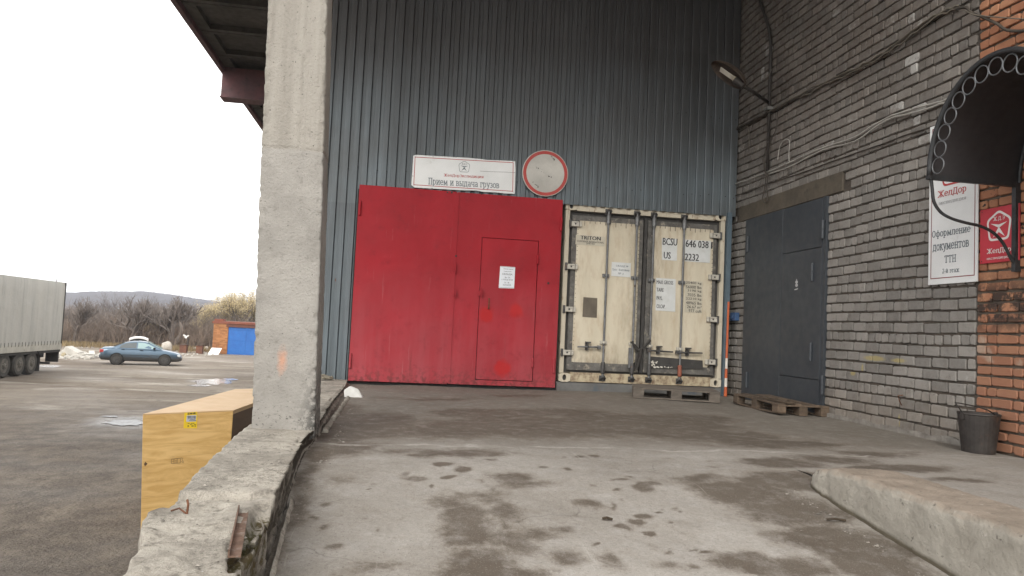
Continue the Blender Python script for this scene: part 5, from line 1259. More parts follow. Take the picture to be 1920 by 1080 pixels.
# tip the mouth of the lamp a little to the camera side, as it hangs
dn = (-uu*.75-Vector((0, 1, 0))*.55).normalized(); dn = (dn-ax_*dn.dot(ax_)).normalized(); sx = ax_.cross(dn).normalized()
cc = ph.lerp(pt_, .5); NN = 24
mb = MB(); prof = [(1.0, 0), (1.0, -.02), (.93, -.07), (.75, -.12), (.45, -.15), (.02, -.16)]
for (r_, h) in prof:
    for j in range(NN):
        t = 2*math.pi*j/NN; mb.v.append(cc+ax_*(math.cos(t)*r_*L*.58)+sx*(math.sin(t)*r_*.135)+dn*(h*.8))
for i in range(len(prof)-1):
    for j in range(NN): mb.f.append((i*NN+j, i*NN+(j+1) % NN, (i+1)*NN+(j+1) % NN, (i+1)*NN+j))
mb.build('lamp_shade', pm('shade_brown', (.085, .06, .045), (.05, .038, .03), 9, .7, .2, bump=.2), lm, recalc=False, smooth=True)
mb = MB(); mb.tube([ph-ax_*.02, ph+ax_*.13], [.035, .05], 10); mb.build('lamp_neck', ccM, lm)
for k in (-1.5, -.5, .5, 1.5):
    mb = MB(); c0 = cc-ax_*(L*.20)+sx*(k*.019)-dn*.01; c1 = cc+ax_*(L*.28)+sx*(k*.019)-dn*.01; mb.tube([c0, c1], .0075, 8); mb.build('lamp_tube', pm('tube_white', (.55, .52, .45), (.50, .47, .40), 9, .4, bump=0), lm, smooth=True)
mb = MB(); mb.tube([cc-ax_*(L*.30)-dn*.01, cc-ax_*(L*.20)-dn*.01], .036, 10); mb.build('lamp_socket', pm('socket_cream', (.36, .31, .22), (.28, .24, .17), 9, .6, bump=0), lm)
# ================================================================== BUCKET
buM = pm('bucket_steel', (.050, .044, .040), (.028, .024, .022), 7, .6, .3, bump=.3, c3=(.10, .055, .035), t3=(.55, .7), sc3=6)
c = onZ(1836, 850, 0); by = c.y+.10; bx = 4.66
ba, bb = onY(1798, 770, by), onY(1872, 770, by); Rt = (bb.x-ba.x)/2*.84; bx = (ba.x+bb.x)/2
hb_ = onY(1836, 770, by).z; ht = hb_*.93
bk = thing('bucket', 'dark rusty steel bucket with a wire bail standing before the brick walls', 'bucket', (bx, by, -.005))
mb = MB(); n_ = 28; Rb = Rt*.80
mb.lathe((bx, by, 0), [(Rb*.98, -.008), (Rb, .01), (Rb+(Rt-Rb)*.5, ht*.5), (Rt, ht-.012), (Rt+.006, ht-.004), (Rt+.004, ht+.004), (Rt-.004, ht), (Rb-.004, .012)], n_)
mb.build('pail', buM, bk, smooth=False)
mb = MB()
for s_ in (-1, 1):
    mb.box(bx+s_*(Rt+.002)-.006, bx+s_*(Rt+.002)+.006, by-.02, by+.02, ht-.05, ht+.015)
mb.build('bail_lug', buM, bk)
pts = [onY(x_, y_, by-.01) for x_, y_ in ((1805, 774), (1799, 766), (1793, 758), (1791, 755), (1800, 756), (1830, 762), (1852, 769), (1865, 777))]
mb = MB(); mb.tube(pts, .005, 6); mb.build('bail', buM, bk, smooth=True)

# ================================================================== PALLETS
wdM = pm('pallet_wood', (.135, .115, .095), (.085, .072, .06), 3, .85, bump=.4, bsc=30, stretch=(1, 9, 9), rnd=.18)
wd2 = pm('pallet_wood_brown', (.125, .09, .062), (.075, .053, .036), 3, .85, bump=.4, bsc=30, stretch=(9, 1, 9), rnd=.3)
def pallet(name, label, loc, rz, L, Wd, mat_, broken=False, tilt=(0, 0)):
    t = thing(name, label, 'pallet', loc, None, rz); t.rotation_euler = (tilt[0], tilt[1], rz); r_ = random.Random(int(L*100)+broken)
    def bd(nm, x0, x1, y0, y1, z0, z1, sag=0):
        m = MB(); m.box(x0, x1, y0, y1, z0, z1)
        if sag:
            m = MB(); k = 6
            for i in range(k+1):
                x = x0+(x1-x0)*i/k; dz = sag*(4*(i/k)*(1-i/k)-1)
                m.v += [Vector((x, y0, z0+dz)), Vector((x, y1, z0+dz)), Vector((x, y1, z1+dz)), Vector((x, y0, z1+dz))]
            for i in range(k):
                for j in range(4): m.f.append((i*4+j, i*4+(j+1) % 4, i*4+4+(j+1) % 4, i*4+4+j))
            m.f += [(3, 2, 1, 0), (k*4, k*4+1, k*4+2, k*4+3)]
        o = m.build(nm, mat_, t, bevel=.003, local=True); return o
    # three bottom skids, nine blocks, stringer boards, deck boards
    for y in (0, Wd/2-.05, Wd-.1):
        bd('bottom_board', 0, L, y, y+.1, 0, .02, -.018 if (broken and y == 0) else 0)
        for x in (0, L/2-.07, L-.14): bd('block', x, x+.14, y, y+.1, .021, .098)
    for x in (0, L/2-.07, L-.14): bd('stringer_board', x, x+.14, 0, Wd, .099, .119)
    k = 5 if not broken else 6; w = Wd/k
    for i in range(k):
        g_ = r_.uniform(.012, .03)
        if broken and i == 3: bd('deck_board', 0, L*.55, i*w+.004, (i+1)*w-g_, .120, .140); continue
        o = bd('deck_board', -.004*r_.random(), L+r_.uniform(-.01, .01), i*w+(.002 if i == 0 else .006), (i+1)*w-(.002 if i == k-1 else g_), .120, .140)
        if broken: o.rotation_euler = (r_.uniform(-.03, .03), r_.uniform(-.012, .012), 0)
    return t
pa = onZ(1188, 747, -.012); pb2 = onZ(1352, 758, -.012)
ang = math.atan2(pb2.y-pa.y, pb2.x-pa.x)*.75
pallet('pallet', 'grey weathered wooden pallet lying in front of the cream container', (pa.x, pa.y+.02, -.008), ang, 1.12, .80, wdM)
qa = onZ(1458, 779, -.012); 
pallet('pallet', 'brown broken wooden pallet lying at the foot of the grey steel door', (qa.x-.0, qa.y+.03, -.008), math.atan2(1.50, .10), 1.22, .62, wd2, True, (0.0, 0))
bpy.context.view_layer.update()
# second pallet: its local +y must point away from the camera's side (towards the wall) -> shift it in
o2 = [o for o in bpy.data.objects if o.name.startswith('pallet.')][0]
o2.rotation_euler = (0, 0, math.atan2(-1.40, -.22)+math.pi*0); o2.location = (qa.x+.06, qa.y+1.33, -.008)
a_ = math.atan2(-1.30, -.05); o2.rotation_euler.z = a_
o2.location = Vector((qa.x+.0, qa.y+.0, -.008)) - Vector((math.cos(a_)*1.22, math.sin(a_)*1.22, 0))

# ================================================================== SMALL THINGS on the landing
stM = pm('white_foam', (.62, .62, .60), (.50, .50, .48), 9, .8, bump=.3)
c = onZ(662, 744, 0)
mb = MB(); r_ = random.Random(3)
P_ = [(-.11, 0, .0), (.12, -.02, 0), (.13, .09, 0), (-.07, .1, 0), (-.12, .02, .10), (-.05, .03, .155), (.06, .04, .11), (.02, .09, .12)]
mb.add([(c.x+x_*.9, c.y+y_, -.012+z_*.85) for x_, y_, z_ in P_], [(3, 2, 1, 0), (0, 1, 6, 5, 4), (1, 2, 6), (2, 3, 7, 6), (3, 0, 4), (3, 4, 5, 7), (5, 6, 7)])
tag(mb.build('foam_lump', stM, None, loc=(c.x, c.y, 0), bevel=.008), 'white lump of foam lying by the left foot of the red gate', 'foam')
c = onY(606, 706, -.35); mb = MB(); r_ = random.Random(5)
ragM = pm('dirty_rag', (.24, .22, .17), (.12, .105, .08), 16, .9, bump=.5)
zz = interp(ZT, -.35)+.012
for i in range(5):
    pts = []; a0 = r_.uniform(0, 3)
    for j in range(10):
        t = j/9; pts.append((c.x-.10+.22*t+r_.uniform(-.015, .015), -.35+.05*math.sin(t*6+a0)+.02*i-.04, zz+.012+.045*abs(math.sin(t*3.1+a0*.3))*(.4+.15*i)))
    mb.tube(pts, .014, 6)
tag(mb.build('rag_bundle', ragM, None, loc=(c.x, -.35, zz), smooth=True), 'small heap of dirty rags on the parapet behind the pillar', 'rags')
twM = pm('twig', (.03, .022, .015), (.05, .035, .02), 9, .9, bump=0)
for (px, py, s_, lab) in ((1568, 978, .05, 'small dark twig on the ramp beside the kerb'), (1139, 976, .022, 'tiny black scrap lying on the pale middle of the ramp')):
    c = on_floor(px, py)+Vector((0, 0, .004)); mb = MB()
    mb.tube([c+Vector((-s_, .01, .004)), c+Vector((-s_*.3, -.006, .012)), c+Vector((s_*.4, .004, .006)), c+Vector((s_, -.008, .004))], .006, 6)
    tag(mb.build('debris', twM, None, loc=tuple(c)), lab, 'debris')
q = onX(1690, 752, XR-.03); mb = MB(); mb.tube([(XR-.006, q.y+.03, q.z-.04), (XR-.05, q.y, q.z), (XR-.09, q.y-.03, q.z+.05), (XR-.02, q.y-.01, q.z+.06)], .005, 6)
tag(mb.build('bent_wire', rustM, None, loc=tuple(q)), 'short bent rusty wire sticking out of the low grey bricks', 'wire')
# grit and pebbles along the feet of walls and on the ramp
grM = pm('grit', (.26, .24, .21), (.14, .125, .105), 20, .9, bump=0, rnd=.5)
mb = MB(); r_ = random.Random(12)
def pebble(x, y, z, s_):
    k = len(mb.v); a0 = r_.uniform(0, 6)
    vs = [(x+math.cos(a0+j*1.57)*s_*r_.uniform(.6, 1.2), y+math.sin(a0+j*1.57)*s_*r_.uniform(.6, 1.2), z) for j in range(4)]+[(x+s_*r_.uniform(-.4, .4), y+s_*r_.uniform(-.4, .4), z+s_*r_.uniform(.3, .6))]
    mb.add(vs, [(0, 1, 4), (1, 2, 4), (2, 3, 4), (3, 0, 4)])
for i in range(1500):
    t = r_.random()
    if t < .35: x = -.44+abs(r_.gauss(0, .05)); y = r_.uniform(-8.4, -.3)
    elif t < .5: x = 4.85-abs(r_.gauss(0, .09)); y = r_.uniform(-6, -.1)
    elif t < .65: x = 2.36-abs(r_.gauss(0, .06)); y = r_.uniform(-8.4, -6.2)
    elif t < .8: x = r_.uniform(-.4, 2.3); y = -.12-abs(r_.gauss(0, .15))
    else: x = r_.uniform(-.4, 4.6); y = r_.uniform(-8.3, -.4)
    if x > 2.35 and y < -6 and x < 2.85: continue
    pebble(x, y, zf(x, y)-.003, .0025+abs(r_.gauss(0, .0035))*(1.4 if t < .65 else .8))
mb.build('grit', grM, None, kind='stuff', recalc=False)
mb = MB()     # crumbs on top of the parapet
for i in range(320):
    y = r_.uniform(-8.4, -3.5); x = r_.uniform(interp(XOUT, y)+.05, interp(XIN, y)-.03); pebble(x, y, interp(ZT, y)+.001, .003+abs(r_.gauss(0, .004)))
mb.build('crumbs', grM, None, kind='stuff', recalc=False)

# ================================================================== PLYWOOD CRATE in the yard
def ply_mat(nm, c1, c2, ca):
    m, n, l, b = new_mat(nm); g = G(n, l); p = g.pos()
    ps = g.mapp(p, (1.2, 1.2, 7)); w = g.noise(ps, 1.5, 5, .6, 1.2)
    c = g.mix(g.ramp(w, .35, .62), c1, c2); c = g.mix(g.ramp(g.noise(g.mapp(p, (2, 2, 18)), 1.7, 5, .6, .8), .62, .72, 0, .5), c, ca)
    c = g.mix(g.ramp(g.noise(p, 2.6, 5), .6, .75, 0, .4), c, ca)
    l.new(c, b.inputs['Base Color']); b.inputs['Roughness'].default_value = .6; return m
plyM = ply_mat('plywood', (.70, .475, .20), (.54, .335, .115), (.36, .215, .08)); plyT = ply_mat('plywood_top', (.52, .345, .18), (.58, .41, .24), (.38, .25, .125)); plyD = ply_mat('plywood_dark', (.10, .058, .03), (.13, .075, .04), (.07, .04, .02))
BZ = -.5
T0, T1, T3 = onZ(268, 776, BZ), onZ(437, 769, BZ), onZ(472, 721, BZ)
T2 = T1+(T3-T0).normalized()*3.9; T3 = T0+(T3-T0).normalized()*3.9; T2.x += -.02
cr = thing('plywood_crate', 'large yellow plywood shipping crate standing in the yard behind the parapet', 'crate', ((T0.x+T1.x)/2, (T0.y+T2.y)/2, YARD))
def lower(p, z=YARD-.02):
    q = Vector((p.x, p.y, z)); return q+(T1-T0).normalized()*(.085 if (p-T0).length < (p-T1).length and (p-T0).length < .6 else 0)
inw = ((T2-T1)).normalized()*.02; sdx = (T1-T0).normalized()
mb = MB(); mb.slab([lower(T0), lower(T1), T1-Vector((0, 0, .018)), T0-Vector((0, 0, .018))], inw); mb.build('front_panel', plyM, cr, bevel=.002)
mb = MB(); mb.slab([T0, T1+sdx*.012, T2+sdx*.012, T3], (0, 0, -.0175)); mb.build('lid', plyT, cr, bevel=.003)
mb = MB(); e_ = inw*1.1
mb.slab([lower(T0+e_), T0+e_-Vector((0, 0, .019)), T3-Vector((0, 0, .019)), lower(T3)], sdx*.02); mb.build('side_panel', plyM, cr)
mb = MB(); off_ = -sdx*.05
mb.slab([lower(T1+e_+off_), T1+e_+off_-Vector((0, 0, .019)), T2+off_-Vector((0, 0, .019)), lower(T2+off_)], -sdx*.02); mb.build('side_panel', plyD, cr)
mb = MB(); mb.slab([lower(T2), T2-Vector((0, 0, .019)), T3-Vector((0, 0, .019)), lower(T3)], -inw); mb.build('back_panel', plyM, cr)
mb = MB(); mb.slab([T1+e_-Vector((0, 0, .019)), T2-Vector((0, 0, .019)), T2-Vector((0, 0, .06)), T1+e_-Vector((0, 0, .06))], -sdx*.045); mb.build('edge_batten', plyT, cr)
mb = MB()
for t in (.06, .5, .94):
    a = T0.lerp(T1, t); b3 = T3.lerp(T2, t); mb.bar(Vector((a.x, a.y+.03, YARD+.05)), Vector((b3.x, b3.y-.03, YARD+.05)), .09, .09)
mb.build('skid', wdM, cr)
nf = (T1-T0).cross(Vector((0, 0, 1))).normalized()
if nf.y > 0: nf = -nf
def onF(px, py, off=.003):      # front face of the crate
    d = ray(px, py); n0 = nf; t = (T0-CAM).dot(n0)/d.dot(n0); return CAM+d*t+nf*off
yelM = pm('label_yellow', (.80, .58, .03), (.74, .52, .03), 4, .5, bump=0)
P = [onF(x_, y_) for x_, y_ in ((346, 774), (370, 772), (369, 803), (344, 803))]
mb = MB(); mb.slab(P, -nf*.002); lb = mb.build('shipping_label', yelM, cr)
lettering('DHL', onF(352, 777.5, .004), onF(368, 776, .004), onF(352.5, 774, .004), blkM, lb, nf*.001, .004)
P2 = [onF(x_, y_, .0045) for x_, y_ in ((350, 779), (368, 778), (367, 790), (349, 791))]
mb = MB(); mb.slab(P2, -nf*.001); l2 = mb.build('label_paper', pm('label_grey', (.45, .47, .52), (.5, .52, .56), 4, .5, bump=0), lb)
mb = MB(); r_ = random.Random(9)
for j, (y0_, h_) in enumerate(((780, 3.4), (784.6, .8), (786.4, .8), (788.2, .8), (793, 1), (795, 1), (797.3, 2.8))):
    x_ = 351.5
    while x_ < 366:
        w_ = r_.uniform(.3, 1.1) if h_ > 2 else r_.uniform(1, 3); 
        if r_.random() < .62: mb.add([onF(x_, y0_, .006), onF(x_+w_, y0_-.05, .006), onF(x_+w_, y0_+h_-.05, .006), onF(x_, y0_+h_, .006)], [(0, 1, 2, 3)])
        x_ += w_+r_.uniform(.3, .8)
mb.build('print', blkM, lb, kind='stuff', recalc=False)
mb = MB()
def stroke(x0, y0, x1, y1, w_=.35): 
    a, b3 = onF(x0, y0, .0035), onF(x1, y1, .0035); d_ = (b3-a).normalized().cross(nf)*w_*.006; mb.add([a-d_, b3-d_, b3+d_, a+d_], [(0, 1, 2, 3)])
for s_ in ((321, 861, 338, 859), (321, 869, 338, 868), (321, 861, 321, 869), (326, 860.5, 326, 869), (332, 860, 332, 868.5), (338, 859, 338, 868), (323, 865, 325, 865), (328, 864, 331, 864), (328, 866.5, 331, 866.5), (339, 858, 343, 860), (341, 861, 344, 866), (340, 865, 344, 868)): stroke(*s_)
mb.build('stencil_mark', blkM, cr, recalc=False)
mb = MB(); c = onF(272, 870, .002); mb.add([c+Vector((0, 0, .03)), c+sdx*.03, c-Vector((0, 0, .03)), c-sdx*.015], [(0, 1, 2, 3)]); mb.build('knot', plyD, cr, recalc=False)

# ================================================================== CARS
blueM, nb, lbk, bb_ = new_mat('car_blue'); bb_.inputs['Base Color'].default_value = (.075, .125, .18, 1); bb_.inputs['Metallic'].default_value = .35; bb_.inputs['Roughness'].default_value = .28; bb_.inputs['Coat Weight'].default_value = .6
g_ = G(nb, lbk); pz = g_.xyz(g_.pos())[2]; cc_ = g_.mix(g_.ramp(g_.math('ADD', pz, g_.math('MULTIPLY', g_.noise(g_.pos(), 5, 4), .3)), -1.3, -1.6), (.075, .128, .185), (.07, .07, .072)); lbk.new(cc_, bb_.inputs['Base Color'])
whC = pm('car_white', (.72, .72, .70), (.68, .68, .66), 3, .3, bump=0)
glM, n_, l_, b_ = new_mat('car_glass'); b_.inputs['Base Color'].default_value = (.06, .075, .08, 1); b_.inputs['Roughness'].default_value = .06; b_.inputs['Specular IOR Level'].default_value = .9
glL, n_, l_, b_ = new_mat('car_glass_pale'); b_.inputs['Base Color'].default_value = (.30, .42, .42, 1); b_.inputs['Roughness'].default_value = .08
tyM = pm('tyre', (.035, .034, .032), (.055, .05, .045), 9, .85, bump=.2); rimM = pm('rim', (.055, .055, .055), (.085, .08, .075), 9, .5, .4, bump=.1)
dkM = pm('wheel_well', (.012, .012, .012), (.018, .018, .018), 5, .9, bump=0)
def make_car(label, paint, loc, rz, hatch=False, side=-1):
    t = thing('parked_car', label, 'car', loc, None, rz)
    L = 4.45; hw = .85
    st = [(0.0, .34, .70, .60), (.05, .28, .90, .78), (.14, .25, .985, .83), (.45, .24, 1.01, .85), (.85, .22, 1.02, .855), (1.3, .21, .99, .86), (2.2, .20, .965, .86), (3.0, .20, .95, .86), (3.3, .20, .925, .855), (3.75, .21, .84, .85), (4.1, .22, .76, .82), (4.3, .24, .68, .76), (4.41, .26, .60, .66), (4.45, .32, .52, .56)]
    m = MB()
    for (x, zb, zt, w) in st:
        h = zt-zb
        half = [(0, zb), (w*.80, zb), (w*.97, zb+h*.12), (w, zb+h*.35), (w, zb+h*.62), (w*.975, zb+h*.84), (w*.90, zb+h*.97), (w*.6, zt+.012), (0, zt+.02)]
        ring = half+[(-a, b) for a, b in reversed(half[1:-1])]
        m.v += [Vector((x-L/2, a, b)) for a, b in ring]
    k = len(ring)
    for i in range(len(st)-1):
        for j in range(k): m.f.append((i*k+j, i*k+(j+1) % k, (i+1)*k+(j+1) % k, (i+1)*k+j))
    m.f += [tuple(range(k-1, -1, -1)), tuple((len(st)-1)*k+j for j in range(k))]
    m.build('body', paint, t, smooth=True, local=True)
    # greenhouse
    base = [(.62, 1.0), (1.1, .99), (2.0, .965), (2.9, .955), (3.32, .93)]; 
    topz = [1.03, 1.30, 1.425, 1.33, .955]; 
    m = MB(); gh = [(.62, .99, 1.03, .80, .72), (.95, .98, 1.17, .81, .69), (1.30, .98, 1.33, .82, .62), (1.65, .97, 1.405, .82, .59), (2.05, .96, 1.43, .82, .58), (2.40, .96, 1.40, .82, .59), (2.75, .95, 1.28, .82, .63), (3.05, .94, 1.12, .81, .69), (3.36, .90, .945, .79, .76)]
    for (x, z0, z1, w0, w1) in gh:
        half = [(w0, z0-.03), (w0-.01, z0), (w1+.02, z1-.06), (w1-.06, z1-.012), (0, z1)]
        ring = half+[(-a, b) for a, b in reversed(half[:-1])]; m.v += [Vector((x-L/2, a, b)) for a, b in ring]
    k = len(ring)
    for i in range(len(gh)-1):
        for j in range(k-1): m.f.append((i*k+j, i*k+j+1, (i+1)*k+j+1, (i+1)*k+j))
    m.f += [tuple(range(k-1, -1, -1)), tuple((len(gh)-1)*k+j for j in range(k))]
    m.build('roof', paint, t, smooth=True, local=True)
    for sgn in (-1, 1):
        def sp(x, z, o=.012):
            # width of greenhouse side at height z for station x
            for (a, b) in zip(gh, gh[1:]):
                if a[0] <= x <= b[0]:
                    u = (x-a[0])/(b[0]-a[0]); z0 = a[1]+(b[1]-a[1])*u; z1 = a[2]+(b[2]-a[2])*u-.06; w0 = a[3]+(b[3]-a[3])*u-.01; w1 = a[4]+(b[4]-a[4])*u+.02
                    f_ = (z-z0)/max(z1-z0, .01); return Vector((x-L/2, sgn*(w0+(w1-w0)*f_+o), z))
            return Vector((x-L/2, sgn*.8, z))
        for (poly, gm) in (([(1.02, 1.0), (1.10, 1.16), (1.38, 1.29), (1.93, 1.335), (1.93, .995)], glM), ([(2.0, .99), (2.0, 1.335), (2.32, 1.325), (2.62, 1.235), (2.92, 1.08), (2.98, .985)], glL if sgn == side else glM)):
            m = MB(); pts = [sp(x, z) for x, z in poly]; m.slab(pts, (0, -sgn*.015, 0)); m.build('window', gm, t, local=True)
        for (x, z) in ((1.15, .90), (2.15, .86)):
            m = MB(); m.box(x-L/2, x-L/2+.16, sgn*.858, sgn*.875, z, z+.03) if sgn > 0 else m.box(x-L/2, x-L/2+.16, -.875, -.858, z, z+.03); m.build('handle', dkM, t, local=True)
        m = MB(); a, b = sorted((sgn*.862, sgn*.872)); m.box(.95-L/2, 3.25-L/2, a, b, .56, .60); m.build('trim_strip', pm('trim_dark', (.05, .06, .07), (.04, .05, .06), 5, .6, bump=0), t, local=True)
        m = MB(); a, b = sorted((sgn*.84, sgn*1.0)); m.box(2.86-L/2, 2.98-L/2, a, b, .95, 1.07); m.build('mirror', dkM, t, bevel=.02, local=True)
        m = MB(); a, b = sorted((sgn*.60, sgn*.83)); m.box(-.005-L/2, .22-L/2, a, b, .70, .88); m.build('tail_light', pm('lens_red', (.45, .04, .04), (.40, .05, .05), 5, .3, bump=0), t, bevel=.02, local=True)
        m = MB(); a, b = sorted((sgn*.50, sgn*.775)); m.box(4.08-L/2, 4.36-L/2, a, b, .52, .655); m.build('headlight', pm('lens_clear', (.62, .65, .66), (.5, .55, .58), 5, .15, bump=0), t, bevel=.02, local=True)
        for wx in (.92, 3.52):
            m = MB(); m.lathe((wx-L/2, sgn*.80, .325), [(.36, -.05), (.375, .065)] if sgn > 0 else [(.375, -.065), (.36, .05)], 24, 'Y'); m.build('wheel_arch', dkM, t, local=True)
            m = MB(); y0 = sgn*.885; pr = [(.20, 0), (.29, .0), (.315, -.02*1), (.32, -.10), (.31, -.18), (.2, -.19)]
            m.lathe((wx-L/2, y0, .318), [(r_, h*sgn) for r_, h in pr], 28, 'Y'); wh = m.build('wheel', tyM, t, local=True)
            m = MB(); m.lathe((wx-L/2, y0+sgn*.004, .318), [(.20, 0), (.195, -.02*sgn), (.12, -.012*sgn), (.07, .004*sgn), (.03, .01*sgn)], 24, 'Y'); rmo = m.build('rim', rimM, wh, local=True)
            m = MB()
            for q in range(8):
                a = q*.785; m.bar((wx-L/2+math.cos(a)*.05, y0+sgn*.008, .318+math.sin(a)*.05), (wx-L/2+math.cos(a)*.18, y0+sgn*.002, .318+math.sin(a)*.18), .02, .01, (0, 1, 0))
            m.build('hub_spokes', pm('spoke', (.11, .11, .105), (.08, .075, .07), 5, .5, .4, bump=0), wh, local=True)
    m = MB(); m.box(-.03-L/2, .16-L/2, -.72, .72, .36, .58); m.build('bumper', pm('bumper_grey', (.06, .075, .10), (.05, .06, .08), 5, .5, bump=0), t, bevel=.03, local=True)
    m = MB(); m.box(4.30-L/2, 4.475-L/2, -.66, .66, .30, .48); m.build('bumper', paint, t, bevel=.03, local=True)
    m = MB(); pts = [(2.50-L/2, -.55, 1.385), (2.50-L/2, .55, 1.385), (3.30-L/2, .68, .985), (3.30-L/2, -.68, .985)]; m.slab(pts, (.02, 0, .02)); m.build('windscreen', glL, t, local=True)
    m = MB(); pts = [(1.25-L/2, -.55, 1.335), (1.25-L/2, .55, 1.335), (.70-L/2, .66, 1.085), (.70-L/2, -.66, 1.085)]; m.slab(pts, (-.02, 0, .02)); m.build('rear_window', glM, t, local=True)
    return t
wr, wf = onZ(213, 683.5, YARD), onZ(303, 685.5, YARD)
mid = (wr+wf)/2; an = math.atan2(wf.y-wr.y, wf.x-wr.x); sc_ = (wf-wr).length/2.6
car = make_car('blue-green dusty saloon car parked side-on in the yard facing right', blueM, (mid.x, mid.y+.6, YARD+.02), an)
car.scale = (sc_, sc_, sc_*1.0)
hq = onY(260, 642, mid.y+5.5)
# white hatchback behind, tail gate up: seen end-on, mostly hidden by the blue car
def hatchback():
    t = thing('parked_car', 'white hatchback behind the blue car with its tailgate raised', 'car', (hq.x, mid.y+5.5, YARD+.02))
    X0, Y0 = hq.x, mid.y+5.5; zt = onY(260, 631.5, Y0).z
    m = MB()
    for (y, w, z0, z1) in ((Y0+.3, .72, YARD+.3, zt-.62), (Y0+.35, .76, YARD+.25, zt-.52), (Y0+1.2, .78, YARD+.25, zt-.46), (Y0+3.0, .78, YARD+.25, zt-.6), (Y0+3.9, .72, YARD+.3, zt-.9)):
        m.v += [Vector((X0-w, y, z0)), Vector((X0+w, y, z0)), Vector((X0+w, y, z1)), Vector((X0-w, y, z1))]
    for i in range(4):
        for j in range(4): m.f.append((i*4+j, i*4+(j+1) % 4, i*4+4+(j+1) % 4, i*4+4+j))
    m.f += [(3, 2, 1, 0), (16, 17, 18, 19)]; m.build('body', whC, t, bevel=.04)
    m = MB(); m.box(X0-.60, X0+.60, Y0+.3, Y0+2.6, zt-.50, zt-.16); m.build('cabin', glM, t, bevel=.05)
    m = MB(); N = 12; r0, r1 = .0, .09
    for yy, dz in ((Y0-.35, 0), (Y0+.5, .02)):
        for i in range(N+1):
            u = -1+2*i/N; x = X0+u*.66; z = zt-.13*abs(u)**2.4+dz; m.v += [Vector((x, yy, z)), Vector((x, yy, z-.10-.02*abs(u)))]
    n2 = 2*(N+1)
    for i in range(N): a = i*2; m.f += [(a, a+2, a+3, a+1), (n2+a, n2+a+1, n2+a+3, n2+a+2), (a, n2+a, n2+a+2, a+2), (a+1, a+3, n2+a+3, n2+a+1)]
    m.f += [(0, 1, n2+1, n2), (2*N, n2+2*N, n2+2*N+1, 2*N+1)]; tg = m.build('tailgate', whC, t)
    m = MB(); m.box(X0-.56, X0+.56, Y0-.32, Y0+.4, zt-.29, zt-.125); m.build('gate_window', dkM, tg)
    for sx in (-.72, .72):
        for yy in (Y0+.85, Y0+3.1): m = MB(); m.lathe((X0+sx, yy, YARD+.31), [(.16, -.1), (.3, -.08), (.3, .08), (.16, .1)], 20, 'X'); m.build('wheel', tyM, t)
    t.rotation_euler.z = .30; t.scale = (.82, .9, 1)
hatchback()

# ================================================================== TRUCK TRAILER
TX = -15.8
tarp = pm('tarpaulin', (.50, .485, .44), (.43, .42, .385), .8, .6, bump=.5, bsc=2.2, bdist=.05, c3=(.25, .24, .21), t3=(.56, .76), sc3=1.6, stretch=(1, 3.5, .25))
fade = pm('tarp_hem', (.48, .46, .40), (.38, .36, .31), 3, .7, bump=.3, c3=(.16, .15, .13), t3=(.6, .7), sc3=7)
chM = pm('chassis', (.035, .033, .03), (.055, .05, .045), 6, .8, bump=.2)
mud = pm('mud_tyre', (.075, .068, .058), (.045, .042, .038), 5, .9, bump=.4)
tz1 = (onX(118, 533, TX).z+onX(0, 510, TX).z)/2; ye = onX(117.5, 600, TX).y; y0t = ye-13.4; tzb = onX(112, 655, TX).z+.02
tr = thing('semi_trailer', 'grey tarpaulin-covered lorry trailer with three axles at the left edge', 'trailer', (TX-1.25, ye-6, YARD))
mb = MB(); k = 140
for i in range(k+1):
    y = y0t+(ye-y0t)*i/k
    for j in range(13):
        z = tzb+(tz1-tzb)*j/12; d_ = .018*fbm((y*.8, z*.5, 0), 1.0, 3)+.007*math.sin(y*9.5)*max(0, j/12-.1)
        if j == 12: d_ -= .03
        mb.v.append(Vector((TX+d_, y, z)))
base = len(mb.v)
for i in range(k):
    for j in range(12): mb.f.append((i*13+j, (i+1)*13+j, (i+1)*13+j+1, i*13+j+1))
mb.build('side_curtain', tarp, tr, smooth=True, recalc=False)
mb = MB(); mb.box(TX-2.5, TX-.03, y0t, ye-.01, tzb, tz1-.005); mb.build('box_body', tarp, tr)
mb = MB(); mb.box(TX-.0, TX+.04, y0t, ye, tzb-.02, tzb+.28); 
mb.build('curtain_hem', fade, tr)
mb = MB(); mb.box(TX-2.52, TX+.03, ye-.01, ye+.05, tzb-.02, tz1); mb.build('rear_frame', chM, tr)
mb = MB()
i = 0
y = y0t+.2
while y < ye: mb.box(TX+.04, TX+.05, y, y+.018, tzb+.22, tzb+.40); y += .28
mb.build('strap_buckle', chM, tr, kind='stuff')
mb = MB(); mb.box(TX-2.5, TX, y0t, ye, tzb-.14, tzb-.02); mb.box(TX-1.7, TX-.7, y0t, ye, tzb-.42, tzb-.14); mb.box(TX-.6, TX-.05, ye-.06, ye+.02, tzb-.62, tzb-.14); mb.box(TX-2.4, TX-.05, ye-.9, ye-.8, tzb-.68, tzb-.58); mb.build('chassis', chM, tr)
wy = [onX(x_, 690, TX).y for x_ in (9, 37, 60)]
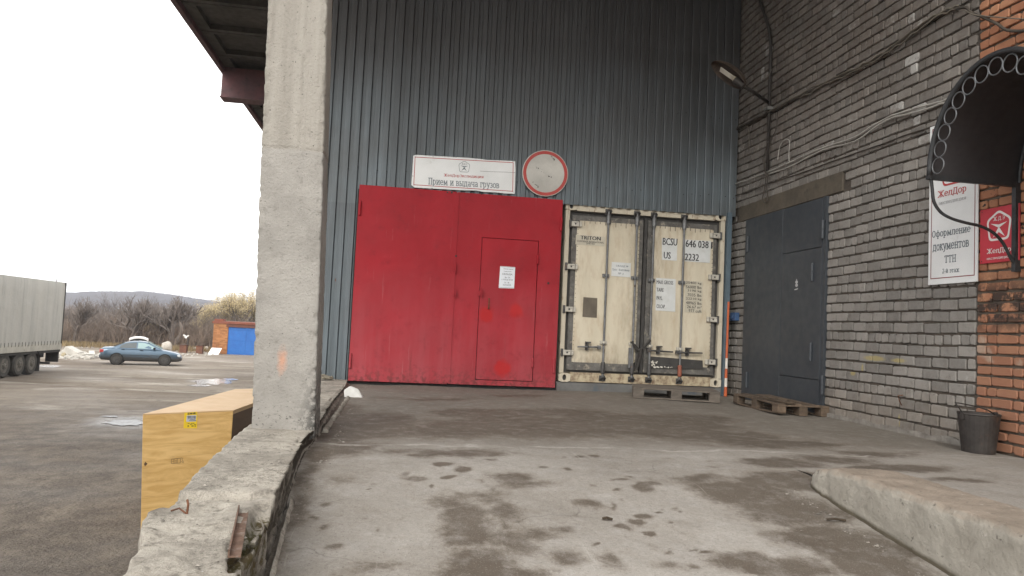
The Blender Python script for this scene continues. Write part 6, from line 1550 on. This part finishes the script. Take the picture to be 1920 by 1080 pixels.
for y in wy:
    zc = YARD+.51
    mb = MB(); mb.lathe((TX-.18, y, zc), [(.30, .15), (.44, .165), (.50, .12), (.51, 0), (.50, -.14), (.3, -.17)], 32, 'X'); wh = mb.build('wheel', mud, tr)
    mb = MB(); mb.lathe((TX-.18, y, zc), [(.30, .152), (.285, .08), (.20, .06), (.17, .13), (.10, .17), (.05, .19)], 24, 'X'); mb.build('rim', pm('truck_rim', (.17, .155, .13), (.10, .09, .075), 5, .7, .3, bump=.3), wh)
    mb = MB()
    for q_ in range(8): a = q_*.785; mb.lathe((TX-.05, y+math.cos(a)*.145, zc+math.sin(a)*.145), [(.018, 0), (.018, .035)], 6, 'X')
    mb.build('wheel_nut', chM, wh)
mb = MB(); N = 10; yc2 = wy[2]; zc = YARD+.51
o1 = [(TX-.35, yc2+math.cos(t)*.60, zc+math.sin(t)*.60) for t in [1.9-2.0*i/N for i in range(N+1)]]; o2 = [(TX+.04, y, z) for (x, y, z) in o1]
mb.add(o1+o2, [(i, i+1, N+2+i, N+1+i) for i in range(N)]); mb.box(TX-.35, TX+.03, yc2+.58, yc2+.60, YARD+.12, zc+.1); mb.build('mudguard', chM, tr)

# ================================================================== GARAGE, barrels, board, rubble
GYd = 50.0
g0, g1, g2 = onY(397, 665, GYd), onY(425, 665, GYd), onY(480, 665, GYd)
zb = YARD; zt1 = onY(410, 598, GYd).z; zt2 = onY(440, 603, GYd).z; zd = onY(440, 613.5, GYd).z
gar = thing('brick_garage', 'small orange brick garage with a bright blue gate at the far side of the yard', 'garage', ((g0.x+g2.x)/2, GYd+3, YARD))
gbM = pm('far_brick', (.38, .18, .075), (.29, .125, .06), 1.2, .9, bump=0, stretch=(1, 1, 6), rnd=0)
x2 = g1.x+5.4
mb = MB(); mb.box(g0.x, g1.x-.0, GYd, GYd+6, zb-.1, zt1-.25); mb.box(g1.x, g1.x+2.75, GYd+.14, GYd+6, zd, zt2-.2); mb.box(g1.x+2.75, x2+1, GYd, GYd+6, zb-.1, zt2-.2); mb.build('wall', gbM, gar)
mb = MB(); mb.box(g0.x+.05, g1.x-.35, GYd-.06, GYd+.5, zt1-.248, zt1); mb.box(g0.x-.1, x2+1.1, GYd-.08, GYd+6.1, zt2-.198, zt2-.02); mb.build('parapet_cap', pm('far_brick_red', (.22, .075, .045), (.16, .055, .04), 2, .9, bump=0), gar)
mb = MB(); mb.box(g1.x-.15, g1.x+2.9, GYd-.09, GYd+.13, zd, zd+.20); mb.build('lintel', pm('far_lintel', (.14, .055, .04), (.10, .045, .035), 3, .9, bump=0), gar)
bdM = pm('gate_blue', (.012, .125, .42), (.010, .10, .36), 2.5, .5, bump=0)
for i in range(2):
    mb = MB(); xa = g1.x+.02+i*1.36; mb.box(xa, xa+1.35, GYd+.02, GYd+.08, zb, zd-.01); dd = mb.build('gate_leaf', bdM, gar)
    for zr in (zb+1.1, zd-.22): mb = MB(); mb.box(xa+.05, xa+1.3, GYd+.0, GYd+.018, zr, zr+.06); mb.build('rail', bdM, dd)
mb = MB(); r_ = random.Random(6)      # brick faces of the pier
z = zb; row = 0
while z < zt1-.3:
    x = g0.x+.0; off = .13 if row % 2 else .26
    while x < g1.x-.01:
        w_ = min(off, g1.x-x); mb.box(x+.006, x+w_-.006, GYd-.018-r_.random()*.012, GYd-.001, z+.006, z+.074); x += w_; off = .26
    z += .08; row += 1
mb.build('brickwork', pm('far_brick_face', (.40, .19, .08), (.31, .135, .06), 1.2, .9, bump=0, rnd=.3), gar, kind='stuff')
rbx = pm('rusty_box', (.17, .075, .045), (.11, .05, .035), 4, .9, bump=0)
for (xa, xb, yt, yb_, lab) in ((336, 352, 647.5, 661, 'rusty square steel bin in the yard, the left of two before the woods'), (367, 381, 648.5, 663, 'rusty square steel bin in the yard, the right of two near the white board')):
    a, b2 = onZ(xa, yb_, YARD), onZ(xb, yb_, YARD); tp = onY((xa+xb)/2, yt, a.y).z
    t = thing('steel_bin', lab, 'bin', ((a.x+b2.x)/2, a.y+.3, YARD)); mb = MB(); w_ = b2.x-a.x
    mb.box(a.x, a.x+.04, a.y, a.y+w_, YARD, tp); mb.box(b2.x-.04, b2.x, a.y, a.y+w_, YARD, tp); mb.box(a.x+.04, b2.x-.04, a.y+.003, a.y+.04, YARD, tp); mb.box(a.x+.04, b2.x-.04, a.y+w_-.04, a.y+w_, YARD, tp); mb.box(a.x+.04, b2.x-.04, a.y+.04, a.y+w_-.04, YARD, YARD+.1); mb.build('shell', rbx, t)
    mb = MB(); mb.box(a.x-.03, b2.x+.03, a.y-.03, a.y+w_+.03, tp+.001, tp+.05); mb.build('rim', pm('rusty_dark', (.09, .045, .03), (.06, .035, .03), 4, .9, bump=0), t)
a, b2 = onZ(389, 664.5, YARD), onZ(411, 665, YARD); tp = onY(400, 653, a.y).z
mb = MB(); mb.slab([(a.x, a.y, YARD), (b2.x, a.y, YARD), (b2.x+.15, a.y+.35, tp), (a.x+.18, a.y+.35, tp)], (0, .05, .02)); tag(mb.build('white_board', whC, None, loc=(a.x, a.y, YARD)), 'white board leaning at the foot of the orange garage pier', 'board')
# boulder wrapped in pale sheet
def blob(name, px0, px1, pyt, pyb, m_, label, cat, seed, asp=1.0):
    a, b2 = onZ(px0, pyb, YARD), onZ(px1, pyb, YARD); tp = onY((px0+px1)/2, pyt, a.y).z; c = (a+b2)/2; rx = (b2.x-a.x)/2; rz_ = (tp-YARD)/2
    bm = bmesh.new(); bmesh.ops.create_icosphere(bm, subdivisions=3, radius=1)
    for v in bm.verts:
        p = v.co.copy(); d_ = 1+.28*noise.noise(p*1.3+Vector((seed, 0, 0)))+.1*noise.noise(p*3.5+Vector((0, seed, 0)))
        v.co = Vector((p.x*rx*d_, p.y*rx*.8*d_, max(p.z*rz_*d_*1.05, -rz_)))
    me = bpy.data.meshes.new(name); bm.to_mesh(me); bm.free(); me.materials.append(m_); o = bpy.data.objects.new(name, me); COL.objects.link(o); o.location = (c.x, c.y+rx*.8, YARD+rz_); tag(o, label, cat); return o
stnM = pm('pale_stone', (.46, .43, .38), (.34, .31, .27), 1.6, .9, bump=.4, bsc=6, c3=(.18, .16, .14), t3=(.6, .7), sc3=3)
blob('boulder', 295, 324, 641, 659, stnM, 'big pale boulder in the yard behind the bonnet of the blue car', 'boulder', 3.0)
blob('stone', 360, 368, 651, 657, stnM, 'small pale stone between the two rusty bins', 'stone', 5.0); blob('stone', 381, 391, 650, 658, stnM, 'small pale stone between the right bin and the white board', 'stone', 8.0)
blob('stone', 104, 113, 658, 668, stnM, 'pale rounded stone just behind the rear of the trailer', 'stone', 11.0)
ysM = pm('yellow_stone', (.40, .34, .22), (.30, .26, .18), 3, .9, bump=.2)
blob('stone', 111, 124, 661, 671, ysM, 'yellowish lump of rubble left of the heap of slabs', 'stone', 14.0)
slb = pm('slab_pale', (.50, .48, .44), (.38, .36, .32), 2, .9, bump=.2)
for (x0, y0, x1, y1, w_, lab) in ((126, 649, 150, 664, .42, 'long concrete slab tilted on top of the rubble heap'), (131, 667, 155, 669, .30, 'flat pale slab at the foot of the rubble heap'), (118, 655, 131, 668, .5, 'broken pale block in the rubble heap nearest the trailer'), (136, 660, 158, 668, .26, 'low slab lying behind in the rubble heap')):
    Yr = 38.5+(0 if y0 < 650 else .6); a, b2 = onY(x0, y0, Yr), onY(x1, y1, Yr); mb = MB(); mb.bar(a-Vector((0, 0, w_*.4)), b2-Vector((0, 0, w_*.2)), .9, w_)
    tag(mb.build('concrete_slab', slb, None, loc=tuple(a), bevel=.03), lab, 'slab')
mb = MB(); r_ = random.Random(21)
for i in range(420):
    if i < 300: px = 150+r_.gauss(0, 22); py = 668+abs(r_.gauss(0, 2.2)); s_ = abs(r_.gauss(0, .10))+.04
    else: px = r_.uniform(120, 420); py = 663+abs(r_.gauss(0, 3.0)); s_ = abs(r_.gauss(0, .05))+.03
    c = onZ(px, py, YARD); aa = r_.uniform(0, 3); mb.bar(Vector((c.x, c.y, YARD+s_*.2)), Vector((c.x+math.cos(aa)*s_*1.8, c.y+math.sin(aa)*s_*1.8, YARD+s_*r_.uniform(.0, .8))), s_*r_.uniform(.8, 1.4), s_*r_.uniform(.5, 1.0))
mb.build('rubble', slb, None, kind='stuff', recalc=False)
# white scrap caught on a stake
c = onZ(352, 660, YARD); p1 = onY(352, 634, c.y+2); mb = MB(); mb.tube([(p1.x, c.y+2, YARD), (p1.x+.05, c.y+2, p1.z)], .07, 6)
st_ = thing('stake', 'dark stake with white scraps caught on its top in front of the woods', 'stake', (p1.x, c.y+2, YARD)); mb.build('post', pm('stump', (.06, .05, .045), (.04, .035, .03), 5, .9, bump=0), st_)
mb = MB()
for (a, b2, c2, d2) in ((344, 628, 349, 631), (349, 632, 354, 629), (346, 631, 350, 634)): mb.bar(onY(a, b2, c.y+1.9), onY(c2, d2, c.y+1.9), .12, .10)
mb.build('scrap', whC, st_)

# ================================================================== TREES AND SCRUB
barkM = pm('bark', (.175, .148, .130), (.12, .10, .088), 3, .95, bump=0, rnd=.2)
def tree_mesh(seed, h, spread=.55, lean=0.0, depth=6, trunk_r=.11, leafM=None):
    r = random.Random(seed); tr_ = MB(); cr_ = MB(); lf = MB()
    def grow(p, d, L, rad, lev):
        n_ = 3; pts = [p]; dd = d.copy()
        for i in range(n_):
            dd = (dd+Vector((r.gauss(0, .13), r.gauss(0, .13), r.gauss(.02, .08)))).normalized(); pts.append(pts[-1]+dd*(L/n_))
        tgt = tr_ if lev < 2 else cr_
        tgt.tube(pts, [rad*(1-.12*i) for i in range(n_+1)], 5 if lev < 2 else 3, cap=False)
        if leafM and lev >= depth-2:
            for q in range(5):
                c = pts[r.randint(1, 3)]+Vector((r.gauss(0, .16), r.gauss(0, .16), r.gauss(0, .16))); s_ = r.uniform(.04, .085); a = Vector((r.gauss(0, 1), r.gauss(0, 1), r.gauss(0, 1))).normalized(); b = a.orthogonal().normalized()
                lf.add([c, c+a*s_, c+a*s_*.6+b*s_*.7, c+b*s_*.9], [(0, 1, 2, 3)])
        if lev >= depth: return
        k = 3 if lev < 3 or r.random() < .4 else 2
        for i in range(k):
            s_ = spread*(1 if i else .45); nd = (dd+Vector((r.gauss(0, s_), r.gauss(0, s_), r.uniform(-.05, .38)))).normalized(); st_ = pts[-1] if i == 0 or lev == 0 and r.random() < .5 else pts[r.randint(1, 3)]
            grow(st_, nd, L*r.uniform(.66, .86), rad*.62, lev+1)
    nst = 1 if r.random() < .5 else 2
    for s_ in range(nst): grow(Vector((r.uniform(-.1, .1)*nst, 0, -.1)), Vector((lean+r.gauss(0, .12)*nst, r.gauss(0, .1), 1)).normalized(), h*.27, trunk_r, 0)
    zm = max(v.z for v in cr_.v); f_ = h/zm
    for m in (tr_, cr_, lf): m.v = [v*f_ for v in m.v]
    return tr_, cr_, lf
def make_tree(seed, h, label, loc, group, leafM=None, name='bare_tree', **kw):
    t = thing(name, label, 'tree', loc, group); a, b, c = tree_mesh(seed, h, leafM=leafM, **kw)
    a.build('trunk', barkM, t, recalc=False, local=True); b.build('crown', barkM, t, recalc=False, local=True)
    if leafM and c.v: c.build('leaves', leafM, t, recalc=False, local=True)
    return t
leafY = pm('leaf_yellow', (.52, .42, .24), (.40, .33, .19), 1.2, .8, bump=0, rnd=.35)
GRP = 'bare trees of the scrub wood behind the yard'
def at_tree(px, Y): p = onY(px, 650, Y); return (p.x, Y, YARD)
def hgt(px, py, Y): return onY(px, py, Y).z-YARD
spots = [(243, 57.2, 549, 'dark forked bare tree rising behind the roof of the blue car', 101), (262, 57.6, 553, 'bare tree just right of the dark forked tree behind the blue car', 102),
         (325, 57.5, 550, 'tall thin bare tree above the pale boulder', 103), (300, 58, 556, 'slender bare tree left of the tall thin one above the boulder', 104), (140, 57.5, 553, 'bare tree standing beside the rear of the trailer', 105)]
protos = []
for (px, Y, py, lab, sd_) in spots: protos.append(make_tree(sd_, hgt(px, py, Y), lab, at_tree(px, Y), None, spread=.46, depth=6, trunk_r=.26))
vars_ = [make_tree(200+i, 5.0, 'bare grey-brown tree in the thick scrub behind the yard', at_tree(180+i*40, 68+i), GRP, spread=.5, depth=6, trunk_r=.07) for i in range(4)]
r_ = random.Random(31)
for i in range(46):
    px = 95+i*7.8+r_.uniform(-5, 5); Y = r_.uniform(60, 84); s_ = r_.choice(vars_); t = copy_tree(s_); t.location = at_tree(px, Y); hh = hgt(px, r_.uniform(560, 585), Y)/5.0
    t.scale = (hh*r_.uniform(.9, 1.3), hh*1.1, hh); t.rotation_euler.z = r_.uniform(0, 6.28)
leafy = make_tree(77, hgt(445, 538, 64), 'round yellow-leaved tree rising behind the orange garage', at_tree(440, 64), None, leafM=leafY, name='yellow_tree', spread=.62, depth=7, trunk_r=.12)
t = copy_tree(leafy); t.location = at_tree(415, 66); t['label'] = 'lower yellow-leaved tree left of the round one behind the garage'; t.scale = (.8, .8, hgt(415, 560, 66)/hgt(445, 538, 64)); t.rotation_euler.z = 2
t = copy_tree(leafy); t.location = at_tree(470, 68); t['label'] = 'yellow-leaved tree half hidden by the concrete pillar'; t.scale = (.95, .95, .9); t.rotation_euler.z = 4
t = copy_tree(leafy); t.location = at_tree(290, 60); t['label'] = 'small pale yellow-leaved bush tree right of the forked trees'; t.scale = (.32, .32, hgt(290, 590, 60)/hgt(445, 538, 64)); t.rotation_euler.z = 1
# scrub: a mass of thin stems and withered leaves
def scrub(name, n_, m_, y0, y1, hmin, hmax, w_, seed, leaf=False):
    r = random.Random(seed); mb = MB(); V = mb.v; Fs = mb.f
    for i in range(n_):
        Y = r.uniform(y0, y1); px = r.uniform(-250, 560); p = onY(px, 650, Y); h = r.uniform(hmin, hmax)*(1+.35*noise.noise(Vector((p.x*.22, Y*.2, seed))))
        if leaf:
            z = YARD+r.random()**.8*h; s_ = r.uniform(.03, .07); a = r.uniform(0, 6.28); k = len(V); u = Vector((math.cos(a), math.sin(a), r.uniform(-.5, .5)))*s_; v = Vector((r.uniform(-.5, .5), r.uniform(-.5, .5), 1)).normalized()*s_
            c = Vector((p.x, Y, z)); V.extend([c, c+u, c+u*.8+v, c+v*.8]); Fs.append((k, k+1, k+2, k+3))
        else:
            b = Vector((p.x, Y, YARD)); 
            for q in range(7):
                k = len(V); s0 = b+Vector((0, 0, h*r.uniform(.1, .8))) if q else b; L = h*(r.uniform(.15, .38) if q else r.uniform(.6, 1)); d = Vector((r.gauss(0, .75 if q else .22), r.gauss(0, .5), 1)).normalized(); a = r.uniform(0, 6.28); wv = Vector((math.cos(a), math.sin(a), 0))*w_*(.6 if q else 1)
                md = s0+d*L*.55+Vector((r.gauss(0, .06), 0, 0)); V.extend([s0-wv, s0+wv, md+wv*.6, md-wv*.6, s0+d*L+Vector((r.gauss(0, .15), 0, 0))]); Fs.append((k, k+1, k+2, k+3)); Fs.append((k+3, k+2, k+4))
    return mb.build(name, m_, None, kind='stuff', recalc=False)
scrub('scrub', 20000, pm('twig_brown', (.23, .172, .13), (.155, .122, .10), .25, .95, bump=0, rnd=.4), 56.5, 84, 1.3, 3.1, .018, 1)
scrub('scrub', 13000, pm('twig_grey', (.19, .165, .15), (.13, .115, .108), .25, .95, bump=0, rnd=.4), 62, 96, 2.0, 3.9, .020, 2)
scrub('dry_leaves', 11000, pm('leaf_tan', (.27, .20, .12), (.20, .15, .10), .3, .9, bump=0, rnd=.4), 58, 86, 1.4, 3.4, .02, 3, True)
# low dead grass where yard meets the scrub
mb = MB(); r_ = random.Random(41)
for i in range(9000):
    px = r_.uniform(-200, 430); Y = 56.5-abs(r_.gauss(0, 2.0)); p = onY(px, 650, Y); h = r_.uniform(.1, .45); a = r_.uniform(0, 6.28); k = len(mb.v); wv = Vector((math.cos(a), math.sin(a), 0))*.035
    mb.v.extend([Vector((p.x, Y, YARD))-wv, Vector((p.x, Y, YARD))+wv, Vector((p.x+r_.gauss(0, .1), Y, YARD+h))]); mb.f.append((k, k+1, k+2))
mb.build('dead_grass', pm('grass_dead', (.25, .19, .10), (.18, .13, .07), .5, .95, bump=0, rnd=.3), None, kind='stuff', recalc=False)
# thin mast beyond the trailer
q = onY(107, 516, 160); mb = MB(); mb.tube([(q.x, 160, YARD), (q.x, 160, q.z)], .09, 6); mb.box(q.x-.12, q.x+.12, 159.9, 160.1, q.z-1.6, q.z-1.1)
tag(mb.build('mast', pm('mast_grey', (.3, .3, .3), (.25, .25, .25), 3, .7, bump=0), None, loc=(q.x, 160, YARD)), 'thin far mast standing above the rear top corner of the trailer', 'mast')
# ================================================================== HAZE
HAZE = True
if HAZE:
    hz = MB(); hz.box(-3300, 3300, -650, 4200, YARD-1.2, 60)
    m = bpy.data.materials.new('haze'); m.use_nodes = True; n = m.node_tree.nodes; n.clear(); o = n.new('ShaderNodeOutputMaterial'); v = n.new('ShaderNodeVolumePrincipled')
    v.inputs['Color'].default_value = (.80, .86, .96, 1); v.inputs['Density'].default_value = .0004; v.inputs['Anisotropy'].default_value = 0.2
    m.node_tree.links.new(v.outputs[0], o.inputs['Volume']); ho = hz.build('haze', m, None, kind='stuff')
bpy.context.view_layer.update()
# ---- grime worked into the container's door skins: along the foot, the centre seam and as fine rust specks
m = creamM; n = m.node_tree.nodes; l = m.node_tree.links; g = G(n, l); b = [x for x in n if x.type == 'BSDF_PRINCIPLED'][0]; src = b.inputs['Base Color'].links[0].from_socket; p = g.pos(); z = g.xyz(p)
seam = g.ramp(g.math('ABSOLUTE', g.math('SUBTRACT', z[0], XM)), .42, .06); foot = g.ramp(z[2], .75, .30); head = g.ramp(z[2], 2.30, 2.52)
k = g.math('MULTIPLY', g.math('MAXIMUM', g.math('MAXIMUM', g.math('MULTIPLY', seam, .8), foot), g.math('MULTIPLY', head, .8)), g.ramp(g.noise(g.mapp(p, (4, 1, 1.4)), 3.0, 8, .72), .38, .66, .05, .85))
c = g.mix(k, src, (.20, .155, .105)); c = g.mix(g.ramp(g.noise(p, 22, 5, .7), .68, .74, 0, .75), c, (.15, .07, .035))
l.new(c, b.inputs['Base Color'])
# ---- base colours of the big surfaces, trimmed in one place
TONE = {'floor_concrete': .90, 'yard_dirt': 1.12, 'parapet_concrete': .90, 'pillar_concrete': .94, 'kerb_concrete': .84, 'grey_painted_brick': 1.17, 'orange_brick': .95,
        'corrugated_steel': 1.0, 'red_paint': .76, 'cream_paint': .86, 'cream_frame': .88, 'far_brick': 1.0, 'grey_door_paint': .8, 'tarpaulin': .92, 'lintel_concrete': .62, 'roof_slab': .7}
for nm, k in TONE.items():
    m = bpy.data.materials.get(nm); nt_ = m.node_tree
    b = [n for n in nt_.nodes if n.type == 'BSDF_PRINCIPLED'][0]; src = b.inputs['Base Color'].links[0].from_socket
    x = nt_.nodes.new('ShaderNodeMixRGB'); x.blend_type = 'MULTIPLY'; x.inputs[0].default_value = 1; x.inputs[2].default_value = (k, k, k, 1)
    nt_.links.new(src, x.inputs[1]); nt_.links.new(x.outputs[0], b.inputs['Base Color'])
